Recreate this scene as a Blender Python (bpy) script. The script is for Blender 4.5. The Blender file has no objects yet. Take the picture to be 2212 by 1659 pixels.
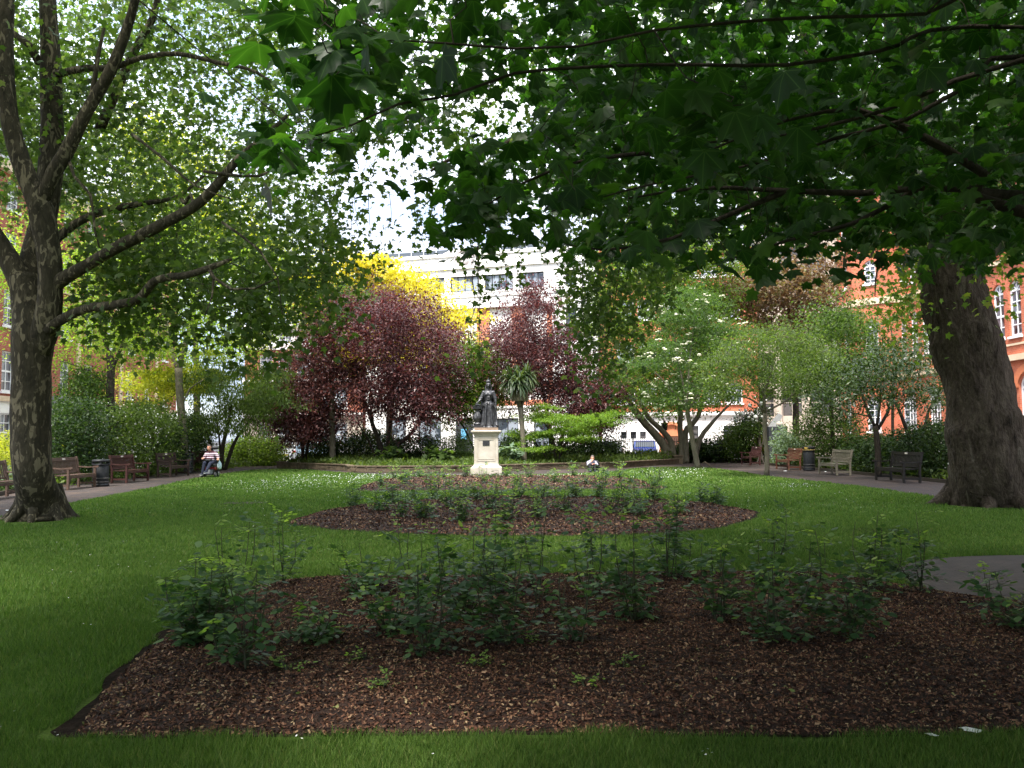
import bpy, math, random
import numpy as np
from mathutils import Vector, Matrix

random.seed(11)
RNG = np.random.default_rng(11)
SC = bpy.context.scene
COL = SC.collection
PI = math.pi

# ------------------------------------------------------------------ camera
FPX = 1840.0                     # focal length in units where the picture is 2212 wide
CX, CY = 1106.0, 829.5
CAMP = np.array([0.0, 0.0, 1.6])
PITCH = math.atan(118.5 / FPX)
ROLL = 0.006
_f = np.array([0, math.cos(PITCH), math.sin(PITCH)])
_u0 = np.array([0, -math.sin(PITCH), math.cos(PITCH)])
_r0 = np.array([1.0, 0, 0])
_u = _u0 * math.cos(ROLL) + _r0 * math.sin(ROLL)
_r = _r0 * math.cos(ROLL) - _u0 * math.sin(ROLL)

def ray(x, y):
    return _f + (x - CX) / FPX * _r + (CY - y) / FPX * _u

def G(x, y, z=0.0):
    d = ray(x, y)
    t = (z - CAMP[2]) / d[2]
    p = CAMP + d * t
    return (float(p[0]), float(p[1]), z)

def P(x, y, Y):
    d = ray(x, y)
    p = CAMP + d * (Y / d[1])
    return (float(p[0]), float(p[1]), float(p[2]))

def project(pts):
    q = np.asarray(pts, float) - CAMP
    w = q @ _f
    ww = np.where(np.abs(w) < 1e-4, 1e-4, w)
    return CX + FPX * (q @ _r) / ww, CY - FPX * (q @ _u) / ww, w

def inpoly(px, py, poly):
    inside = np.zeros(px.shape, bool)
    n = len(poly)
    j = n - 1
    for i in range(n):
        xi, yi = poly[i]; xj, yj = poly[j]
        c = ((yi > py) != (yj > py)) & (px < (xj - xi) * (py - yi) / ((yj - yi) or 1e-9) + xi)
        inside ^= c
        j = i
    return inside

# ------------------------------------------------------------------ objects
def tag(o, label=None, cat=None, group=None, kind=None):
    if label: o['label'] = label
    if cat: o['category'] = cat
    if group: o['group'] = group
    if kind: o['kind'] = kind
    return o

def empty(name, loc, label, cat, group=None, rotz=0.0):
    o = bpy.data.objects.new(name, None)
    COL.objects.link(o)
    o.location = loc
    o.rotation_euler = (0, 0, rotz)
    o.empty_display_size = 0.2
    return tag(o, label, cat, group)

def link(name, me, parent=None, mats=None):
    o = bpy.data.objects.new(name, me)
    COL.objects.link(o)
    if mats is not None:
        for m in (mats if isinstance(mats, (list, tuple)) else [mats]):
            me.materials.append(m)
    if parent is not None:
        o.parent = parent
    return o

def world_child(name, me, parent, mats):
    """mesh built in world coordinates, shifted into the parent's frame (parent unrotated)"""
    n = len(me.vertices)
    co = np.empty(n * 3, np.float32)
    me.vertices.foreach_get('co', co)
    co = co.reshape(-1, 3) - np.array(parent.location, np.float32)
    me.vertices.foreach_set('co', co.ravel())
    me.update()
    return link(name, me, parent, mats)

def copy_tree(o, parent=None):
    c = o.copy()
    COL.objects.link(c)
    c.parent = parent
    for ch in [k for k in bpy.data.objects if k.parent == o]:
        copy_tree(ch, c)
    return c

def mesh_np(name, verts, faces, matidx=None, smooth=False):
    verts = np.asarray(verts, np.float32)
    faces = np.asarray(faces, np.int32)
    k = faces.shape[1]
    me = bpy.data.meshes.new(name)
    me.vertices.add(len(verts))
    me.vertices.foreach_set('co', verts.ravel())
    me.loops.add(faces.size)
    me.loops.foreach_set('vertex_index', faces.ravel())
    me.polygons.add(len(faces))
    me.polygons.foreach_set('loop_start', np.arange(0, faces.size, k, dtype=np.int32))
    if matidx is not None:
        me.polygons.foreach_set('material_index', np.asarray(matidx, np.int32))
    if smooth:
        me.polygons.foreach_set('use_smooth', np.ones(len(faces), bool))
    me.update(calc_edges=True)
    return me

class MB:
    """collects boxes, tubes, lathes and prisms for ONE mesh"""
    def __init__(self):
        self.v = []; self.f = []; self.m = []; self.s = []
    def add(self, vs, fs, mi=0, smooth=False):
        b = len(self.v)
        self.v.extend([tuple(map(float, p)) for p in vs])
        for f in fs:
            self.f.append(tuple(b + i for i in f)); self.m.append(mi); self.s.append(smooth)
    def box(self, x0, x1, y0, y1, z0, z1, mi=0, M=None, taper=None):
        vs = [(x0, y0, z0), (x1, y0, z0), (x1, y1, z0), (x0, y1, z0), (x0, y0, z1), (x1, y0, z1), (x1, y1, z1), (x0, y1, z1)]
        if taper:
            cx, cy = (x0 + x1) / 2, (y0 + y1) / 2
            vs = vs[:4] + [(cx + (x - cx) * taper, cy + (y - cy) * taper, z) for x, y, z in vs[4:]]
        if M is not None: vs = [tuple(M @ Vector(p)) for p in vs]
        self.add(vs, [(0, 3, 2, 1), (4, 5, 6, 7), (0, 1, 5, 4), (1, 2, 6, 5), (2, 3, 7, 6), (3, 0, 4, 7)], mi)
    def beam(self, p0, p1, w, h, mi=0, up=(0, 0, 1)):
        p0 = Vector(p0); p1 = Vector(p1); d = (p1 - p0)
        L = d.length; d.normalize()
        s = d.cross(Vector(up)); s = s.normalized() if s.length > 1e-4 else Vector((1, 0, 0))
        t = s.cross(d).normalized()
        vs = []
        for q in (p0, p1):
            for a, b in ((-1, -1), (1, -1), (1, 1), (-1, 1)):
                vs.append(q + s * (a * w / 2) + t * (b * h / 2))
        self.add(vs, [(0, 1, 2, 3), (7, 6, 5, 4), (0, 4, 5, 1), (1, 5, 6, 2), (2, 6, 7, 3), (3, 7, 4, 0)], mi)
    def tube(self, pts, radii, n=8, mi=0, cap=True, lump=0.0, flare=None):
        pts = [Vector(p) for p in pts]
        rings = []
        prev = None
        for i, p in enumerate(pts):
            d = (pts[min(i + 1, len(pts) - 1)] - pts[max(i - 1, 0)])
            if d.length < 1e-6: d = Vector((0, 0, 1))
            d.normalize()
            if prev is None:
                a = Vector((1, 0, 0)) if abs(d.x) < 0.8 else Vector((0, 1, 0))
                s = a - d * a.dot(d)
            else:
                s = prev - d * prev.dot(d)
            s.normalize(); prev = s
            t = d.cross(s)
            r = radii[i]
            ring = []
            for k in range(n):
                th = 2 * PI * k / n
                rr = r
                if lump:
                    rr *= 1 + lump * lumpy(p.x * 1.3 + math.cos(th) * .9, p.y * 1.3 + math.sin(th) * .9, p.z)
                if flare:
                    rr *= 1 + flare(i, th)
                ring.append(p + s * (rr * math.cos(th)) + t * (rr * math.sin(th)))
            rings.append(ring)
        vs = [q for r_ in rings for q in r_]
        fs = []
        for i in range(len(rings) - 1):
            for k in range(n):
                a = i * n + k; b = i * n + (k + 1) % n
                fs.append((a, b, b + n, a + n))
        if cap:
            fs.append(tuple(reversed(range(n))))
            fs.append(tuple((len(rings) - 1) * n + k for k in range(n)))
        self.add(vs, fs, mi, True)
    def lathe(self, prof, n=24, c=(0, 0, 0), mi=0, sx=1.0, sy=1.0, mod=None):
        vs = []
        for i, (r, z) in enumerate(prof):
            for k in range(n):
                th = 2 * PI * k / n
                rr = r * (mod(th, z, r) if mod else 1)
                vs.append((c[0] + rr * sx * math.cos(th), c[1] + rr * sy * math.sin(th), c[2] + z))
        fs = []
        for i in range(len(prof) - 1):
            for k in range(n):
                a = i * n + k; b = i * n + (k + 1) % n
                fs.append((a, b, b + n, a + n))
        fs.append(tuple(reversed(range(n))))
        fs.append(tuple((len(prof) - 1) * n + k for k in range(n)))
        self.add(vs, fs, mi, True)
    def ball(self, c, r, n=12, m=8, mi=0, sc=(1, 1, 1)):
        prof = [(max(1e-4, math.sin(PI * i / m)), -math.cos(PI * i / m)) for i in range(m + 1)]
        vs = []
        for rr, z in prof:
            for k in range(n):
                th = 2 * PI * k / n
                vs.append((c[0] + r * sc[0] * rr * math.cos(th), c[1] + r * sc[1] * rr * math.sin(th), c[2] + r * sc[2] * z))
        fs = []
        for i in range(m):
            for k in range(n):
                a = i * n + k; b = i * n + (k + 1) % n
                fs.append((a, b, b + n, a + n))
        self.add(vs, fs, mi, True)
    def capsule(self, p0, p1, r0, r1, n=10, mi=0):
        p0 = Vector(p0); p1 = Vector(p1); d = p1 - p0
        L = d.length
        d = d.normalized() if L > 1e-6 else Vector((0, 0, 1))
        pts = []; rad = []
        for a in (-85, -60, -30):
            pts.append(p0 + d * (r0 * math.sin(math.radians(a)))); rad.append(r0 * math.cos(math.radians(a)))
        for t in (0, .5, 1):
            pts.append(p0 + (p1 - p0) * t); rad.append(r0 + (r1 - r0) * t)
        for a in (30, 60, 85):
            pts.append(p1 + d * (r1 * math.sin(math.radians(a)))); rad.append(r1 * math.cos(math.radians(a)))
        self.tube(pts, rad, n, mi)
    def prism(self, poly, z0, z1, mi=0):
        n = len(poly)
        vs = [(x, y, z0) for x, y in poly] + [(x, y, z1) for x, y in poly]
        fs = [tuple(reversed(range(n))), tuple(range(n, 2 * n))]
        for i in range(n):
            j = (i + 1) % n
            fs.append((i, j, j + n, i + n))
        self.add(vs, fs, mi)
    def mesh(self, name):
        me = bpy.data.meshes.new(name)
        me.from_pydata(self.v, [], self.f)
        me.polygons.foreach_set('material_index', self.m)
        me.polygons.foreach_set('use_smooth', self.s)
        me.update()
        return me
    def build(self, name, mats, parent=None, bevel=0.0):
        o = link(name, self.mesh(name), parent, mats)
        if bevel:
            b = o.modifiers.new('bevel', 'BEVEL'); b.width = bevel; b.segments = 2; b.limit_method = 'ANGLE'
        return o

def lumpy(x, y, z):
    return (math.sin(x * 2.1 + y * 1.7 + z * 3.1) + math.sin(x * 4.3 - z * 2.2 + 1.3) * .6 + math.sin(y * 5.1 + z * 5.7 + 2.1) * .5 + math.sin(z * 11 + x * 3) * .25) / 2.3

def catmull(pts, step=0.3, vals=None):
    pts = [np.array(p, float) for p in pts]
    n = len(pts)
    if vals is None: vals = [0.0] * n
    out = []; ov = []
    for i in range(n - 1):
        p0 = pts[max(i - 1, 0)]; p1 = pts[i]; p2 = pts[i + 1]; p3 = pts[min(i + 2, n - 1)]
        L = np.linalg.norm(p2 - p1)
        k = max(1, int(L / step))
        for j in range(k):
            t = j / k
            out.append(0.5 * ((2 * p1) + (-p0 + p2) * t + (2 * p0 - 5 * p1 + 4 * p2 - p3) * t * t + (-p0 + 3 * p1 - 3 * p2 + p3) * t ** 3))
            ov.append(vals[i] + (vals[i + 1] - vals[i]) * t)
    out.append(pts[-1]); ov.append(vals[-1])
    return out, ov

SUN_EL, SUN_AZ = math.radians(63), math.radians(205)   # azimuth clockwise from +Y: behind the camera, a little to the left
def shadow_xy(p, z=0.0):
    k = (p[:, 2] - z) / math.tan(SUN_EL)
    return p[:, 0] - k * math.sin(SUN_AZ), p[:, 1] - k * math.cos(SUN_AZ)
def cut_sun_gaps(p):
    """drops unseen clumps so the sun reaches the far lawn and the outermost maple spray"""
    sx, sy = shadow_xy(p)
    a = (sy > 23.5) & (sy < 48) & (np.abs(sx) < 9.5)
    tx, ty = shadow_xy(p, 2.9)
    b = (tx > -2.4) & (tx < -.2) & (ty > 2.0) & (ty < 4.4) & (p[:, 2] > 3.5)
    return p[~((a | b) & (RNG.uniform(0, 1, len(p)) < .93))]  # gaps shaped into the out-of-view crowns to let sunlight through

# ------------------------------------------------------------------ materials
def new_mat(name):
    m = bpy.data.materials.new(name)
    m.use_nodes = True
    nt = m.node_tree
    for n in list(nt.nodes): nt.nodes.remove(n)
    out = nt.nodes.new('ShaderNodeOutputMaterial')
    return m, nt, out

def N(nt, t, **kw):
    n = nt.nodes.new(t)
    for k, v in kw.items():
        if k in n.inputs: n.inputs[k].default_value = v
        else: setattr(n, k, v)
    return n

def ramp(nt, fac, stops):
    r = nt.nodes.new('ShaderNodeValToRGB')
    e = r.color_ramp.elements
    while len(e) < len(stops): e.new(0.5)
    for i, (p, c) in enumerate(stops):
        e[i].position = p; e[i].color = (*c, 1)
    nt.links.new(fac, r.inputs[0])
    return r.outputs[0]

def pmat(name, stops, scale=4.0, detail=6.0, rough=0.8, bump=0.0, bscale=None, spec=0.3, stretch=None, metal=0.0, scale2=None, dirt=None):
    """noise-driven colour + bump on object coordinates"""
    m, nt, out = new_mat(name)
    L = nt.links
    tc = N(nt, 'ShaderNodeTexCoord')
    vec = tc.outputs['Object']
    if stretch:
        mp = N(nt, 'ShaderNodeMapping'); mp.inputs['Scale'].default_value = stretch
        L.new(vec, mp.inputs[0]); vec = mp.outputs[0]
    nz = N(nt, 'ShaderNodeTexNoise', Scale=scale, Detail=detail, Roughness=0.6)
    L.new(vec, nz.inputs['Vector'])
    col = ramp(nt, nz.outputs[0], stops)
    if dirt:
        nz2 = N(nt, 'ShaderNodeTexNoise', Scale=dirt[0], Detail=4.0)
        L.new(vec, nz2.inputs['Vector'])
        f = ramp(nt, nz2.outputs[0], [(dirt[1], (0, 0, 0)), (dirt[2], (1, 1, 1))])
        mx = N(nt, 'ShaderNodeMixRGB'); L.new(f, mx.inputs[0]); L.new(col, mx.inputs[1]); mx.inputs[2].default_value = (*dirt[3], 1)
        col = mx.outputs[0]
    b = N(nt, 'ShaderNodeBsdfPrincipled', Roughness=rough, Metallic=metal)
    b.inputs['Specular IOR Level'].default_value = spec
    L.new(col, b.inputs['Base Color'])
    if bump:
        nb = N(nt, 'ShaderNodeTexNoise', Scale=bscale or scale * 4, Detail=6.0)
        L.new(vec, nb.inputs['Vector'])
        bp = N(nt, 'ShaderNodeBump', Strength=min(1, bump), Distance=0.02 if bump <= 1 else 0.02 * bump)
        L.new(nb.outputs[0], bp.inputs['Height']); L.new(bp.outputs[0], b.inputs['Normal'])
    L.new(b.outputs[0], out.inputs[0])
    return m

def g3(c, k=0.75):
    return [(0.3, tuple(x * k for x in c)), (0.7, tuple(min(1, x / k ** .6) for x in c))]

def flat(name, c, rough=0.6, spec=0.3, metal=0.0, var=0.85, scale=6.0, bump=0.0):
    return pmat(name, g3(c, var), scale=scale, rough=rough, spec=spec, metal=metal, bump=bump)

def leafmat(name, stops, trans=0.4, tcol=None, rough=0.55, spec=0.2):
    m, nt, out = new_mat(name)
    L = nt.links
    ge = N(nt, 'ShaderNodeNewGeometry')
    col = ramp(nt, ge.outputs['Random Per Island'], stops)
    b = N(nt, 'ShaderNodeBsdfPrincipled', Roughness=rough)
    b.inputs['Specular IOR Level'].default_value = spec
    L.new(col, b.inputs['Base Color'])
    t = N(nt, 'ShaderNodeBsdfTranslucent')
    mx = N(nt, 'ShaderNodeMixRGB', blend_type='MULTIPLY'); mx.inputs[0].default_value = 1.0
    L.new(col, mx.inputs[1]); mx.inputs[2].default_value = (*(tcol or (2.2, 2.4, 0.9)), 1)
    L.new(mx.outputs[0], t.inputs['Color'])
    ms = N(nt, 'ShaderNodeMixShader'); ms.inputs[0].default_value = trans
    L.new(b.outputs[0], ms.inputs[1]); L.new(t.outputs[0], ms.inputs[2])
    L.new(ms.outputs[0], out.inputs[0])
    return m

# ------------------------------------------------------------------ leaves
def mirror(half):
    return half + [(-x, y) for x, y in reversed(half) if abs(x) > 1e-6]

def fan(outline, centre, fold=0.18, droop=0.18):
    v = [(centre[0], centre[1])] + outline
    v3 = [(x, y, -fold * abs(x) - droop * y * y) for x, y in v]
    v3[0] = (v3[0][0], v3[0][1], v3[0][2] + 0.02)
    n = len(outline)
    return np.array(v3), np.array([(0, 1 + i, 1 + (i + 1) % n) for i in range(n)])

T_MAPLE = fan(mirror([(0, 0.02), (.18, -.08), (.42, -.04), (.34, .13), (.50, .20), (.66, .50), (.44, .46), (.27, .52), (.26, .70), (.13, .72), (0, 1.0)]), (0, .32), .22, .16)
T_PLANE = fan(mirror([(0, 0), (.40, -.02), (.30, .18), (.60, .46), (.24, .54), (0, 1.0)]), (0, .34), .2, .2)
_o = [(0, 0, 0), (.27, .45, -.07), (0, 1, -.12), (-.27, .45, -.07)]
T_OVAL = (np.array(_o), np.array([(0, 1, 2), (0, 2, 3)]))
_o = [(0, 0, 0), (.16, .45, -.03), (0, 1, -.15), (-.16, .45, -.03)]
T_LANCE = (np.array(_o), np.array([(0, 1, 2), (0, 2, 3)]))
_o = [(0, .05, 0), (.30, .22, -.06), (.36, .52, -.08), (.2, .82, -.08), (0, 1.02, -.13), (-.2, .82, -.08), (-.36, .52, -.08), (-.30, .22, -.06)]
T_ROSE = (np.array(_o), np.array([(0, 1, 2), (0, 2, 3), (0, 3, 4), (0, 4, 5), (0, 5, 6), (0, 6, 7)]))

def frames(n, tilt_mean=-15, tilt_sd=28, roll_sd=30, yaw=None):
    yaw = RNG.uniform(0, 2 * PI, n) if yaw is None else yaw
    el = np.radians(RNG.normal(tilt_mean, tilt_sd, n))
    rl = np.radians(RNG.normal(0, roll_sd, n))
    d = np.stack([np.cos(yaw) * np.cos(el), np.sin(yaw) * np.cos(el), np.sin(el)], 1)
    s = np.stack([np.sin(yaw), -np.cos(yaw), np.zeros(n)], 1)
    nn = np.cross(s, d)
    c = np.cos(rl)[:, None]; q = np.sin(rl)[:, None]
    s2 = s * c + nn * q
    n2 = nn * c - s * q
    return s2, d, n2

def scatter(pos, size, tmpl, fr):
    tv, tf = tmpl
    s, d, n = fr
    pos = np.asarray(pos); N_ = len(pos)
    size = np.broadcast_to(size, (N_,)).reshape(-1, 1, 1)
    v = (tv[None, :, 0:1] * s[:, None, :] + tv[None, :, 1:2] * d[:, None, :] + tv[None, :, 2:3] * n[:, None, :]) * size + pos[:, None, :]
    f = tf[None] + (np.arange(N_) * len(tv))[:, None, None]
    return v.reshape(-1, 3), f.reshape(-1, tf.shape[1])

def poly_clumps(poly, d0, d1, n, dens=None):
    """clump centres in the cone seen through a picture polygon, between two distances"""
    poly = list(poly)
    xs = [p[0] for p in poly]; ys = [p[1] for p in poly]
    out = []
    while len(out) < n:
        x = RNG.uniform(min(xs), max(xs), 400); y = RNG.uniform(min(ys), max(ys), 400)
        ok = inpoly(x, y, poly)
        for a, b in zip(x[ok], y[ok]):
            Y = RNG.uniform(d0, d1)
            p = P(a, b, Y)
            if p[2] > 0.15: out.append(p)
            if len(out) >= n: break
    return np.array(out)

def ell_clumps(c, r, n, shell=0.45):
    d = RNG.normal(size=(n, 3)); d /= np.linalg.norm(d, axis=1)[:, None]
    rad = RNG.uniform(shell ** 3, 1, n) ** (1 / 3)
    # lumpy outline
    k = 1 + 0.18 * np.sin(d[:, 0] * 5 + c[0]) * np.sin(d[:, 1] * 4 + 1) + 0.12 * np.sin(d[:, 2] * 7 + c[1])
    return np.array(c) + d * (rad * k)[:, None] * np.array(r)

def leaf_positions(cl, per, sd):
    n = len(cl) * per
    base = np.repeat(cl, per, axis=0)
    return base + RNG.normal(size=(n, 3)) * np.array(sd)

def grow(mb, limbs, clumps, r_tip=0.004, r_k=0.006, sides=4, minstep=0.5, sag=0.05, mi=0, rmax=0.05):
    """limbs: list of (points, radii) already in mb.  Joins every clump to the nearest wood with thin twigs."""
    nodes = []; nr = []
    for pts, rad in limbs:
        for p, r in zip(pts, rad):
            nodes.append(np.array(p, float)); nr.append(r)
    A = np.array(nodes)
    cl = np.asarray(clumps)
    if len(cl) == 0: return
    d0 = np.array([np.min(np.sum((A - c) ** 2, 1)) for c in cl])
    order = np.argsort(d0)
    buf = np.zeros((len(A) + len(cl) * 3, 3)); buf[:len(A)] = A; n = len(A)
    rb = np.zeros(len(buf)); rb[:n] = nr
    for i in order:
        c = cl[i]
        dd = np.sum((buf[:n] - c) ** 2, 1)
        j = int(np.argmin(dd)); L = math.sqrt(dd[j])
        if L < 0.02: continue
        a = buf[j]; r0 = min(rmax, rb[j] * .8, r_tip + r_k * L)
        m1 = a + (c - a) * .33 + RNG.normal(size=3) * L * .07 + np.array([0, 0, sag * L])
        m2 = a + (c - a) * .66 + RNG.normal(size=3) * L * .07 + np.array([0, 0, sag * L * .8])
        rr = [r0, r0 * .8 + r_tip * .2, r0 * .5 + r_tip * .5, r_tip]
        mb.tube([a, m1, m2, c], rr, sides, mi, cap=False)
        for q, r in ((m1, rr[1]), (m2, rr[2]), (c, max(r_tip, rr[3]))):
            buf[n] = q; rb[n] = max(r, r_tip * 1.2); n += 1

def limb(mb, pts, r, n=8, step=0.35, lump=0.06, mi=0, flare=None, cap=True):
    p, v = catmull(pts, step, r)
    mb.tube(p, v, n, mi, cap=cap, lump=lump, flare=flare)
    return (p, v)

def make_tree(name, label, cat, base, limbs, clumps, per, sd, leaf, size, leaf_mat, bark, group=None,
              tilt=(-15, 28, 30), twig=(0.004, 0.006), size_var=0.25, extra=None, trunk_n=10, mask=None, sag=0.05, rmax=0.05, crown_name='crown'):
    root = empty(name, base, label, cat, group)
    mb = MB(); L = []
    for i, (pts, rad) in enumerate(limbs):
        L.append(limb(mb, pts, rad, n=trunk_n if rad[0] > 0.05 else 6))
    grow(mb, L, clumps, twig[0], twig[1], sag=sag, rmax=rmax)
    world_child('trunk', mb.mesh('trunk'), root, bark)
    pos = leaf_positions(clumps, per, sd)
    if mask is not None:
        pos = pos[mask(pos)]
    pos = pos[pos[:, 2] > 0.03]
    s = size * RNG.uniform(1 - size_var, 1 + size_var, len(pos))
    v, f = scatter(pos, s, leaf, frames(len(pos), *tilt))
    world_child(crown_name, mesh_np('crown', v, f), root, leaf_mat)
    return root
# ------------------------------------------------------------------ ground materials
def lawn_material():
    m, nt, out = new_mat('lawn')
    L = nt.links
    tc = N(nt, 'ShaderNodeTexCoord')
    n1 = N(nt, 'ShaderNodeTexNoise', Scale=0.55, Detail=5.0); L.new(tc.outputs['Object'], n1.inputs['Vector'])
    n2 = N(nt, 'ShaderNodeTexNoise', Scale=45.0, Detail=5.0, Roughness=.7); L.new(tc.outputs['Object'], n2.inputs['Vector'])
    n3 = N(nt, 'ShaderNodeTexNoise', Scale=5.0, Detail=4.0); L.new(tc.outputs['Object'], n3.inputs['Vector'])
    a = ramp(nt, n2.outputs[0], [(.3, (.040, .066, .013)), (.5, (.082, .138, .025)), (.72, (.145, .22, .044))])
    b = ramp(nt, n1.outputs[0], [(.35, (.75, .80, .8)), (.65, (1.15, 1.12, 1.0))])
    mx = N(nt, 'ShaderNodeMixRGB', blend_type='MULTIPLY'); mx.inputs[0].default_value = 1
    L.new(a, mx.inputs[1]); L.new(b, mx.inputs[2])
    f = ramp(nt, n3.outputs[0], [(.64, (0, 0, 0)), (.76, (1, 1, 1))])
    m2 = N(nt, 'ShaderNodeMixRGB'); L.new(f, m2.inputs[0]); L.new(mx.outputs[0], m2.inputs[1]); m2.inputs[2].default_value = (.045, .042, .020, 1)
    p = N(nt, 'ShaderNodeBsdfPrincipled', Roughness=.9); p.inputs['Specular IOR Level'].default_value = .1
    L.new(m2.outputs[0], p.inputs['Base Color'])
    bp = N(nt, 'ShaderNodeBump', Strength=.9, Distance=.03); L.new(n2.outputs[0], bp.inputs['Height']); L.new(bp.outputs[0], p.inputs['Normal'])
    L.new(p.outputs[0], out.inputs[0])
    return m

M_LAWN = lawn_material()
M_SOIL = pmat('dark_soil', [(.3, (.009, .006, .005)), (.7, (.030, .020, .014))], scale=9, rough=.95, bump=1, bscale=30, spec=.05)
M_MULCH = pmat('bark_mulch', [(.3, (.006, .003, .002)), (.5, (.030, .015, .010)), (.75, (.085, .042, .026))], scale=38, detail=8, rough=.9, bump=2.0, bscale=45)  # near-black tones put the shade of gaps between chips into the colour
M_PATH = pmat('tarmac_path', [(.25, (.026, .019, .018)), (.6, (.048, .037, .034)), (.8, (.085, .064, .055))], scale=14, detail=9, rough=.9, bump=.5, bscale=120, dirt=(1.5, .5, .75, (.085, .055, .04)))
M_ROAD = pmat('road_asphalt', [(.3, (.10, .10, .105)), (.7, (.16, .16, .16))], scale=20, rough=.9)
M_PAVE = pmat('pavement_stone', [(.3, (.34, .33, .31)), (.7, (.46, .44, .42))], scale=6, rough=.85)

def sheet(name, poly, z, mat, kind='structure', tess=None):
    import bmesh
    bm = bmesh.new()
    vs = [bm.verts.new((x, y, z)) for x, y in poly]
    bm.faces.new(vs)
    bmesh.ops.triangulate(bm, faces=bm.faces[:])
    me = bpy.data.meshes.new(name); bm.to_mesh(me); bm.free()
    for p in me.polygons:
        if p.normal.z < 0: p.flip()
    o = link(name, me, None, mat)
    return tag(o, kind=kind)

def smooth_closed(pts, step=0.4):
    pts = [np.array(p, float) for p in pts]
    n = len(pts); out = []
    for i in range(n):
        p0, p1, p2, p3 = pts[i - 1], pts[i], pts[(i + 1) % n], pts[(i + 2) % n]
        k = max(1, int(np.linalg.norm(p2 - p1) / step))
        for j in range(k):
            t = j / k
            out.append(0.5 * ((2 * p1) + (-p0 + p2) * t + (2 * p0 - 5 * p1 + 4 * p2 - p3) * t * t + (-p0 + 3 * p1 - 3 * p2 + p3) * t ** 3))
    return [(float(p[0]), float(p[1])) for p in out]

def g2(x, y): return G(x, y)[:2]

# base sheet to the horizon, planting soil, streets round the square
sheet('ground', [(-500, -300), (500, -300), (500, 900), (-500, 900)], -0.06, M_ROAD)
sheet('planting_soil', [(-19.6, -25), (18.9, -25), (18.9, 60), (-19.6, 60)], -0.03, M_SOIL)
mb = MB(); mb.box(-19.9, -19.6, -25, 60.3, -.055, 0.07); mb.box(18.9, 19.2, -25, 60.3, -.055, .07); mb.box(-19.6, 18.9, 60, 60.3, -.055, .07)
tag(mb.build('railing_kerb', M_PAVE), 'low stone kerb under the railings round the garden', 'kerb')
for nm, a in (('pavement', (-24, -20.2, -25, 64)), ('pavement', (19.5, 24, -25, 64)), ('pavement', (-20.2, 19.5, 60.6, 64)), ('pavement', (-40, 40, 69.5, 73))):
    mb = MB(); mb.box(a[0], a[1], a[2], a[3], -.058, .05); tag(mb.build(nm, M_PAVE, bevel=.01), kind='structure')

PATH_OUT = [(-17.5, -20), (-15.9, 10)] + [g2(*p) for p in ((-60, 1085), (115, 1046), (240, 1030), (340, 1020), (430, 1010), (520, 1004), (600, 1003), (609, 1009))] + \
    [g2(*p) for p in ((739, 1014), (764, 1018), (1016, 1017.5), (1220, 1011), (1310, 1009.5), (1465, 1000.5), (1475, 997), (1540, 996), (1600, 998), (1700, 1009), (1800, 1019), (1900, 1029), (2060, 1045))] + [(15.2, 22), (16, 10), (17, -20)]
sheet('path', PATH_OUT, -0.012, M_PATH)
LAWN = [(-10.2, -18), (-10.3, 8)] + [g2(*p) for p in ((-120, 1160), (0, 1118), (135, 1090), (320, 1055), (440, 1030), (560, 1014), (640, 1013), (760, 1022), (900, 1026), (1106, 1026), (1300, 1020), (1380, 1011), (1440, 1008), (1520, 1010), (1600, 1019), (1655, 1028), (1800, 1044), (1900, 1056), (2060, 1078))] + [(11.8, 18), (11.9, 8), (11, -18)]
LAWN = smooth_closed(LAWN, .8)
sheet('lawn', LAWN, 0.0, M_LAWN)

# rose beds: mounded mulch, a cut soil edge round each
BED1 = [g2(*p) for p in ((166, 1586), (172, 1578), (235, 1490), (330, 1400), (430, 1330), (560, 1268), (700, 1250), (1000, 1247), (1300, 1243), (1600, 1240), (1800, 1246), (1960, 1268), (2100, 1290), (2220, 1305), (2400, 1340), (2560, 1420), (2600, 1500), (2400, 1562), (2000, 1590), (1500, 1592), (1100, 1586), (600, 1592), (300, 1596), (185, 1594))]
BED2 = [g2(*p) for p in ((625, 1130), (700, 1106), (785, 1095), (865, 1088), (1024, 1075), (1303, 1077), (1486, 1087), (1570, 1096), (1632, 1108), (1600, 1127), (1500, 1148), (1263, 1158), (1024, 1158), (800, 1150), (680, 1140))]
BED3 = [g2(*p) for p in ((781, 1060), (809, 1042), (896, 1031), (1083, 1030), (1263, 1030), (1366, 1034), (1398, 1046), (1430, 1056), (1263, 1058), (1024, 1059), (865, 1061))]
BED1 = smooth_closed(BED1, .15); BED2 = smooth_closed(BED2, .3); BED3 = smooth_closed(BED3, .4)

def dist_to_poly(X, Y, poly):
    P0 = np.array(poly); P1 = np.roll(P0, -1, 0)
    best = np.full(X.shape, 1e9)
    for a, b in zip(P0, P1):
        d = b - a; L2 = max(1e-9, d @ d)
        t = np.clip(((X - a[0]) * d[0] + (Y - a[1]) * d[1]) / L2, 0, 1)
        best = np.minimum(best, (X - a[0] - t * d[0]) ** 2 + (Y - a[1] - t * d[1]) ** 2)
    return np.sqrt(best)

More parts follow.
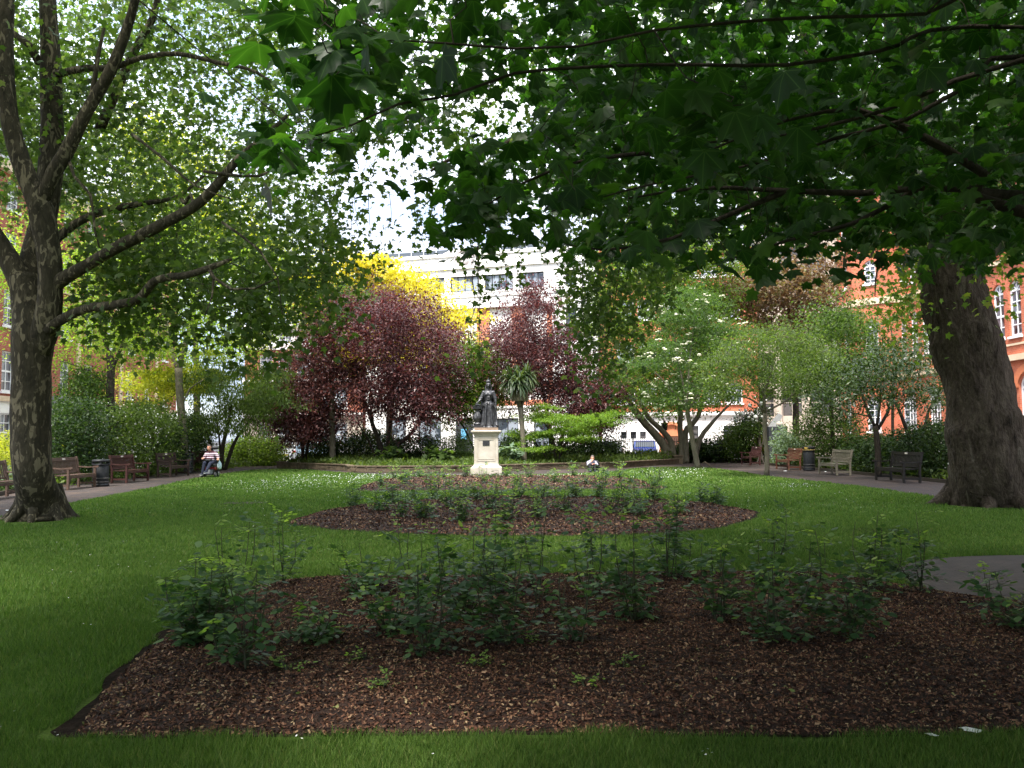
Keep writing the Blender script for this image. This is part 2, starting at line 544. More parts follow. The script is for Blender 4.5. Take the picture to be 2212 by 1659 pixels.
def bed(poly, step, h, trench):
    """mound mesh on a grid clipped by the outline, sinking to a cut edge"""
    P0 = np.array(poly)
    x0, y0 = P0.min(0); x1, y1 = P0.max(0)
    xs = np.arange(x0, x1 + step, step); ys = np.arange(y0, y1 + step, step)
    X, Y = np.meshgrid(xs, ys)
    ins = inpoly(X, Y, poly); D = dist_to_poly(X, Y, poly)
    # snap outside ring to the outline
    nz = np.zeros(X.shape)
    for k, (fq, am) in enumerate(((1.3, .5), (3.1, .3), (7.7, .28), (17.0, .22), (31.0, .15))):
        a = k * 1.7
        nz += am * np.sin(X * fq * math.cos(a) + Y * fq * math.sin(a) + k) * np.cos(Y * fq * math.cos(a + 1) - X * fq * math.sin(a + 1) + 2 * k)
    nz += RNG.normal(0, .12, X.shape)
    Z = -trench + (h + trench) * np.clip((D - .03) / .35, 0, 1) ** .7 + nz * .032 * np.clip(D / .2, 0, 1)
    Z = np.where(ins, Z, -trench * np.ones_like(Z))
    keep = ins | (D < step * 1.0)
    idx = -np.ones(X.shape, int); idx[keep] = np.arange(keep.sum())
    V = np.stack([X[keep], Y[keep], np.where(ins, Z, -.02)[keep]], 1)
    q = np.stack([idx[:-1, :-1], idx[:-1, 1:], idx[1:, 1:], idx[1:, :-1]], -1).reshape(-1, 4)
    q = q[(q >= 0).all(1)]
    me = mesh_np('mulch', V, q, smooth=True)
    return tag(link('flower_bed', me, None, M_MULCH), kind='structure'), (xs, ys, Z)

_, BG1 = bed(BED1, 0.045, .05, .0)
_, BG2 = bed(BED2, 0.09, .06, .0)
_, BG3 = bed(BED3, 0.15, .06, .0)
# raised so that they cover the lawn sheet
for o in [o for o in bpy.data.objects if o.name.startswith('flower_bed')]: o.location.z = 0.012

def rim(poly, w, name='soil_edge'):
    P0 = np.array(poly); c = P0.mean(0)
    t = np.roll(P0, -1, 0) - np.roll(P0, 1, 0); t /= np.linalg.norm(t, axis=1)[:, None]
    nrm = np.stack([t[:, 1], -t[:, 0]], 1)
    if ((P0 + nrm * .05 - c) ** 2).sum() < ((P0 - c) ** 2).sum(): nrm = -nrm
    k = len(P0); jit = w * (1 + .5 * np.sin(np.arange(k) * .9) + RNG.normal(0, .25, k))[:, None]
    jit *= np.where(nrm[:, 1:2] < -.75, .12, 1.0) * np.where((nrm[:, 0:1] < -.3) & (w == .06), 1.25, 1.0)
    inner = P0 - nrm * .12; outer = P0 + nrm * np.clip(jit, .01, 1)
    V = np.concatenate([np.c_[inner, np.full(k, .006)], np.c_[outer, np.full(k, .006)]])
    f = [(i, (i + 1) % k, (i + 1) % k + k, i + k) for i in range(k)]
    tag(link(name, mesh_np('rim', V, f), None, M_SOIL), kind='structure')
    return [tuple(p) for p in outer]
RIMS = [rim(BED1, .06), rim(BED2, .09), rim(BED3, .1)]

def bed_z(x, y):
    for poly, (xs, ys, Z) in ((BED1, BG1), (BED2, BG2), (BED3, BG3)):
        i = int(round((x - xs[0]) / (xs[1] - xs[0]))); j = int(round((y - ys[0]) / (ys[1] - ys[0])))
        if 0 <= i < len(xs) and 0 <= j < len(ys) and inpoly(np.array([x]), np.array([y]), poly)[0]: return float(Z[j, i]) + .012
    return 0.0

# mulch chips: real little flakes
M_CHIP = leafmat('mulch_chip', [(0, (.018, .008, .005)), (.35, (.066, .028, .017)), (.7, (.15, .070, .042)), (.9, (.25, .14, .08)), (.98, (.38, .27, .16)), (1, (.16, .19, .06))], trans=0.0, rough=.8, spec=.2)
def chips(poly, bg, n, size):
    xs, ys, Z = bg
    P0 = np.array(poly)
    x0, y0 = P0.min(0); x1, y1 = P0.max(0)
    X = RNG.uniform(x0, x1, n * 2); Y = RNG.uniform(y0, y1, n * 2)
    ok = inpoly(X, Y, poly); px, py, w = project(np.stack([X, Y, np.zeros_like(X)], 1)); ok &= (px > -60) & (px < 2280) & (py < 1720)
    X = X[ok][:n]; Y = Y[ok][:n]
    i = np.clip(((X - xs[0]) / (xs[1] - xs[0])).round().astype(int), 0, len(xs) - 1); j = np.clip(((Y - ys[0]) / (ys[1] - ys[0])).round().astype(int), 0, len(ys) - 1)
    z = Z[j, i] + .018
    tv = np.array([(-.5, -.18, 0), (.4, -.24, .05), (.55, .16, 0), (-.35, .25, .04)]); tf = np.array([(0, 1, 2), (0, 2, 3)])
    fr = frames(len(X), 0, 24, 32)
    return scatter(np.stack([X, Y, z], 1), size * RNG.uniform(.4, 1.5, len(X)) ** 1.4, (tv, tf), fr)
va, fa = chips(BED1, BG1, 190000, .0175)
def extra():
    P_ = []; S_ = []
    for x0, x1, y0, y1, n, s in ((250, 420, 1345, 1440, 60, .04), (160, 300, 1480, 1560, 30, .035), (560, 1300, 1250, 1290, 120, .03), (200, 2200, 1330, 1575, 240, .034), (1500, 1900, 1245, 1300, 90, .03)):
        for _ in range(n):
            x, y = g2(RNG.uniform(x0, x1), RNG.uniform(y0, y1)); z = bed_z(x, y)
            if z > 0: P_.append((x, y, z + .02)); S_.append(s * RNG.uniform(.6, 1.4))
    return scatter(np.array(P_), np.array(S_), T_OVAL, frames(len(P_), 0, 22, 35))
vd, fd = extra()
vb, fb = chips(BED2, BG2, 45000, .036)
vc, fc = chips(BED3, BG3, 12000, .055)
me = mesh_np('chips', np.concatenate([va, vb, vc]), np.concatenate([fa, fb + len(va), fc + len(va) + len(vb)]))
M_DEAD = leafmat('fallen_leaf', [(0, (.16, .08, .045)), (.5, (.30, .17, .10)), (.85, (.42, .27, .17)), (1, (.16, .22, .06))], .1)
tag(link('fallen_leaves', mesh_np('fallen_leaves', vd, fd), None, M_DEAD), 'dry tan leaves and large bark pieces strewn on the near mulch', 'fallen leaves', kind='stuff')
mb = MB()
for _ in range(170):
    x, y = g2(RNG.uniform(200, 2250), RNG.uniform(1260, 1575)); z = bed_z(x, y)
    if z > 0:
        r = RNG.uniform(.010, .03); c0 = len(mb.v); mb.ball((x, y, z + r * .3), r, 8, 6, sc=(1.2, 1, .7))
        for i in range(c0, len(mb.v)):
            q = mb.v[i]; k = 1 + .4 * lumpy(q[0] * 40, q[1] * 40, q[2] * 40); mb.v[i] = (x + (q[0] - x) * k, y + (q[1] - y) * k, z + (q[2] - z) * k)
tag(mb.build('soil_clods', M_MULCH), 'dark lumps of soil lying on the near mulch', 'soil', kind='stuff')
tag(link('mulch_chips', me, None, M_CHIP), 'reddish brown wood mulch spread over the rose beds', 'mulch', kind='stuff')

# grass blades, denser near the camera
M_GRASS = leafmat('grass_blade', [(0, (.036, .072, .014)), (.5, (.074, .136, .025)), (.9, (.122, .195, .040)), (1, (.19, .19, .07))], trans=.3, tcol=(1.6, 1.9, .8), rough=.6, spec=.15)
def in_beds(X, Y, m=0.0):
    r = np.zeros(X.shape, bool)
    for p in RIMS: r |= inpoly(X, Y, p)
    return r
CIRC = (6.6, 9.2, 2.3)
TRUNKS = ((-9.6, 17.2, .62), (10.9, 19.6, 1.05))
def blades(y0, y1, dens, h, w):
    X0 = .64 * y1 + .3
    n = int(2 * X0 * (y1 - y0) * dens)
    X = RNG.uniform(-X0, X0, n); Y = RNG.uniform(y0, y1, n)
    ok = (np.abs(X) < .63 * Y + .25) & inpoly(X, Y, LAWN)
    e = .03 * np.sin(X * 9) + .03 * np.sin(Y * 11 + X * 5)
    ok &= ~in_beds(X + e, Y + e)
    ok &= ((X - CIRC[0]) ** 2 + (Y - CIRC[1]) ** 2 > (CIRC[2] - .04) ** 2)
    for a, b, c in TRUNKS: ok &= ((X - a) ** 2 + (Y - b) ** 2 > c * c * .7)
    px, py, ww = project(np.stack([X, Y, np.zeros_like(X)], 1)); ok &= py < 1700
    # worn patches
    pt = np.sin(X * .9 + 1) * np.sin(Y * .7) + .5 * np.sin(X * 2.7 + Y * 1.9) + .4 * np.sin(X * 6.1 - Y * 5.3)
    ok &= RNG.uniform(0, 1, n) > np.clip((pt - .9) * .8, 0, .7)
    X = X[ok]; Y = Y[ok]; k = len(X)
    a = RNG.uniform(0, 2 * PI, k)
    hh = h * RNG.uniform(.5, 1.35, k) * (1 + .25 * np.sin(X * 3.3) * np.sin(Y * 2.9))
    lean = RNG.normal(0, .45, (k, 2)) * hh[:, None]
    s = np.stack([np.cos(a), np.sin(a)], 1) * (w / 2)
    V = np.empty((k, 3, 3))
    V[:, 0, :2] = np.stack([X, Y], 1) - s; V[:, 1, :2] = np.stack([X, Y], 1) + s; V[:, :2, 2] = -.004
    V[:, 2, :2] = np.stack([X, Y], 1) + lean; V[:, 2, 2] = hh
    return V.reshape(-1, 3)
vv = [blades(3.9, 5.2, 13000, .045, .0045), blades(5.2, 8, 7500, .045, .006), blades(8, 12, 3600, .045, .009), blades(12, 18, 1500, .045, .014), blades(18, 28, 550, .05, .024), blades(28, 46, 150, .05, .05)]
V = np.concatenate(vv)
me = mesh_np('grass', V, np.arange(len(V)).reshape(-1, 3))
tag(link('grass', me, None, M_GRASS), 'mown green grass of the garden lawn', 'grass', kind='stuff')

# daisies
M_DAISY = flat('daisy_white', (.75, .76, .72), var=.9)
cl = []
def drift(x0, x1, y0, y1, n):
    for _ in range(n):
        cl.append(g2(RNG.uniform(x0, x1), RNG.uniform(y0, y1)))
drift(620, 900, 1026, 1048, 260); drift(760, 960, 1025, 1036, 160); drift(480, 700, 1040, 1062, 120); drift(1380, 1520, 1012, 1035, 150); drift(940, 1300, 1026, 1029, 90)
drift(1680, 1760, 1047, 1056, 40); drift(1500, 2000, 1030, 1110, 60); drift(500, 900, 1062, 1090, 50); drift(150, 600, 1090, 1250, 40)
c = np.array(cl); c = np.repeat(c, 2, 0) + RNG.normal(0, 1, (len(c) * 2, 2)) * np.array([.35, .35])
near = np.array([g2(*p) for p in ((30, 1555), (0, 1590), (124, 1608), (118, 1602), (350, 1415), (382, 1413), (300, 1418), (180, 1360), (196, 1362), (148, 1302), (435, 1302), (445, 1300), (452, 1306), (470, 1304), (400, 1330), (412, 1333), (385, 1332), (640, 1610), (652, 1616), (1525, 1652), (1530, 1640), (1538, 1648), (1518, 1645), (935, 1650))])
c = np.concatenate([c, near])
c = c[inpoly(c[:, 0], c[:, 1], LAWN) & ~in_beds(c[:, 0], c[:, 1])]
tv = np.array([(math.cos(k * PI / 4) * .5, math.sin(k * PI / 4) * .5, .1 * (k % 2)) for k in range(8)] + [(0, 0, .12)]); tf = np.array([(k, (k + 1) % 8, 8) for k in range(8)])
sz = np.clip(c[:, 1] * .0009, .012, .035)
v, f = scatter(np.c_[c, np.full(len(c), .05)], sz, (tv, tf), frames(len(c), 0, 15, 15))
tag(link('daisies', mesh_np('daisies', v, f), None, M_DAISY), 'white daisies scattered in drifts over the lawn', 'flowers', kind='stuff')

# paved circle at the right
def paved_circle():
    cx, cy, r = CIRC
    ring = [(cx + r * math.cos(a * PI / 32), cy + r * math.sin(a * PI / 32)) for a in range(64)]
    m, nt, out = new_mat('circle_paving')
    L = nt.links
    tc = N(nt, 'ShaderNodeTexCoord')
    br = N(nt, 'ShaderNodeTexBrick', Scale=3.2); L.new(tc.outputs['Object'], br.inputs['Vector'])
    br.inputs['Color1'].default_value = (.046, .036, .031, 1); br.inputs['Color2'].default_value = (.066, .052, .044, 1); br.inputs['Mortar'].default_value = (.035, .03, .024, 1); br.inputs['Mortar Size'].default_value = .025
    nz = N(nt, 'ShaderNodeTexNoise', Scale=4.0, Detail=8.0); L.new(tc.outputs['Object'], nz.inputs['Vector'])
    cc = ramp(nt, nz.outputs[0], [(.3, (.6, .6, .6)), (.7, (1.15, 1.1, 1.05))])
    mx = N(nt, 'ShaderNodeMixRGB', blend_type='MULTIPLY'); mx.inputs[0].default_value = 1; L.new(br.outputs[0], mx.inputs[1]); L.new(cc, mx.inputs[2])
    b = N(nt, 'ShaderNodeBsdfPrincipled', Roughness=.85); L.new(mx.outputs[0], b.inputs[0])
    bp = N(nt, 'ShaderNodeBump', Strength=.5, Distance=.01); L.new(br.outputs[1], bp.inputs['Height']); bp.invert = True; L.new(bp.outputs[0], b.inputs['Normal'])
    L.new(b.outputs[0], out.inputs[0])
    mb = MB(); mb.prism(ring, -.004, .012)
    tag(mb.build('paved_circle', m), kind='structure')
paved_circle()

# access cover and bare earth patch in the lawn
M_COVER = flat('rusty_cover', (.10, .075, .065), bump=.5)
x, y = g2(530, 1087)
mb = MB(); mb.box(-.55, .55, -.3, .3, -.003, .014)
for i in range(9): mb.box(-.5, .5, -.26 + i * .06, -.235 + i * .06, .0145, .019)
o = mb.build('drain_cover', M_COVER); o.location = (x, y, 0); tag(o, 'rectangular rusty drain cover set in the lawn left of the rose beds', 'drain cover')
x, y = g2(1925, 1147)
ring = [(x + .75 * (1 + .12 * math.sin(5 * a)) * math.cos(a), y + .5 * (1 + .1 * math.cos(3 * a)) * math.sin(a)) for a in np.linspace(0, 2 * PI, 40)[:-1]]
sheet('earth_patch', ring, .005, M_SOIL)
x, y = g2(980, 1146)

# litter and twigs lying about
M_PAPER = flat('white_paper', (.8, .8, .78), var=.9)
def scrap(px, py, s, label, hexa=False, z=None):
    mb = MB(); n = 9
    x, y = g2(px, py)
    vs = [(0, 0, s * .35)] + [(s * (1 + .35 * math.sin(k * 2.3 + px)) * math.cos(2 * PI * k / n), s * .6 * (1 + .3 * math.cos(k * 1.7)) * math.sin(2 * PI * k / n), s * (.08 + .12 * (k % 2))) for k in range(n)] + [(0, 0, 0)]
    mb.add(vs, [(0, 1 + k, 1 + (k + 1) % n) for k in range(n)] + [(n + 1, 1 + (k + 1) % n, 1 + k) for k in range(n)])
    o = mb.build('paper_scrap', M_PAPER); o.location = (x, y, bed_z(x, y) if z is None else z); o.rotation_euler.z = px
    tag(o, label, 'litter', 'scraps of white litter')
scrap(2098, 1588, .055, 'crumpled white scrap on the near edge of the mulch at lower right', z=.02)
scrap(2013, 1597, .03, 'small pale scrap on the grass just left of the crumpled white scrap', z=.02)
scrap(1697, 1018, .11, 'white paper ball on the path in front of the reddish bench by the bin')
scrap(1783, 1019, .08, 'white scrap lying behind the weathered grey bench')
scrap(15, 1103, .06, 'white scrap on the path beside the spotted trunk at far left')
# ------------------------------------------------------------------ building materials
def brick_mat(name, c1, c2, mortar, sc=1.0):
    m, nt, out = new_mat(name)
    L = nt.links
    tc = N(nt, 'ShaderNodeTexCoord'); sp = N(nt, 'ShaderNodeSeparateXYZ'); L.new(tc.outputs['Object'], sp.inputs[0])
    ad = N(nt, 'ShaderNodeMath', operation='ADD'); L.new(sp.outputs[0], ad.inputs[0]); L.new(sp.outputs[1], ad.inputs[1])
    cb = N(nt, 'ShaderNodeCombineXYZ'); L.new(ad.outputs[0], cb.inputs[0]); L.new(sp.outputs[2], cb.inputs[1])
    br = N(nt, 'ShaderNodeTexBrick', Scale=2.2 * sc); L.new(cb.outputs[0], br.inputs['Vector'])
    br.inputs['Color1'].default_value = (*c1, 1); br.inputs['Color2'].default_value = (*c2, 1); br.inputs['Mortar'].default_value = (*mortar, 1)
    br.inputs['Mortar Size'].default_value = .014; br.inputs['Bias'].default_value = -.2
    nz = N(nt, 'ShaderNodeTexNoise', Scale=.7, Detail=7.0); L.new(tc.outputs['Object'], nz.inputs['Vector'])
    cc = ramp(nt, nz.outputs[0], [(.3, (.72, .72, .72)), (.7, (1.1, 1.08, 1.05))])
    mx = N(nt, 'ShaderNodeMixRGB', blend_type='MULTIPLY'); mx.inputs[0].default_value = 1; L.new(br.outputs[0], mx.inputs[1]); L.new(cc, mx.inputs[2])
    b = N(nt, 'ShaderNodeBsdfPrincipled', Roughness=.85); b.inputs['Specular IOR Level'].default_value = .2
    L.new(mx.outputs[0], b.inputs[0])
    L.new(b.outputs[0], out.inputs[0])
    return m
M_REDBRICK = brick_mat('orange_red_brick', (.46, .115, .06), (.56, .165, .09), (.42, .27, .20))
M_DARKBRICK = brick_mat('brown_red_brick', (.30, .085, .055), (.40, .13, .08), (.30, .22, .18))
M_PALEBRICK = brick_mat('pale_orange_brick', (.52, .17, .095), (.60, .23, .13), (.48, .34, .26))
M_RENDER = pmat('white_render', [(.3, (.72, .70, .69)), (.7, (.84, .82, .80))], scale=1.2, rough=.8, dirt=(.5, .55, .8, (.62, .59, .56)))
M_CONC = pmat('beige_concrete', [(.3, (.40, .34, .29)), (.7, (.52, .45, .38))], scale=1.5, rough=.85)
M_STONE = pmat('cream_dressing', [(.3, (.52, .40, .27)), (.7, (.66, .52, .38))], scale=2, rough=.8)
M_TERRA = flat('terracotta_trim', (.50, .16, .075), var=.85)
M_WINW = flat('white_window_paint', (.78, .78, .80), var=.95)
M_WIND = flat('dark_window_frame', (.035, .038, .045), var=.9)
M_ROOF = flat('slate_roof', (.12, .12, .13), var=.8)
M_RAIL = flat('grey_roof_rail', (.07, .085, .105), var=.9)
M_SILVER = flat('pale_steel', (.6, .62, .65), var=.95, metal=.3)
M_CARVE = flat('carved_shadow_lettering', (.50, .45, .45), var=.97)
def glass_mat(name, tint, blind):
    """window seen from outside: glossy pane with curtains or a dim room behind, fold shading coloured in by a wave"""
    m, nt, out = new_mat(name)
    L = nt.links
    tc = N(nt, 'ShaderNodeTexCoord')
    nz = N(nt, 'ShaderNodeTexNoise', Scale=.9, Detail=2.0); L.new(tc.outputs['Object'], nz.inputs['Vector'])
    wv = N(nt, 'ShaderNodeTexWave', Scale=9.0, Distortion=1.5); L.new(tc.outputs['Object'], wv.inputs['Vector'])
    c = ramp(nt, wv.outputs[0], [(0, tuple(k * .75 for k in blind)), (1, blind)])  # darker bands paint the shade inside curtain folds
    f = ramp(nt, nz.outputs[0], [(.42, (0, 0, 0)), (.5, (1, 1, 1))])
    mx = N(nt, 'ShaderNodeMixRGB'); L.new(f, mx.inputs[0]); mx.inputs[1].default_value = (*tint, 1); L.new(c, mx.inputs[2])
    b = N(nt, 'ShaderNodeBsdfPrincipled', Roughness=.06); b.inputs['Specular IOR Level'].default_value = .9
    L.new(mx.outputs[0], b.inputs[0]); L.new(b.outputs[0], out.inputs[0])
    return m
M_GLASS = glass_mat('window_glass', (.012, .015, .02), (.12, .14, .17))
M_GLASSB = glass_mat('window_glass_bright', (.03, .04, .055), (.30, .34, .40))
M_GLASSD = glass_mat('window_glass_dim', (.02, .022, .027), (.12, .11, .11))

def facade(name, W, z0, z1, holes, mat, parent, arches=(), depth=.28, x0=0.0, thick=.4, y=0.0):
    """wall with real openings: front at local y, reveals behind; arches = indices of holes with round heads"""
    xs = sorted(set([x0, x0 + W] + [h[0] for h in holes] + [h[1] for h in holes]))
    zs = sorted(set([z0, z1] + [h[2] for h in holes] + [h[3] for h in holes]))
    mb = MB()
    for i in range(len(xs) - 1):
        for k in range(len(zs) - 1):
            a, b, c, d = xs[i], xs[i + 1], zs[k], zs[k + 1]
            mx, mz = (a + b) / 2, (c + d) / 2
            if any(h[0] < mx < h[1] and h[2] < mz < h[3] for h in holes): continue
            mb.add([(a, y, c), (b, y, c), (b, y, d), (a, y, d)], [(0, 1, 2, 3)])
    for j, (a, b, c, d) in enumerate(holes):
        mb.add([(a, y, c), (a, y + depth, c), (a, y + depth, d), (a, y, d)], [(0, 1, 2, 3)])
        mb.add([(b, y, c), (b, y + depth, c), (b, y + depth, d), (b, y, d)], [(3, 2, 1, 0)])
        mb.add([(a, y, c), (b, y, c), (b, y + depth, c), (a, y + depth, c)], [(0, 1, 2, 3)])
        if j in arches:
            r = (b - a) / 2; cx = (a + b) / 2; zc = d - r; n = 8
            for s in (-1, 1):
                arc = [(cx + s * r * math.sin(PI / 2 * t / n), zc + r * math.cos(PI / 2 * t / n)) for t in range(n + 1)]
                crn = (cx + s * r, d)
                for t in range(n):
                    p, q = arc[t], arc[t + 1]
                    mb.add([(p[0], y - .002, p[1]), (q[0], y - .002, q[1]), (crn[0], y - .002, crn[1])], [(0, 1, 2)])
                    mb.add([(p[0], y - .002, p[1]), (q[0], y - .002, q[1]), (q[0], y + depth, q[1]), (p[0], y + depth, p[1])], [(0, 1, 2, 3)])
        else:
            mb.add([(a, y, d), (b, y, d), (b, y + depth, d), (a, y + depth, d)], [(3, 2, 1, 0)])
    return mb.build(name, mat, parent)

def window(parent, h, nx, nz, fm, gm, y=.16, fw=.07, arch=False, sill=None, bars=.03, sash=False):
    a, b, c, d = h
    r = (b - a) / 2; cx = (a + b) / 2
    zt = d - r if arch else d
    mb = MB()
    e = .003
    mb.box(a + e, a + fw, y - .04, y + .04, c + e, zt); mb.box(b - fw, b - e, y - .04, y + .04, c + e, zt)
    mb.box(a + fw, b - fw, y - .04, y + .04, c + e, c + fw)
    if arch:
        n = 12
        for t in range(n):
            t0, t1 = PI * t / n, PI * (t + 1) / n
            q = []
            for rr in (r - e, r - fw):
                for tt in (t0, t1): q.append((cx + rr * math.cos(tt), zt + rr * math.sin(tt)))
            v = [(x, yy, z) for yy in (y - .04, y + .04) for x, z in (q[0], q[1], q[3], q[2])]
            mb.add(v, [(0, 1, 2, 3), (7, 6, 5, 4), (3, 2, 6, 7)])
        mb.box(a + fw, b - fw, y - .035, y + .035, zt - fw / 2, zt + fw / 2)
        for tt in (PI / 4, PI / 2, 3 * PI / 4):
            mb.beam((cx, y, zt), (cx + (r - fw) * math.cos(tt), y, zt + (r - fw) * math.sin(tt)), bars, bars, up=(0, 1, 0))
    else:
        mb.box(a + fw, b - fw, y - .04, y + .04, d - fw, d - e)
    top = zt if arch else d - fw
    for i in range(1, nx):
        x = a + (b - a) * i / nx
        mb.box(x - bars / 2, x + bars / 2, y - .03, y + .03, c + fw, top - .001)
    for k in range(1, nz):
        z = c + (zt - c) * k / nz
        w_ = bars * (2.2 if sash and k == nz // 2 else 1)
        mb.box(a + fw, b - fw, y - .032, y + .032, z - w_ / 2, z + w_ / 2)
    if sill: mb.box(a - .08, b + .08, -.12, .05, c - .14, c - .003)
    w = mb.build('window', fm, parent)
    g = MB()
    if arch:
        n = 12
        pts = [(a + fw, c + fw), (b - fw, c + fw)] + [(cx + (r - fw) * math.cos(PI * t / n), zt + (r - fw) * math.sin(PI * t / n)) for t in range(n + 1)]
    else:
        pts = [(a + fw, c + fw), (b - fw, c + fw), (b - fw, d - fw), (a + fw, d - fw)]
    nn = len(pts)
    g.add([(x, y + .01, z) for x, z in pts] + [(x, y + .018, z) for x, z in pts], [tuple(range(nn)), tuple(reversed(range(nn, 2 * nn)))])
    g.build('pane', gm, w)
    return w

def text_obj(s, size, mat, parent, loc, rot=(PI / 2, 0, 0), ext=.01, name='lettering', align='CENTER'):
    cu = bpy.data.curves.new('lettering', 'FONT'); cu.body = s; cu.size = size; cu.extrude = ext; cu.align_x = align; cu.align_y = 'CENTER'
    t = bpy.data.objects.new('tmp', cu); COL.objects.link(t)
    dg = bpy.context.evaluated_depsgraph_get()
    me = bpy.data.meshes.new_from_object(t.evaluated_get(dg))
    bpy.data.objects.remove(t)
    me.materials.clear()
    o = link(name, me, parent, mat); o.location = loc; o.rotation_euler = rot
    return o

# ================================================================== white institute at the end
ang = math.atan(-0.3)
WX0, WY0 = -13.45, 75 - (-13.45 + 2.5) * .3
wb = empty('institute_building', (WX0, WY0, 0), 'white rendered institute with carved lettering and grey roof rail at the far end', 'building', rotz=ang)
cs, sn = math.cos(ang), math.sin(ang)
def WH(x, y):
    """picture point -> (s, z) on the white facade"""
    d = ray(x, y); nx, ny = -sn, cs
    t = ((WX0 - CAMP[0]) * nx + (WY0 - CAMP[1]) * ny) / (d[0] * nx + d[1] * ny)
    p = CAMP + d * t
    return ((p[0] - WX0) * cs + (p[1] - WY0) * sn, p[2])
def rectw(x0, y0, x1, y1):
    s0, z1 = WH(x0, y0); s1, z0 = WH(x1, y1)
    return [s0, s1, z0, z1]
WW = WH(1291, 800)[0]
top = [rectw(905, 603, 960, 633), rectw(973, 600, 1034, 630), rectw(1047, 597, 1108, 627), rectw(1121, 592, 1175, 621)]
for h in top: h[2] = top[0][2]; h[3] = top[0][3]
wd = top[1][1] - top[1][0]; gp = top[2][0] - top[1][1]
top[0][0] = top[0][1] - wd
ext = [[top[0][0] - (k + 1) * (wd + gp), top[0][1] - (k + 1) * (wd + gp), top[0][2], top[0][3]] for k in range(1)]
holes_top = [tuple(h) for h in ext + top]
zband = WH(1000, 667)[1]
right_w = rectw(1222, 664, 1246, 735); rt_top = (right_w[0], right_w[1], right_w[2], right_w[3])
rt2 = (right_w[0], right_w[1], top[0][2], top[0][3])
rt3 = (right_w[0], right_w[1], 1.3, 4.2); rt4 = (right_w[0], right_w[1], 5.2, right_w[2] - 1.2)
s_l = WH(955, 700)[0]; s_r = WH(1193, 700)[0]
HTOP = WH(1045, 545)[1]
zg = 4.3
ground = [(2.0, 4.0, 1.0, 3.6), (5.2, 7.4, 1.0, 3.6), (12.6, 14.6, .9, 3.4), (16.0, 17.6, .9, 3.4)]
dr = rectw(984, 904, 1022, 960); dr = (dr[0], dr[1], .05, dr[3])
# the two wings and the frieze in render; brick piers recessed between
facade('wall', WW, zband, HTOP, holes_top + [rt2], M_RENDER, wb)
facade('wall', WW - s_r, zg, zband, [rt_top, rt4], M_RENDER, wb, x0=s_r)
facade('wall', s_l, zg, zband, [(2.2, 4.4, zg + .9, zband - .5), (5.6, 7.8, zg + .9, zband - .5)], M_RENDER, wb)
facade('wall', WW, 0, zg, ground + [dr, rt3], M_RENDER, wb)
tall = [rectw(983, 673, 1027, 770), rectw(1057, 669, 1104, 770), rectw(1134, 668, 1180, 770)]
tall = [(a - .1, b, zg + .7, zband - .05) for a, b, c, d in tall]
facade('brick_wall', s_r - s_l, zg, zband, tall, M_PALEBRICK, wb, x0=s_l, y=.30)
mb = MB(); mb.add([(s_l, 0, zband), (s_r, 0, zband), (s_r, .3, zband), (s_l, .3, zband)], [(0, 1, 2, 3)]); mb.add([(s_l, .001, zg), (s_l, .3, zg), (s_l, .3, zband), (s_l, .001, zband)], [(0, 1, 2, 3)]); mb.add([(s_r, .001, zg), (s_r, .3, zg), (s_r, .3, zband), (s_r, .001, zband)], [(0, 1, 2, 3)])
mb.build('reveal', M_RENDER, wb)
for h in holes_top: window(wb, h, 4, 1, M_WIND, M_GLASSB, fw=.09, bars=.09)
for h in (rt2, rt_top, rt3, rt4): window(wb, h, 1, 2, M_WIND, M_GLASS, fw=.13, bars=.1)
for h in tall: window(wb, h, 2, 3, M_WIND, M_GLASS, y=.45, fw=.12, bars=.12)
for h in ((2.2, 4.4, zg + .9, zband - .5), (5.6, 7.8, zg + .9, zband - .5)): window(wb, h, 2, 3, M_WIND, M_GLASSB, fw=.1, bars=.09)
for h in ground: window(wb, h, 2, 1, M_WIND, M_GLASSB, fw=.1, bars=.08)
# doors
mb = MB(); mb.box(dr[0] + .01, dr[1] - .01, .15, .22, dr[2], dr[3] - .01)
cxd = (dr[0] + dr[1]) / 2
for s in (-1, 1):
    for k in range(3):
        x = cxd + s * (dr[1] - dr[0]) * .25
        mb.box(x - .28, x + .28, .125, .15, .4 + k * .85, 1.05 + k * .85)
d_ = mb.build('door', M_WIND, wb)
mb = MB(); mb.box(cxd - .06, cxd - .03, .09, .123, 1.0, 1.25); mb.build('handle', M_SILVER, d_)
# string courses, cornice, parapet, lettering
mb = MB()
for z, pr, hh in ((zg, .10, .18), (zband + .02, .04, .08), (WH(1000, 643)[1], .08, .10), (WH(1000, 581)[1], .16, .22), (HTOP - .22, .12, .22)):
    mb.box(-.05, WW + .05, -pr, -.001, z, z + hh)
for h in holes_top: mb.box(h[0] - .1, h[1] + .1, -.06, -.001, h[2] - .14, h[2] - .003)
mb.build('cornice', M_RENDER, wb)
sc_, zc = WH(1002, 556); ntx = WH(1000, 655)[1]
mb = MB(); mb.lathe([(.95, 0), (.95, .1), (.8, .14), (.78, .05), (.55, .05), (.5, .12), (.2, .14), (.01, .14)], n=28)
o = mb.build('roundel', M_CARVE, wb); o.rotation_euler = (PI / 2, 0, 0); o.location = (sc_, -.002, HTOP - .55); o['label'] = 'round carved emblem on the parapet'
mb = MB(); mb.prism([(sc_ - 2.2 + 4.4 * t / 14, HTOP - .01 + .55 * math.sin(PI * t / 14) ** .7) for t in range(15)], 0, .3)
me = mb.mesh('ped'); 
for v in me.vertices: x, y, z = v.co; v.co = (x, z, y)
link('pediment', me, wb, M_RENDER)
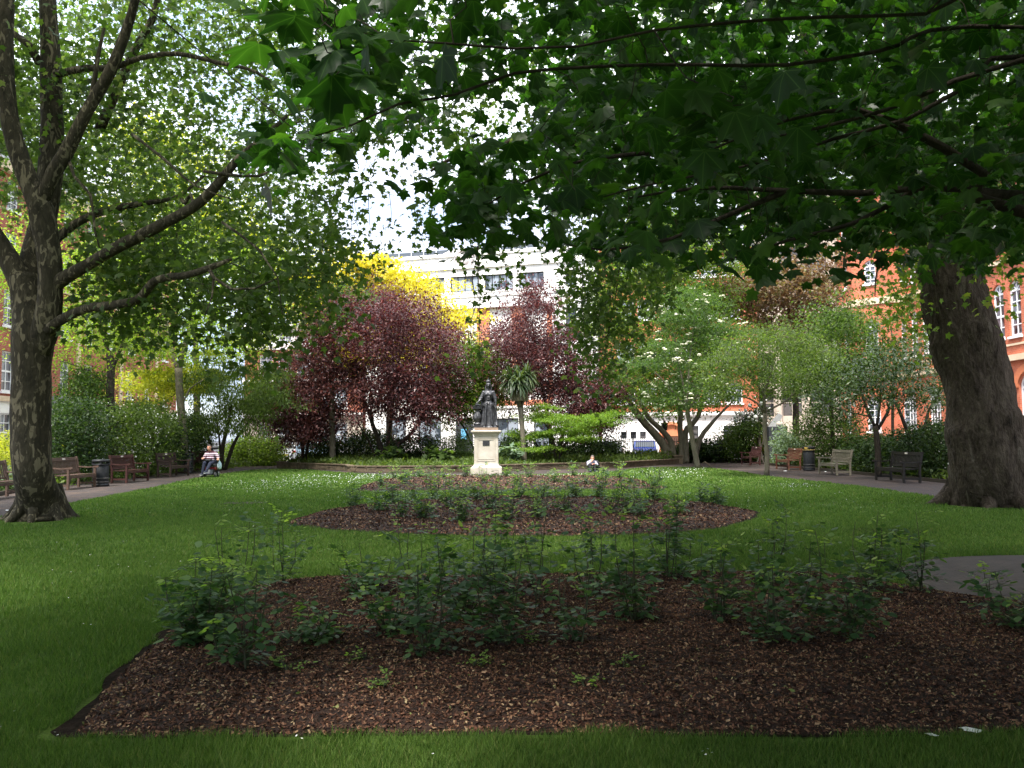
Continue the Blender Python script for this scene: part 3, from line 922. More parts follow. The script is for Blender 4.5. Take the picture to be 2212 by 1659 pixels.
text_obj('INSTITUTE OF PUBLIC HEALTH', .74, M_CARVE, wb, (WH(1060, 655)[0], -.004, ntx - .05), ext=.003)
mb = MB(); mb.box(-0.1, WW, .4, 12, 0, HTOP - .4); mb.box(0, WW, .001 + .0, .399, HTOP - .35, HTOP - .3)
mb.build('block', M_RENDER, wb)
mb = MB(); mb.box(0, WW, .01, .35, HTOP, HTOP + .1); mb.build('coping', M_RENDER, wb)
mb = MB()
mb.box(.3, WW - .3, 1.2, 1.25, HTOP + .1, HTOP + .75)
for i in range(18):
    x = .3 + (WW - .6) * i / 17
    mb.box(x - .03, x + .03, 1.1, 1.19, HTOP, HTOP + 1.0, 1)
mb.box(.3, WW - .3, 1.12, 1.18, HTOP + .95, HTOP + 1.0, 1)
mb.build('roof_railing', [M_RAIL, M_SILVER], wb)
mb = MB(); sx, sz = WH(1010, 926); mb.box(sx - .6, sx - .1, -.05, -.004, 1.6, 2.5); mb.build('notice_board', flat('blue_notice', (.12, .35, .55)), wb)

def grid_building(name, label, loc, rotz, W, D, floors, mats, cat='building', group=None, nx=6, win=(1.1, 2.0), ww=(2, 4), arch=(), gm=None, top=.8, wm=None, margin=1.2, sills=True):
    """brick block on a white or brick ground floor; floors = list of (z0, z1, sill, head, wall material)"""
    b = empty(name, loc, label, cat, group, rotz)
    sp = (W - 2 * margin) / nx
    for fi, (z0, z1, s, h, wmat) in enumerate(floors):
        hs = []
        for i in range(nx):
            cx = margin + sp * (i + .5)
            hs.append((cx - win[0] / 2, cx + win[0] / 2, z0 + s, z0 + h))
        facade('wall', W, z0, z1, hs, wmat, b, arches=range(len(hs)) if fi in arch else ())
        for q in hs: window(b, q, ww[0], ww[1], wm or M_WINW, gm or M_GLASS, arch=fi in arch, sill=sills, sash=True, fw=.09, bars=.045)
    H = floors[-1][1]
    return b, H

# ================================================================== left brick terrace (faces +X)
lb, LH = grid_building('brick_terrace', 'tall red brick terrace with white ground floor and sash windows along the left side', (-30, 38, 0), PI / 2, 38, 10,
    [(0, 4.1, 1.0, 3.3, M_RENDER), (4.1, 8.0, .5, 2.9, M_DARKBRICK), (8.0, 11.6, .5, 2.7, M_DARKBRICK), (11.6, 15.0, .5, 2.5, M_DARKBRICK), (15.0, 18.2, .5, 2.3, M_DARKBRICK)], None, nx=11, win=(1.25, 2.2), arch=())
mb = MB(); mb.box(-.05, 38.05, -.14, -.001, 4.0, 4.3); mb.box(-.05, 38.05, -.35, -.001, 17.6, 18.2); mb.box(-.05, 38.05, -.08, -.001, 11.5, 11.75)
for i in range(0, 12):
    x = 1.2 + (38 - 2.4) / 11 * i
    if i % 2 == 0: mb.box(x - .25, x + .25, -.09, -.0015, 4.3, 11.5)
mb.build('cornice', M_STONE, lb)
mb = MB(); mb.box(.0, 38, .3, 10, 0, 18.0); mb.build('block', M_DARKBRICK, lb)
mb = MB(); mb.add([(-.1, -.1, 18.2), (38.1, -.1, 18.2), (38.1, 2.5, 21.4), (-.1, 2.5, 21.4), (-.1, 10, 21.4), (38.1, 10, 21.4), (-.1, 10, 18), (38.1, 10, 18)], [(0, 1, 2, 3), (3, 2, 5, 4), (4, 5, 7, 6), (0, 3, 4, 6), (1, 7, 5, 2)])
mb.build('roof', M_ROOF, lb)
mb = MB(); mb.lathe([(1.0, 0), (1.0, .12), (.9, .3), (.6, .55), (.05, .7)], n=20); o = mb.build('porch_hood', M_ROOF, lb); o.location = (17.4, -.3, 3.9)

# ================================================================== lower building left of the institute
mbld, _ = grid_building('brick_house', 'brown brick house with white balconies beyond the left trees', (-25.5, 81, 0), -.12, 11.6, 9,
    [(0, 4.0, 1.0, 3.2, M_CONC), (4.0, 7.2, .6, 2.5, M_DARKBRICK), (7.2, 10.4, .6, 2.5, M_DARKBRICK), (10.4, 12.6, .4, 1.7, M_RENDER)], None, nx=5, win=(1.3, 2), gm=M_GLASSB)
mb = MB(); mb.box(0, 11.6, .3, 9, 0, 12.5); mb.build('block', M_DARKBRICK, mbld)
mb = MB()
for z in (4.0, 7.2, 10.3, 12.4): mb.box(-.1, 11.7, -.45, -.001, z - .12, z + .14)
mb.build('cornice', M_RENDER, mbld)
mb = MB()
for i in range(24): mb.box(.2 + i * .48, .24 + i * .48, -.42, -.39, 7.36, 8.1)
mb.box(.2, 11.4, -.43, -.38, 8.1, 8.16)
mb.build('balcony_rail', M_WIND, mbld)

# ================================================================== low white range with red brick above, centre right
rb, RH = grid_building('mixed_building', 'red brick block on a white ground floor with orange arched doorway behind the leaning trees', (7.6, 72.3, 0), -.05, 13.2, 10,
    [(3.6, 7.2, .9, 2.6, M_REDBRICK), (7.2, 10.8, .9, 2.6, M_REDBRICK), (10.8, 14.4, .9, 2.6, M_REDBRICK), (14.4, 17.6, .9, 2.6, M_REDBRICK)], None, nx=6, win=(1.5, 1.7), ww=(3, 2), gm=M_GLASSB)
low = [(1.6, 2.1, 1.55, 2.15), (2.4, 2.9, 1.55, 2.15), (3.2, 3.7, 1.55, 2.15), (7.5, 8.1, 1.3, 2.6), (10.2, 11.4, 1.2, 2.6)]
dor = (5.0, 6.7, .05, 2.75)
facade('wall', 13.2, 0, 3.6, low + [dor], M_RENDER, rb, arches=(5,), y=-.0)
for h in low: window(rb, h, 1, 2, M_WIND, M_GLASSD, fw=.06)
M_ORDOOR = flat('orange_stone_surround', (.55, .20, .10), var=.9)
mb = MB()
n = 14
for t in range(n):
    t0, t1 = PI * t / n, PI * (t + 1) / n
    q = [(5.85 + rr * math.cos(tt), 1.9 + rr * math.sin(tt)) for rr in (1.05, .84) for tt in (t0, t1)]
    v = [(x, yy, z) for yy in (-.08, .1) for x, z in (q[0], q[1], q[3], q[2])]
    mb.add(v, [(0, 1, 2, 3), (7, 6, 5, 4), (3, 2, 6, 7), (0, 4, 5, 1)])
mb.box(4.8, 5.02, -.08, .1, .05, 1.9); mb.box(6.68, 6.9, -.08, .1, .05, 1.9); mb.box(5.02, 6.68, .12, .2, 1.75, 2.74)
mb.build('doorway', M_ORDOOR, rb)
mb = MB(); mb.box(5.3, 6.4, .16, .24, .05, 1.74); mb.box(5.4, 5.8, .135, .16, .3, 1.5); mb.box(5.9, 6.3, .135, .16, .3, 1.5); mb.build('door', flat('brown_door', (.10, .05, .035)), rb)
mb = MB(); mb.box(-.1, 13.3, -.25, -.001, 3.5, 3.8); mb.build('cornice', M_RENDER, rb)
mb = MB()
for z in (7.1, 10.7, 14.3, 17.5): mb.box(-.1, 13.3, -.18, -.001, z, z + .25)
mb.build('string_course', M_TERRA, rb)
mb = MB(); mb.box(0, 13.2, .3, 10, 0, 17.5); mb.build('block', M_REDBRICK, rb)
mb = MB(); mb.add([(-.1, -.1, 17.76), (13.3, -.1, 17.76), (13.3, 3, 20), (-.1, 3, 20), (-.1, 10, 20), (13.3, 10, 20)], [(0, 1, 2, 3), (3, 2, 5, 4)]); mb.build('roof', M_ROOF, rb)

# ================================================================== beige concrete frame building
cb = empty('concrete_building', (20.6, 73.5, 0), 'beige concrete framed block with tall columns right of centre', 'building', rotz=-.25)
CW = 11.5; cols = 5; cp = CW / cols
hol = []
for fl in range(6):
    z0 = 3.0 + fl * 3.1
    for i in range(cols): hol.append((i * cp + .30, (i + 1) * cp - .30, z0 + .35, z0 + 2.75))
facade('wall', CW, 0, 22.4, hol, M_CONC, cb, depth=.5)
for h in hol: window(cb, h, 2, 2, M_CONC, M_GLASSD, y=.42, fw=.08, bars=.07)
mb = MB()
for i in range(cols + 1): mb.box(i * cp - .22, i * cp + .22, -.35, -.001, 0, 22.6)
mb.build('column', M_CONC, cb)
mb = MB(); mb.box(0, CW, .55, 11, 0, 22.3); mb.box(-.2, CW + .2, -.4, -.352, 22.0, 22.9); mb.build('block', M_CONC, cb)

# ================================================================== right red brick building (faces -X) with corner turret
rr = empty('red_brick_hospital', (29.5, 66, 0), 'bright red brick building with white arched sash windows along the right side', 'building', rotz=-PI / 2)
RW = 46
def xY(Y): return 66 - Y
flo = [(0, 6.2), (6.2, 12.0), (12.0, 17.2), (17.2, 21.0)]
Hs = []
for i in range(12):
    c_ = 3.0 + i * 3.6
    Hs.append((c_ - .85, c_ + .85, 1.75, 5.25))
facade('wall', RW, 0, 6.2, Hs, M_REDBRICK, rr, arches=range(len(Hs)))
for h in Hs: window(rr, h, 4, 5, M_WINW, M_GLASS, fw=.13, bars=.06, arch=True, sill=True)
Hs = []
for i in range(12):
    c_ = 3.0 + i * 3.6
    for k in (-.95, .95): Hs.append((c_ + k - .6, c_ + k + .6, 7.45, 10.75))
facade('wall', RW, 6.2, 12.0, Hs, M_REDBRICK, rr, arches=range(len(Hs)))
for h in Hs: window(rr, h, 2, 4, M_WINW, M_GLASS, fw=.12, bars=.06, arch=True, sill=True, sash=True)
Hs = []
for i in range(12):
    c_ = 3.0 + i * 3.6
    for k in (-.95, .95): Hs.append((c_ + k - .55, c_ + k + .55, 12.9, 15.9))
facade('wall', RW, 12.0, 17.2, Hs, M_REDBRICK, rr)
for h in Hs: window(rr, h, 2, 4, M_WINW, M_GLASS, fw=.12, bars=.06, sill=True, sash=True)
mb = MB()
for z, pr, hh in ((6.0, .22, .35), (6.9, .06, .12), (11.9, .15, .25), (16.9, .4, .5)): mb.box(-.05, RW, -pr, -.0015, z, z + hh)
mb.build('cornice', M_STONE, rr)
for i in range(12):
    mb = MB()
    c_ = 3.0 + i * 3.6
    n = 10
    for t in range(n):
        t0, t1 = PI * t / n, PI * (t + 1) / n
        q = [(c_ + q_ * math.cos(tt), 4.4 + q_ * math.sin(tt)) for q_ in (1.35, .9) for tt in (t0, t1)]
        v = [(x, yy, z) for yy in (-.09, -.004) for x, z in (q[0], q[1], q[3], q[2])]
        mb.add(v, [(0, 1, 2, 3), (3, 2, 6, 7), (0, 4, 5, 1)])
    mb.build('brick_arch', M_TERRA, rr)
mb = MB(); mb.box(0, RW, .3, 12, 0, 17.1); mb.build('block', M_REDBRICK, rr)
mb = MB(); mb.add([(0, -.3, 17.4), (RW, -.3, 17.4), (RW, 4, 21.5), (0, 4, 21.5), (0, 12, 21.5), (RW, 12, 21.5)], [(0, 1, 2, 3), (3, 2, 5, 4)]); mb.build('roof', M_ROOF, rr)
# turret: octagon at the near corner of view, in front of the far end
tcx, tcy = 29.6, 66.5
tur = empty('brick_turret', (tcx, tcy, 0), 'octagonal red brick corner tower with cream bands and arched top window', 'tower')
R8 = 3.6
def octa(r, z0, z1, mb, mi=0, off=PI / 8):
    mb.prism([(r * math.cos(off + k * PI / 4), r * math.sin(off + k * PI / 4)) for k in range(8)], z0, z1, mi)
mb = MB(); octa(R8 - .3, 0, 20.5, mb); mb.build('core', M_REDBRICK, tur)
ap = R8 * math.cos(PI / 8); fwid = 2 * R8 * math.sin(PI / 8)
for k in range(8):
    a = k * PI / 4            # outward direction of this face
    # outward = (cos a, sin a); local -y = outward -> rotation = a + pi/2
    rot = a + PI / 2
    off = Vector((math.cos(a) * ap, math.sin(a) * ap, 0)) - Vector((math.cos(rot), math.sin(rot), 0)) * fwid / 2
    vis = k in (3, 4, 5, 6)
    hs = [(fwid / 2 - .5, fwid / 2 + .5, 2.0, 4.6), (fwid / 2 - .5, fwid / 2 + .5, 7.4, 10.4), (fwid / 2 - .45, fwid / 2 + .45, 13.2, 15.0), (fwid / 2 - .7, fwid / 2 + .7, 17.0, 19.6)] if vis else []
    w_ = facade('wall', fwid, 0, 20.5, hs, M_REDBRICK, tur, arches=(0, 1, 2, 3) if vis else ())
    w_.location = off; w_.rotation_euler.z = rot
    for h in hs:
        q = window(tur, h, 2, 4, M_WINW, M_GLASS, fw=.1, bars=.05, arch=True, sill=True)
        q.location = off; q.rotation_euler.z = rot
mb = MB()
for z, e, hh in ((6.0, .2, .35), (11.6, .1, .5), (16.0, .15, .3), (20.3, .35, .5)):
    mb = MB(); octa(R8 + e, z, z + hh, mb); mb.build('cream_band', M_STONE, tur)
mb = MB(); octa(R8 + .1, 20.8, 20.9, mb)
vs = [((R8 + .2) * math.cos(PI / 8 + k * PI / 4), (R8 + .2) * math.sin(PI / 8 + k * PI / 4), 20.9) for k in range(8)] + [(0, 0, 25.5)]
mb.add(vs, [(k, (k + 1) % 8, 8) for k in range(8)]); mb.build('roof', M_ROOF, tur)
# ------------------------------------------------------------------ low stone wall
M_WALLST = pmat('weathered_wall_stone', [(.25, (.075, .055, .036)), (.55, (.14, .105, .07)), (.8, (.22, .17, .115))], scale=3, rough=.9, bump=.8, bscale=20, dirt=(2.0, .55, .75, (.045, .05, .025)))
WALL = [g2(*p) for p in ((609, 1011), (739, 1016), (766, 1020), (890, 1020.5), (1016, 1019.5), (1220, 1013), (1310, 1011.5), (1390, 1007), (1465, 1002))]
def low_wall():
    pts, _ = catmull([(x, y, 0) for x, y in WALL], .25)
    pts = [Vector(p) for p in pts]
    L = [0]
    for i in range(1, len(pts)): L.append(L[-1] + (pts[i] - pts[i - 1]).length)
    def at(s):
        s = max(0, min(L[-1] - 1e-4, s))
        i = max(j for j in range(len(L)) if L[j] <= s); i = min(i, len(pts) - 2)
        return pts[i].lerp(pts[i + 1], (s - L[i]) / max(1e-6, L[i + 1] - L[i]))
    t = empty('garden_wall', (WALL[0][0], WALL[0][1], 0), 'low curving wall of thin weathered stone courses in front of the planted bed', 'wall')
    mb = MB()
    for c in range(4):
        s = (c % 2) * .25
        while s < L[-1]:
            w = random.uniform(.3, .75); e = min(L[-1], s + w)
            a, b = at(s + .006), at(e - .006); dy = random.uniform(-.014, .014)
            mb.beam(a + Vector((0, dy + .15, .035 + c * .068)), b + Vector((0, dy + .15, .035 + c * .068)), .3, .060)
            s = e
    mb.beam(pts[0] + Vector((0, .17, .12)), pts[1] + Vector((0, .17, .12)), .2, .2)
    for i in range(0, len(pts) - 2, 2): mb.beam(pts[i] + Vector((0, .16, .115)), pts[i + 2] + Vector((0, .16, .115)), .24, .22)
    world_child('wall', mb.mesh('wall'), t, M_WALLST)
    mb = MB(); s = 0
    while s < L[-1]:
        e = min(L[-1], s + random.uniform(.5, .8)); a, b = at(s + .006), at(e - .006)
        mb.beam(a + Vector((0, .15, .30)), b + Vector((0, .15, .30)), .37, .05); s = e
    world_child('coping', mb.mesh('coping'), t, M_WALLST)
    for q, h in ((pts[0], .36), (pts[-1], .50)):
        mb = MB()
        for k in range(int(h / .08)): mb.box(q.x - .27 + random.uniform(-.01, .01), q.x + .27, q.y - .12, q.y + .4, k * .08 + .003, k * .08 + .075)
        mb.box(q.x - .34, q.x + .34, q.y - .18, q.y + .46, int(h / .08) * .08, int(h / .08) * .08 + .06)
        world_child('pier', mb.mesh('pier'), t, M_WALLST)
low_wall()

# kerb boards along the path backs
M_EDGE = flat('path_edging', (.055, .045, .035))
mb = MB()
e = [g2(*p) for p in ((-60, 1083), (115, 1044), (240, 1028), (340, 1018), (430, 1008), (520, 1002.5), (600, 1002))]
for a, b in zip(e[:-1], e[1:]): mb.beam((a[0] - .1, a[1], .03), (b[0] - .1, b[1], .03), .06, .12)
tag(mb.build('path_edging', M_EDGE), 'dark timber edging along the back of the left path', 'edging')
mb = MB()
e = [g2(*p) for p in ((1478, 996), (1540, 995), (1600, 997), (1700, 1008), (1800, 1018), (1900, 1028), (2060, 1044))] + [(15.4, 22)]
for a, b in zip(e[:-1], e[1:]): mb.beam((a[0] + .1, a[1], .03), (b[0] + .1, b[1], .03), .06, .12)
tag(mb.build('path_edging', M_EDGE), 'dark timber edging along the back of the right path', 'edging')

# ------------------------------------------------------------------ benches
def wood(name, c, dirt=None): return pmat(name, [(.25, tuple(k * .6 for k in c)), (.6, c), (.85, tuple(k * 1.45 for k in c))], scale=7, rough=.6, spec=.3, bump=.4, stretch=(1, 1, 4), dirt=dirt)
W_RED = wood('red_brown_timber', (.058, .020, .016)); W_BROWN = wood('brown_timber', (.095, .058, .042)); W_ORANGE = wood('orange_brown_timber', (.115, .042, .025), (3, .5, .7, (.15, .12, .06)))
W_GREY = wood('weathered_grey_timber', (.20, .175, .13)); W_DARK = wood('dark_stained_timber', (.014, .011, .009)); W_MAR = wood('maroon_timber', (.050, .016, .015))
M_PLAQ = flat('pale_plaque', (.55, .5, .45), var=.9)
def bench(x, y, rot, W, label, plaque=True, slats=19, L=1.78):
    """seat faces local -y"""
    t = empty('park_bench', (x, y, 0), label, 'bench', 'timber benches along the garden paths', rot); t.scale = (1.08, 1.08, 1.1)
    mb = MB(); n = 5
    for i in range(n): mb.box(-L / 2 + .03, L / 2 - .03, -.27 + i * .1, -.185 + i * .1, .415 - .012 * math.sin(PI * i / 4), .44 - .012 * math.sin(PI * i / 4))
    mb.box(-L / 2 + .04, L / 2 - .04, -.285, -.25, .33, .405)
    for s in (-1, 1):
        mb.add([(s * (L / 2 - .05), -.28, .33), (s * (L / 2 - .22), -.28, .33), (s * (L / 2 - .05), -.28, .22), (s * (L / 2 - .05), -.255, .33), (s * (L / 2 - .22), -.255, .33), (s * (L / 2 - .05), -.255, .22)], [(0, 1, 2), (3, 5, 4), (0, 3, 4, 1), (1, 4, 5, 2)])
    mb.build('seat', W, t, bevel=.004)
    mb = MB()
    A = Matrix.Translation((0, .245, .42)) @ Matrix.Rotation(math.radians(-11), 4, 'X')
    def bx(x0, x1, y0, y1, z0, z1): mb.box(x0, x1, y0, y1, z0, z1, M=A)
    bx(-L / 2 + .06, L / 2 - .06, -.02, .025, .44, .545); bx(-L / 2 + .06, L / 2 - .06, -.018, .022, .05, .10)
    for i in range(slats):
        xx = -L / 2 + .12 + (L - .24) * i / (slats - 1)
        bx(xx - .022, xx + .022, -.008, .012, .10, .44)
    mb.build('backrest', W, t, bevel=.004)
    if plaque:
        mb = MB(); mb.box(-.09, .09, -.026, -.021, .47, .52, M=A); mb.build('plaque', M_PLAQ, t)
    for s in (-1, 1):
        mb = MB(); x0, x1 = (s * L / 2 - .035, s * L / 2 + .035)
        mb.box(x0, x1, -.30, -.23, 0.0, .62); mb.build('leg', W, t, bevel=.006)
        mb = MB()
        mb.box(x0, x1, .215, .285, 0, .42)
        mb.box(x0, x1, -.035, .035, 0, .56, M=A); mb.build('leg', W, t, bevel=.006)
        mb = MB()
        prof = [(-.37, .615), (-.38, .65), (-.35, .675), (-.28, .675), (-.15, .655), (.0, .65), (.15, .66), (.30, .675), (.30, .64), (.0, .612), (-.2, .62)]
        nn = len(prof)
        mb.add([(x0 - .01, a, b) for a, b in prof] + [(x1 + .01, a, b) for a, b in prof], [tuple(range(nn)), tuple(reversed(range(nn, 2 * nn)))] + [(i, i + nn, (i + 1) % nn + nn, (i + 1) % nn) for i in range(nn)])
        mb.build('armrest', W, t)
        mb = MB(); mb.box(s * L / 2 - .02, s * L / 2 + .02, -.23, .215, .10, .16); mb.build('stretcher', W, t)
    return t
def bpos(x, y): return g2(x, y)
x, y = bpos(-8, 1077); bench(x, y, PI / 2, W_BROWN, 'brown timber bench cut off at the left picture edge beside the spotted trunk')
x, y = bpos(158, 1055); bench(x, y, PI / 2 + .03, W_BROWN, 'worn grey brown slatted bench just right of the spotted left trunk')
x, y = bpos(281, 1041); bench(x, y, PI / 2, W_RED, 'red brown slatted bench between the first left bin and the dark brown bench')
x, y = bpos(374, 1029); bench(x, y, PI / 2 - .03, wood('dull_brown_timber', (.042, .025, .020)), 'dark brown bench beside the second left bin under the slim forked trunk')
x, y = bpos(446, 1018); bench(x, y, PI / 2 - .05, W_MAR, 'maroon bench partly hidden behind the man in the powered wheelchair')
x, y = bpos(1622, 1004); bench(x, y, -PI / 2 - .02, W_MAR, 'small far maroon bench between the right bins, left of the slim tree')
x, y = bpos(1703, 1014); bench(x, y, -PI / 2, W_ORANGE, 'orange brown bench with lichen beside the gold marked bin', slats=15)
x, y = bpos(1803, 1025); bench(x, y, -PI / 2 + .02, W_GREY, 'weathered pale grey bench to the right of the gold marked bin', plaque=False, slats=16)
x, y = bpos(1939, 1040); bench(x, y, -PI / 2 + .03, W_DARK, 'nearly black bench with small plaque beside the great leaning trunk', slats=20, L=1.95)

# ------------------------------------------------------------------ bins
M_BIN = flat('black_bin_plastic', (.011, .012, .014), rough=.5, spec=.35, var=.85, scale=12)
M_BAND = flat('dull_silver_band', (.07, .065, .06), rough=.5)
M_GOLD = flat('gold_bin_paint', (.45, .31, .07), rough=.5)
def bin_(x, y, label, gold=False, h=1.05):
    t = empty('litter_bin', (x, y, 0), label, 'litter bin', 'black litter bins along the paths')
    mb = MB(); mb.lathe([(.285, 0), (.29, .06), (.265, .08), (.27, .12), (.27, .80 * h), (.255, .82 * h)], 28); mb.build('body', M_BIN, t)
    mb = MB()
    for z in (.13, .26): mb.lathe([(.272, z), (.283, z + .005), (.283, z + .035), (.272, z + .04)], 28)
    mb.build('band', M_BAND, t)
    mb = MB()
    mb.lathe([(.29, .90 * h), (.30, .905 * h), (.30, .985 * h), (.27, 1.0 * h), (.10, 1.0 * h), (.09, .985 * h), (.01, .985 * h)], 28)
    for k in range(4):
        a = k * PI / 2 + .4
        mb.box(.24 * math.cos(a) - .05, .24 * math.cos(a) + .05, .24 * math.sin(a) - .05, .24 * math.sin(a) + .05, .81 * h, .90 * h)
    mb.lathe([(.285, .79 * h), (.298, .80 * h), (.298, .83 * h), (.285, .84 * h)], 28)
    mb.build('lid', M_BIN, t)
    if gold:
        mb = MB(); mb.lathe([(.299, .845 * h), (.3015, .85 * h), (.3015, .862 * h), (.299, .865 * h)], 28); mb.build('gold_stripe', M_GOLD, t)
        a0 = math.atan2(-y, -x) - .35
        mb = MB()      # worn gold emblem, no longer readable
        for k, (da, w_, z0, z1) in enumerate(((-.36, .02, .92, .965), (-.24, .035, .90, .975), (-.10, .05, .885, .98), (.02, .04, .89, .975), (.12, .03, .91, .965), (.24, .02, .92, .955))):
            a = a0 + da; cx_, cy_ = .303 * math.cos(a), .303 * math.sin(a); tx_, ty_ = -math.sin(a) * w_ / 2, math.cos(a) * w_ / 2
            mb.beam((cx_ - tx_, cy_ - ty_, (z0 + z1) / 2 * h), (cx_ + tx_, cy_ + ty_, (z0 + z1) / 2 * h), .004, (z1 - z0) * h)
        mb.build('gold_emblem', M_GOLD, t)
    return t
x, y = bpos(217, 1050); bin_(x, y, 'black ribbed litter bin between the grey brown and the red brown left benches', h=.95)
x, y = bpos(405, 1022); bin_(x, y, 'black litter bin in front of the slim forked trunk, left of the wheelchair', h=.98)
x, y = bpos(1557, 998); bin_(x, y, 'tall black litter bin by the right end of the stone wall', h=1.25)
x, y = bpos(1748, 1016); bin_(x, y, 'black litter bin with worn gold markings beside the pale grey bench', gold=True, h=1.15)

# ------------------------------------------------------------------ iron railings
M_IRON = flat('black_iron', (.022, .022, .025), rough=.5)
def railing(p0, p1, label):
    p0 = Vector((*p0, 0)); p1 = Vector((*p1, 0)); L = (p1 - p0).length
    t = empty('iron_railing', p0, label, 'railing', 'black iron railings round the garden', math.atan2(p1.y - p0.y, p1.x - p0.x))
    mb = MB(); n = int(L / .15)
    for i in range(n):
        x = (i + .5) * L / n
        mb.beam((x, 0, .09), (x, 0, 1.50), .022, .022)
        mb.add([(x - .028, 0, 1.50), (x, -.02, 1.50), (x + .028, 0, 1.50), (x, .02, 1.5), (x, 0, 1.62)], [(0, 1, 4), (1, 2, 4), (2, 3, 4), (3, 0, 4)])
    mb.build('bar_panel', M_IRON, t)
    for z in (.22, 1.34):
        mb = MB(); mb.box(0, L, -.02, .02, z, z + .035); mb.build('rail', M_IRON, t)
    k = max(1, int(L / 8))
    for i in range(k + 1):
        mb = MB(); x = i * L / k; mb.box(x - .035, x + .035, -.035, .035, .07, 1.62); mb.ball((x, 0, 1.68), .06, 8, 6); mb.build('post', M_IRON, t)
railing((-19.7, 60.15), (-2, 60.15), 'black iron railing behind the purple tree on the left of the far end')
railing((-2, 60.15), (19, 60.15), 'black iron railing behind the leaning trees on the right of the far end')
railing((-19.75, 20), (-19.75, 60.1), 'black iron railing along the left side behind the hedge')
railing((19.05, 60.1), (19.05, 18), 'black iron railing along the right side behind the benches')

# ------------------------------------------------------------------ statue
M_BRONZE = pmat('dark_lead_statue', [(.25, (.012, .012, .014)), (.55, (.040, .040, .044)), (.8, (.11, .11, .12))], scale=9, detail=8, rough=.42, spec=.6, metal=.35, bump=.5, bscale=25)
M_PED = pmat('portland_stone', [(.25, (.34, .30, .25)), (.6, (.45, .41, .35)), (.8, (.54, .49, .42))], scale=2.2, rough=.85, bump=.3, bscale=30, dirt=(3, .58, .8, (.34, .28, .19)))
M_PLINTH = pmat('brown_plinth', [(.3, (.16, .11, .08)), (.7, (.30, .22, .16))], scale=3, rough=.85)
def remesh(o, vox, smooth=1):
    m = o.modifiers.new('fuse', 'REMESH'); m.mode = 'VOXEL'; m.voxel_size = vox; m.use_smooth_shade = True
    if smooth:
        s = o.modifiers.new('soft', 'SMOOTH'); s.iterations = smooth; s.factor = .5
    return o
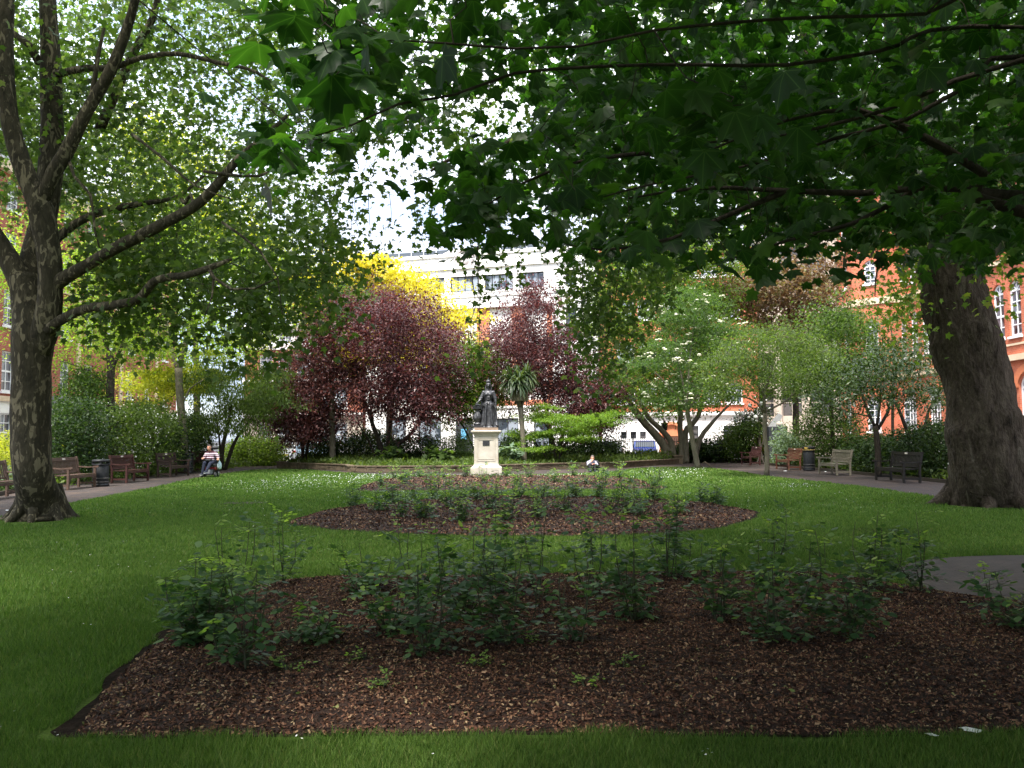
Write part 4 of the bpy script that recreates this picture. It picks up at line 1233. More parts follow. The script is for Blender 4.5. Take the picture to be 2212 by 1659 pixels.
def statue():
    x, y = P(1051, 1000, 40.2)[:2]
    t = empty('queen_statue', (x, y, 0), 'dark metal statue of a crowned woman on a cream stone pedestal with plaque', 'statue')
    mb = MB()
    def sq(prof, mi=0):   # square mouldings: list of (half width, z)
        for (a, z0), (b, z1) in zip(prof[:-1], prof[1:]):
            vs = [(-a, -a, z0), (a, -a, z0), (a, a, z0), (-a, a, z0), (-b, -b, z1), (b, -b, z1), (b, b, z1), (-b, b, z1)]
            mb.add(vs, [(0, 1, 5, 4), (1, 2, 6, 5), (2, 3, 7, 6), (3, 0, 4, 7)], mi)
        a, z0 = prof[-1]; mb.add([(-a, -a, z0), (a, -a, z0), (a, a, z0), (-a, a, z0)], [(0, 1, 2, 3)], mi)
    sq([(.72, 0), (.72, .27), (.69, .30), (.60, .36), (.57, .42), (.56, .47), (.55, 1.72), (.56, 1.74), (.57, 1.77), (.60, 1.84), (.66, 1.90), (.70, 1.93), (.70, 1.985), (.66, 2.0), (.55, 2.01)])
    # raised panel frame on the front
    for a, b, c, d in ((-.43, .43, .58, .60), (-.43, .43, 1.62, 1.64), (-.43, -.41, .60, 1.62), (.41, .43, .60, 1.62), (-.36, .36, .66, .675), (-.36, .36, 1.55, 1.565), (-.36, -.345, .675, 1.55), (.345, .36, .675, 1.55)):
        mb.box(a, b, -.572, -.551, c, d)
    mb.build('pedestal', M_PED, t)
    mb = MB(); mb.box(-.16, .16, -.575, -.552, 1.30, 1.52); mb.build('plaque', M_BRONZE, t)
    mb = MB(); mb.box(-.55, .55, -.45, .45, 2.012, 2.13); mb.build('plinth', M_PLINTH, t)
    B = 2.13
    mb = MB()
    # skirt with deep folds, waist, bodice
    def fold(th, z, r):
        k = max(0.0, min(1, (1.12 - z) / .9))
        return 1 + k * (.07 * math.sin(th * 9 + .6) + .05 * math.sin(th * 15 + z * 3) + .04 * math.sin(th * 5 + z * 2))
    prof = [(.48, 0), (.44, .06), (.38, .25), (.345, .5), (.315, .75), (.30, .95), (.27, 1.1), (.185, 1.22), (.165, 1.28), (.19, 1.38), (.215, 1.5), (.225, 1.58), (.21, 1.66), (.15, 1.73), (.07, 1.77), (.065, 1.88)]
    mb.lathe(prof, 72, (.10, 0, B), sx=1.0, sy=.78, mod=fold)
    # train and open mantle falling behind and to both sides
    for s, xx in ((-1, -.16), (1, .40)):
        mb.tube([(.10 + s * .20, .10, B + 1.58), (.10 + s * .27, .13, B + 1.2), (xx, .10, B + .7), (xx + s * .03, .02, B + .3), (xx + s * .07, -.12, B + .05)], [.08, .10, .11, .11, .12], 10, lump=.1)
    mb.tube([(.10, .22, B + 1.6), (.12, .28, B + .9), (.14, .36, B + .1)], [.16, .22, .28], 12, lump=.08)
    # overskirt drapery swags at the hips
    for s in (-1, 1):
        for k in range(3):
            mb.tube([(.10 + s * .03, -.22, B + 1.22 - k * .04), (.10 + s * .15, -.26, B + 1.10 - k * .05), (.10 + s * .27, -.16, B + 1.10 - k * .02)], [.028, .034, .03], 7)
    mb.tube([(.02, -.27, B + 1.1), (-.03, -.30, B + .7), (-.04, -.36, B + .12)], [.03, .05, .05], 7); mb.tube([(.19, -.27, B + 1.1), (.24, -.30, B + .7), (.28, -.36, B + .12)], [.03, .05, .05], 7)
    # bust, shoulders
    for s in (-1, 1):
        mb.ball((.10 + s * .085, -.13, B + 1.56), .085); mb.ball((.10 + s * .22, 0, B + 1.66), .095)
    for k in range(3): mb.tube([(.02, -.165 - .01 * k, B + 1.34 + k * .06), (.10, -.185, B + 1.33 + k * .06), (.18, -.165 - .01 * k, B + 1.34 + k * .06)], [.018] * 3, 6)
    # right arm (picture left) resting on the urn, left arm hanging
    mb.capsule((-.12, 0, B + 1.66), (-.24, -.04, B + 1.38), .085, .10); mb.capsule((-.24, -.04, B + 1.38), (-.32, -.16, B + 1.26), .085, .06); mb.capsule((-.32, -.16, B + 1.26), (-.42, -.26, B + 1.17), .045, .034)
    for z_ in (1.32, 1.38): mb.lathe([(.10, 0), (.115, .02), (.10, .04)], 14, (-.26, -.06, B + z_))
    for k in range(4): mb.capsule((-.42 - .012 * k, -.27 + .02 * k, B + 1.165), (-.48 - .008 * k, -.33 + .022 * k, B + 1.13), .016, .011, 6)
    mb.capsule((-.40, -.24, B + 1.17), (-.40, -.31, B + 1.12), .016, .011, 6)
    mb.capsule((.32, 0, B + 1.66), (.42, -.02, B + 1.38), .085, .095); mb.capsule((.42, -.02, B + 1.36), (.44, -.09, B + 1.2), .085, .05); mb.capsule((.44, -.09, B + 1.2), (.45, -.13, B + 1.03), .042, .036)
    for k in range(4): mb.capsule((.44 + .014 * k, -.15, B + 1.0), (.425 + .012 * k, -.18, B + .91 + .012 * abs(k - 1)), .015, .011, 6)
    mb.capsule((.43, -.15, B + 1.02), (.40, -.19, B + .97), .016, .011, 6)
    # head, hair, crown
    H = (.10, -.03, B + 2.0)
    mb.ball(H, .115, 14, 12, sc=(.86, 1, 1.18)); mb.ball((H[0], H[1] + .04, H[2] + .03), .125, 14, 10, sc=(1, 1, 1.05))
    mb.capsule((.10, -.135, B + 2.01), (.10, -.16, B + 1.97), .014, .018, 6); mb.ball((.10, -.125, B + 1.93), .026, 8, 6, sc=(1.3, .7, .6)); mb.ball((.10, -.10, B + 1.89), .035, 8, 6)
    for s in (-1, 1):
        mb.ball((.10 + s * .04, -.128, B + 2.02), .017, 8, 6); mb.tube([(.10 + s * .11, .02, B + 2.0), (.10 + s * .13, .03, B + 1.85), (.10 + s * .12, 0, B + 1.72)], [.04, .045, .03], 8, lump=.15)
        mb.tube([(.10 + s * .02, -.135, B + 2.055), (.10 + s * .07, -.115, B + 2.055)], [.012, .008], 5)
    f = mb.build('figure', M_BRONZE, t); remesh(f, .012, 1)
    mb = MB()
    mb.lathe([(.085, 0), (.10, .01), (.10, .05), (.088, .06)], 20, (.10, 0, B + 2.12)); mb.ball((.10, 0, B + 2.20), .10, 16, 8, sc=(1, 1, .75)); mb.ball((.10, 0, B + 2.30), .026, 8, 6); mb.box(.092, .108, -.008, .008, B + 2.32, B + 2.38); mb.box(.08, .12, -.008, .008, B + 2.345, B + 2.36)
    for k in range(8): mb.ball((.10 + .10 * math.cos(k * PI / 4), .10 * math.sin(k * PI / 4), B + 2.19), .02, 6, 5)
    mb.build('crown', M_BRONZE, f)
    # twisted baluster with a cushion and book
    mb = MB()
    def twist(th, z, r): return 1 + (.13 * math.sin(th * 7 + z * 15) if .12 < z < .66 else 0)
    mb.lathe([(.19, 0), (.20, .04), (.20, .09), (.13, .12), (.17, .18), (.205, .28), (.215, .36), (.19, .46), (.14, .58), (.105, .68), (.11, .72), (.15, .75), (.15, .78)], 64, (-.40, -.05, B + .12), mod=twist)
    mb.box(-.62, -.18, -.27, .17, B, B + .12); mb.box(-.62, -.20, -.25, .15, B + .90, B + .935); mb.box(-.60, -.22, -.23, .13, B + .94, B + 1.0); mb.box(-.62, -.20, -.25, .15, B + 1.0, B + 1.03)
    mb.ball((-.38, -.1, B + 1.07), .12, 12, 8, sc=(1.2, 1, .4)); mb.capsule((-.22, -.2, B + .97), (-.20, -.22, B + .85), .02, .03, 6)
    mb.build('baluster', M_BRONZE, t)
statue()

# ------------------------------------------------------------------ head sculpture on the dark plinth (right)
x, y = P(1677, 980, 53)[:2]
t = empty('sculpture', (x, y, 0), 'abstract pale bent form on a dark square plinth behind the right benches', 'sculpture')
mb = MB(); mb.box(-.55, .55, -.4, .4, 0, 2.25); mb.build('plinth', flat('dark_slate_plinth', (.035, .038, .045)), t, bevel=.02)
mb = MB(); mb.add([(-.45, -.1, 2.25), (.1, -.12, 2.25), (.45, 0, 2.95), (.25, .05, 3.1), (-.1, .1, 2.7), (-.45, .2, 2.25), (.1, .22, 2.25), (.45, .2, 2.95), (.25, .2, 3.1), (-.1, .25, 2.7)], [(0, 1, 2, 3, 4), (9, 8, 7, 6, 5), (0, 5, 6, 1), (1, 6, 7, 2), (2, 7, 8, 3), (3, 8, 9, 4), (4, 9, 5, 0)])
mb.build('bent_form', flat('grey_stone_form', (.20, .20, .20)), t, bevel=.02)
mb = MB(); mb.ball((.25, 0, 2.42), .2, 12, 8, sc=(1.2, .8, .9)); mb.build('pale_lump', M_PED, t)

# street lamp beyond the railings
x, y = P(1436, 960, 61.5)[:2]
t = empty('street_lamp', (x, y, 0), 'black lamp post with square lantern in front of the orange arched doorway', 'street lamp')
mb = MB(); mb.lathe([(.12, 0), (.12, .4), (.07, .5), (.05, .6), (.045, 2.1), (.07, 2.15)], 12); mb.build('post', M_IRON, t)
mb = MB(); mb.box(-.16, .16, -.16, .16, 2.15, 2.65, taper=1.35); mb.box(-.26, .26, -.26, .26, 2.652, 2.70); mb.ball((0, 0, 2.78), .1, 8, 6); mb.build('lantern', M_IRON, t)

# bent stick and protective spikes on the slim tree
x, y = g2(1528, 1011)
mb = MB(); mb.tube([(x - .25, y, .25), (x - .12, y, .33), (x + .02, y, .22), (x + .12, y, .12), (x + .14, y, 0)], [.02, .03, .035, .035, .04], 7)
tag(mb.build('bent_hoop', M_WALLST), 'short bent stick standing in the grass right of the leaning rowan trunk', 'stick')

# ------------------------------------------------------------------ vehicles beyond the railings
M_TYRE = flat('tyre_rubber', (.02, .02, .02)); M_CGLASS = flat('car_glass', (.02, .025, .03), rough=.08, spec=.8); M_RIM = flat('alloy_rim', (.45, .46, .48), rough=.3, metal=.6)
M_REDL = flat('red_lamp', (.5, .02, .015), rough=.3); M_YEL = flat('yellow_plate', (.7, .45, .05)); M_WHL = flat('headlamp_glass', (.7, .72, .75), rough=.15)
def car(x, y, rot, paint, label, prof, glass, w=1.75, wb=(-1.3, 1.3), r=.31):
    t = empty('parked_car', (x, y, -.05), label, 'car', 'vehicles parked beyond the railings', rot)
    mb = MB(); n = len(prof)
    def half(z): return w / 2 * (1 - max(0, z - .85) * .18)
    mb.add([(px, -half(z), z) for px, z in prof] + [(px, half(z), z) for px, z in prof], [tuple(range(n)), tuple(reversed(range(n, 2 * n)))] + [(i, i + n, (i + 1) % n + n, (i + 1) % n) for i in range(n)])
    mb.build('body', paint, t, bevel=.04)
    for s in (-1, 1):
        for gl in glass['side']:
            mb = MB(); q = [(px, s * (half(z) + .006), z) for px, z in gl]; q2 = [(px, s * (half(z) - .02), z) for px, z in gl]; m_ = len(gl)
            mb.add(q + q2, [tuple(range(m_)), tuple(reversed(range(m_, 2 * m_)))] + [(i, i + m_, (i + 1) % m_ + m_, (i + 1) % m_) for i in range(m_)]); mb.build('side_window', M_CGLASS, t)
        for wx in wb:
            mb = MB(); mb.tube([(wx, s * (w / 2 - .20), r), (wx, s * (w / 2 + .012), r)], [r, r], 20); o = mb.build('wheel', M_TYRE, t)
            mb = MB(); mb.tube([(wx, s * (w / 2 + .012), r), (wx, s * (w / 2 + .03), r)], [r * .62, r * .55], 14); mb.build('rim', M_RIM, o)
    for nm, (a, b) in (('windscreen', glass['front']), ('rear_window', glass['rear'])):
        dx, dz = b[0] - a[0], b[1] - a[1]; L = math.hypot(dx, dz); nx, nz = -dz / L, dx / L
        if (nm == 'windscreen') == (nx > 0): nx, nz = -nx, -nz
        vs = []
        for k in (.012, -.02):
            for px, z in (a, b):
                for s in (-1, 1): vs.append((px + nx * k, s * (half(z) - .12), z + nz * k))
        mb = MB(); mb.add(vs, [(0, 1, 3, 2), (6, 7, 5, 4), (0, 4, 5, 1), (2, 3, 7, 6)]); mb.build(nm, M_CGLASS, t)
    xr = max(p[0] for p in prof); xf = min(p[0] for p in prof)
    for s in (-1, 1):
        mb = MB(); mb.box(xr - .02, xr + .015, s * w * .38 - .12, s * w * .38 + .12, .68, .86); mb.build('tail_lamp', M_REDL, t)
        mb = MB(); mb.box(xf - .015, xf + .05, s * w * .36 - .16, s * w * .36 + .16, .58, .72); mb.build('headlamp', M_WHL, t)
    mb = MB(); mb.box(xr - .01, xr + .022, -.26, .26, .48, .59); mb.box(xf - .022, xf + .01, -.26, .26, .38, .49); mb.build('number_plate', M_YEL, t)
    return t
HATCH = [(-2.0, .25), (-2.05, .6), (-1.95, .78), (-1.0, .95), (-.35, 1.42), (.3, 1.48), (1.35, 1.42), (1.85, .95), (1.95, .55), (1.9, .25)]
HG = dict(side=[[(-.85, .97), (-.35, 1.36), (.15, 1.42), (.15, .97)], [(.22, .97), (.22, 1.42), (1.25, 1.36), (1.55, .97)]], front=((-.98, .98), (-.4, 1.38)), rear=((1.40, 1.38), (1.80, 1.0)))
VAN = [(-2.4, .25), (-2.45, .75), (-2.3, 1.0), (-1.75, 1.15), (-1.2, 1.9), (-.9, 2.0), (2.3, 2.0), (2.4, 1.9), (2.42, .25)]
VG = dict(side=[[(-1.6, 1.18), (-1.15, 1.8), (-.55, 1.8), (-.55, 1.18)]], front=((-1.70, 1.20), (-1.24, 1.85)), rear=((2.395, 1.75), (2.405, 1.15)))
P_WHITE = flat('white_car_paint', (.74, .76, .80), rough=.25, spec=.6, var=.97); P_SILVER = flat('silver_car_paint', (.42, .45, .5), rough=.25, metal=.4, var=.95); P_BLUE = flat('blue_car_paint', (.03, .07, .30), rough=.25, spec=.6, var=.95); P_LBLUE = flat('pale_blue_car_paint', (.35, .48, .62), rough=.25, spec=.5, var=.95)
def cpos(px, Y): return P(px, 960, Y)[0], Y
x, y = cpos(612, 67); car(x, y, -1.25, P_WHITE, 'white hatchback showing its rear behind the left railing', HATCH, HG)
x, y = cpos(690, 68.2); car(x, y, PI, P_LBLUE, 'pale blue hatchback behind the purple tree', HATCH, HG)
x, y = cpos(790, 68); car(x, y, 0, P_WHITE, 'white panel van parked in front of the institute', VAN, VG, w=1.9, wb=(-1.6, 1.5), r=.34)
x, y = cpos(1392, 66); car(x, y, 1.45, P_BLUE, 'deep blue hatchback behind the railing near the arched doorway', HATCH, HG)
x, y = cpos(1290, 68); car(x, y, 0, P_SILVER, 'silver hatchback behind the bright green maple', HATCH, HG)
x, y = cpos(1555, 66.5); car(x, y, 0, P_WHITE, 'white hatchback behind the tall black bin at the far end', HATCH, HG)
x, y = 22.2, 52; car(x, y, PI / 2, P_SILVER, 'silver hatchback parked along the right street behind the sculpture', HATCH, HG)
x, y = 22.2, 40; car(x, y, PI / 2, P_WHITE, 'white hatchback parked along the right street behind the grey bench', HATCH, HG)

# ------------------------------------------------------------------ people
M_SKIN = flat('skin', (.50, .25, .17), rough=.55, var=.94); M_HAIR = flat('short_dark_hair', (.045, .032, .026), rough=.7, var=.8, scale=60)
M_NAVY = flat('navy_trousers', (.020, .024, .045), rough=.85); M_SHOE = flat('navy_trainer', (.025, .028, .05), rough=.6); M_SOLE = flat('white_sole', (.75, .75, .75))
def stripes():
    m, nt, out = new_mat('striped_shirt'); L = nt.links
    tc = N(nt, 'ShaderNodeTexCoord'); sp = N(nt, 'ShaderNodeSeparateXYZ'); L.new(tc.outputs['Object'], sp.inputs[0])
    mr = N(nt, 'ShaderNodeMapRange'); mr.inputs['From Min'].default_value = .62; mr.inputs['From Max'].default_value = 1.25; L.new(sp.outputs[2], mr.inputs[0])
    r = N(nt, 'ShaderNodeValToRGB'); r.color_ramp.interpolation = 'CONSTANT'; e = r.color_ramp.elements
    W = (.62, .52, .58, 1); D = (.065, .012, .022, 1)
    st = [(0, D), (.22, W), (.30, D), (.38, W), (.43, D), (.52, W), (.57, D), (.62, W), (.72, D)]
    while len(e) < len(st): e.new(.5)
    for i, (p, c) in enumerate(st): e[i].position = p; e[i].color = c
    L.new(mr.outputs[0], r.inputs[0])
    b = N(nt, 'ShaderNodeBsdfPrincipled', Roughness=.9); L.new(r.outputs[0], b.inputs[0]); L.new(b.outputs[0], out.inputs[0])
    return m
def head(mb, c, fwd=(0, -1), s=1.0):
    """skull, jaw, nose, ears, lips and brow, looking along fwd"""
    fx, fy = fwd; x, y, z = c; rx, ry = -fy, fx
    def q(a, b, h): return (x + rx * a * s + fx * b * s, y + ry * a * s + fy * b * s, z + h * s)
    mb.ball(q(0, -.01, .03), .098 * s, 14, 10, sc=(.86, .98, 1.08)); mb.ball(q(0, .02, -.045), .075 * s, 12, 8, sc=(.88, .95, 1.05)); mb.ball(q(0, .055, -.095), .032 * s, 8, 6)
    mb.capsule(q(0, .088, .01), q(0, .112, -.025), .011 * s, .015 * s, 6)
    mb.capsule(q(-.022, .088, -.06), q(.022, .088, -.06), .011 * s, .011 * s, 6)
    for k in (-1, 1):
        mb.ball(q(k * .034, .082, .012), .013 * s, 6, 5); mb.capsule(q(k * .018, .088, .032), q(k * .05, .076, .032), .009 * s, .007 * s, 6); mb.ball(q(k * .085, 0, -.01), .024 * s, 6, 6, sc=(.5, .8, 1.3))
def hand(mb, w, d, curl=(0, 0, -1), s=1.0, side=1):
    """palm + four fingers + thumb from wrist w along direction d"""
    w = Vector(w); d = Vector(d).normalized(); c = Vector(curl).normalized(); a = d.cross(c).normalized()
    k1 = w + d * .085 * s
    mb.capsule(w + a * .018 * s, k1 + a * .025 * s, .022 * s, .020 * s, 8); mb.capsule(w - a * .018 * s, k1 - a * .025 * s, .022 * s, .020 * s, 8)
    for i, L in enumerate((.062, .075, .070, .055)):
        b = k1 + a * (.030 - .020 * i) * s
        m1 = b + (d * .8 + c * .4).normalized() * L * .5 * s; m2 = m1 + (d * .35 + c * .9).normalized() * L * .5 * s
        mb.capsule(b, m1, .0105 * s, .0095 * s, 6); mb.capsule(m1, m2, .0095 * s, .008 * s, 6)
    tb = w + d * .03 * s + a * side * .03 * s
    mb.capsule(tb, tb + (d * .6 + a * side * .7).normalized() * .045 * s, .013 * s, .011 * s, 6); mb.capsule(tb + (d * .6 + a * side * .7).normalized() * .045 * s, tb + (d + c * .6 + a * side * .2).normalized() * .075 * s, .011 * s, .009 * s, 6)

def wheelchair_user():
    x, y = P(455, 1000, 37.7)[:2]; rz = math.radians(6)
    t = empty('powered_wheelchair', (x, y, -.012), 'black powered wheelchair on the left path carrying the man in the striped shirt', 'wheelchair', rotz=rz)
    K = flat('black_vinyl', (.022, .022, .025), rough=.5); RP = flat('red_shroud', (.30, .02, .02), rough=.35, spec=.5); GR = flat('grey_plastic', (.22, .23, .25))
    mb = MB(); mb.box(-.20, .20, -.30, .30, .12, .36); mb.box(-.16, .16, -.33, -.30, .16, .34, 1); mb.box(-.24, .24, -.12, .24, .32, .46, 2); mb.build('base', [K, GR, RP], t, bevel=.03)
    mb = MB(); mb.box(-.25, .25, -.28, .25, .50, .60); mb.box(-.05, .05, 0, .1, .44, .50); mb.build('seat', K, t, bevel=.03)
    mb = MB(); mb.box(-.24, .24, .24, .33, .58, 1.12); mb.build('backrest', K, t, bevel=.03)
    mb = MB(); mb.tube([(0, .32, 1.1), (0, .33, 1.25)], [.015, .015], 6); mb.ball((.10, .31, 1.29), .13, 12, 8, sc=(1.35, .5, .6)); mb.build('headrest', K, t)
    for s in (-1, 1):
        mb = MB(); mb.box(s * .30 - .035, s * .30 + .035, -.22, .18, .74, .78); mb.beam((s * .30, .2, .5), (s * .30, .2, .75), .03, .03); mb.beam((s * .27, .2, .5), (s * .30, .2, .5), .03, .03); mb.build('armrest', K, t, bevel=.01)
        for wy, r in ((-.30, .12), (.20, .17)):
            mb = MB(); mb.tube([(s * .24, wy, r), (s * .31, wy, r)], [r, r], 20); w_ = mb.build('wheel', M_TYRE, t, bevel=.015)
            mb = MB(); mb.tube([(s * .308, wy, r), (s * .318, wy, r)], [r * .6, r * .5], 14); mb.build('rim', M_RIM, w_)
    mb = MB(); mb.capsule((-.30, -.24, .79), (-.30, -.24, .85), .015, .018, 8); mb.box(-.335, -.265, -.28, -.18, .775, .80); mb.build('joystick', K, t)
    mb = MB(); mb.box(-.17, .17, -.48, -.32, .13, .15); mb.beam((0, -.32, .14), (0, -.28, .3), .04, .04); mb.build('footplate', K, t)
    # the man
    p = empty('person', (x, y, -.012), 'man in a maroon and white striped shirt and navy trousers sitting in the wheelchair', 'person', rotz=rz)
    mb = MB(); head(mb, (-.06, -.06, 1.30), (-.15, -.99))
    mb.capsule((-.03, .06, 1.10), (-.05, -.02, 1.20), .06, .058)
    mb.capsule((0, .10, .70), (-.02, .08, 1.02), .14, .15); mb.capsule((-.16, .08, 1.03), (.15, .08, 1.03), .07, .07)
    # arms: right hand at the joystick, left elbow out over the armrest
    mb.capsule((-.19, .07, 1.03), (-.27, .0, .83), .048, .042); mb.capsule((-.27, .0, .83), (-.27, -.18, .86), .040, .030); hand(mb, (-.27, -.19, .86), (-.1, -1, -.1), (.1, 0, -1), 1, 1)
    mb.capsule((.19, .07, 1.03), (.31, .02, .84), .048, .042); mb.capsule((.31, .02, .84), (.36, -.16, .82), .040, .030); hand(mb, (.36, -.17, .82), (.2, -1, -.2), (0, 0, -1), 1, -1)
    # legs: right down, left crossed forward
    for pts in (((-.09, .0, .66), (-.17, -.38, .64), (-.22, -.46, .22)), ((.10, .0, .66), (.08, -.40, .62), (-.02, -.62, .30))):
        a, b, c = pts; mb.capsule(a, b, .085, .06); mb.capsule(b, c, .055, .04)
    mb.capsule((-.22, -.46, .20), (-.24, -.60, .17), .04, .035); mb.capsule((-.02, -.62, .30), (-.06, -.74, .26), .04, .035)
    b = mb.build('body', M_SKIN, p); remesh(b, .009, 1)
    mb = MB(); mb.capsule((0, .10, .70), (-.02, .08, 1.02), .175, .175); mb.ball((-.01, -.02, .80), .17, 14, 10, sc=(1.05, .85, .9)); mb.capsule((-.17, .08, 1.05), (.16, .08, 1.05), .085, .085)
    mb.capsule((-.20, .07, 1.04), (-.27, .01, .86), .075, .075); mb.capsule((.20, .07, 1.04), (.31, .02, .86), .075, .075); mb.capsule((-.03, .06, 1.08), (-.04, .04, 1.13), .09, .07)
    remesh(mb.build('shirt', stripes(), p), .014, 2)
    mb = MB(); mb.capsule((-.09, .1, .68), (.09, .1, .68), .15, .15)
    for a, b_, c in (((-.09, .0, .66), (-.17, -.38, .64), (-.22, -.46, .26)), ((.10, .0, .66), (.08, -.40, .62), (-.01, -.60, .35))):
        mb.capsule(a, b_, .105, .085); mb.capsule(b_, c, .08, .065)
    remesh(mb.build('trousers', M_NAVY, p), .014, 1)
    for a, b_ in (((-.22, -.46, .19), (-.25, -.64, .16)), ((-.01, -.62, .29), (-.07, -.78, .25))):
        mb = MB(); mb.capsule(a, b_, .052, .045); sh = mb.build('shoe', M_SHOE, p)
        a2, b2 = Vector(a) - Vector((0, 0, .045)), Vector(b_) - Vector((0, .01, .038)); mb = MB(); mb.beam(a2 + Vector((0, .05, 0)), b2 - Vector((0, .03, 0)), .085, .022); mb.build('sole', M_SOLE, sh, bevel=.008)
    mb = MB(); mb.ball((-.058, -.042, 1.345), .103, 16, 10, sc=(.90, 1.0, .98))
    me_ = mb.mesh('hair'); o = link('hair', me_, p, M_HAIR)
    import bmesh
    bm = bmesh.new(); bm.from_mesh(me_); bmesh.ops.delete(bm, geom=[v for v in bm.verts if v.co.z < 1.30 + (.06 if v.co.y < -.07 else 0)], context='VERTS'); bm.to_mesh(me_); bm.free()
    bag = MB(); bag.lathe([(.02, 0), (.11, .02), (.13, .12), (.11, .24), (.05, .34), (.015, .40), (.012, .46)], 14, (0, 0, 0), sx=.75, sy=.9, mod=lambda th, z, r: 1 + .12 * math.sin(th * 5 + z * 20))
    o = bag.build('plastic_bag', flat('pale_blue_plastic', (.45, .58, .62), rough=.35, var=.9)); cr, sr = math.cos(rz), math.sin(rz)
    bx, by = .35, .12; o.location = (x + bx * cr - by * sr, y + bx * sr + by * cr, .33); tag(o, 'pale blue carrier bag hanging from the right side of the wheelchair', 'bag')
    mb = MB(); mb.box(-.13, .13, -.13, .13, 0, .10); o = mb.build('black_pouch', K, bevel=.03); o.location = (x - .02 * cr + .27 * sr, y - .27 * cr, .70); o.rotation_euler.z = rz; tag(o, 'black pouch lying in the lap of the man in the wheelchair', 'pouch')
wheelchair_user()

def seated_person():
    x, y = P(1278, 1000, 41.6)[:2]
    p = empty('person', (x, y, -.012), 'person in a pale lilac shirt sitting hunched by the low wall, hand at mouth', 'person')
    mb = MB(); head(mb, (.02, -.26, .66), (-.1, -.99), .98); mb.capsule((.0, -.10, .50), (.02, -.20, .60), .055, .055)
    mb.capsule((0, .08, .12), (0, -.06, .44), .13, .14); mb.capsule((-.16, -.06, .44), (.16, -.06, .44), .065, .065)
    mb.capsule((-.18, -.06, .44), (-.20, -.28, .34), .045, .040); mb.capsule((-.20, -.28, .34), (-.04, -.36, .50), .038, .028); hand(mb, (-.04, -.36, .50), (.5, -.05, .9), (.6, .6, 0), 1, 1)
    mb.capsule((.18, -.06, .44), (.24, -.30, .34), .045, .040); mb.capsule((.24, -.30, .34), (.10, -.44, .38), .038, .028); hand(mb, (.10, -.44, .38), (-.8, -.4, .1), (0, 0, -1), 1, -1)
    for s in (-1, 1): mb.capsule((s * .09, .04, .11), (s * .13, -.38, .34), .08, .06); mb.capsule((s * .13, -.38, .34), (s * .11, -.52, .07), .055, .04); mb.capsule((s * .11, -.52, .06), (s * .12, -.68, .05), .038, .032)
    remesh(mb.build('body', M_SKIN, p), .009, 1)
    mb = MB(); mb.capsule((0, .08, .14), (0, -.06, .44), .16, .165); mb.capsule((-.17, -.06, .45), (.17, -.06, .45), .08, .08); mb.capsule((-.18, -.06, .44), (-.20, -.28, .34), .07, .06); mb.capsule((.18, -.06, .44), (.24, -.30, .34), .07, .06); mb.capsule((.24, -.30, .34), (.13, -.41, .37), .055, .045); mb.capsule((-.20, -.28, .34), (-.09, -.33, .45), .055, .045)
    remesh(mb.build('shirt', flat('pale_lilac_cloth', (.30, .28, .36), rough=.9, var=.9), p), .013, 2)
    mb = MB(); mb.capsule((-.07, .06, .13), (.07, .06, .13), .13, .13)
    for s in (-1, 1): mb.capsule((s * .09, .04, .12), (s * .13, -.38, .34), .10, .08); mb.capsule((s * .13, -.38, .34), (s * .11, -.52, .10), .075, .055)
    remesh(mb.build('trousers', flat('black_trousers', (.015, .015, .017), rough=.9), p), .013, 1)
    for s in (-1, 1): mb = MB(); mb.capsule((s * .11, -.52, .05), (s * .12, -.70, .045), .05, .042); mb.build('shoe', M_SHOE, p)
    import bmesh
    mb = MB(); mb.ball((.022, -.245, .70), .104, 16, 10, sc=(.90, 1.0, .98)); me_ = mb.mesh('hair'); link('hair', me_, p, flat('grey_brown_hair', (.10, .08, .07), var=.7, scale=60))
    bm = bmesh.new(); bm.from_mesh(me_); bmesh.ops.delete(bm, geom=[v for v in bm.verts if v.co.z < .66 + (.06 if v.co.y < -.28 else 0)], context='VERTS'); bm.to_mesh(me_); bm.free()
    mb = MB(); mb.ball((.15, .02, .28), .17, 12, 10, sc=(.8, .6, 1.5)); mb.capsule((.10, .0, .5), (.2, -.05, .3), .03, .03); o = mb.build('backpack', flat('black_nylon', (.012, .012, .013))); o.location = (x + .12, y + .06, 0); tag(o, 'black rucksack behind the shoulder of the person by the low wall', 'rucksack')
seated_person()
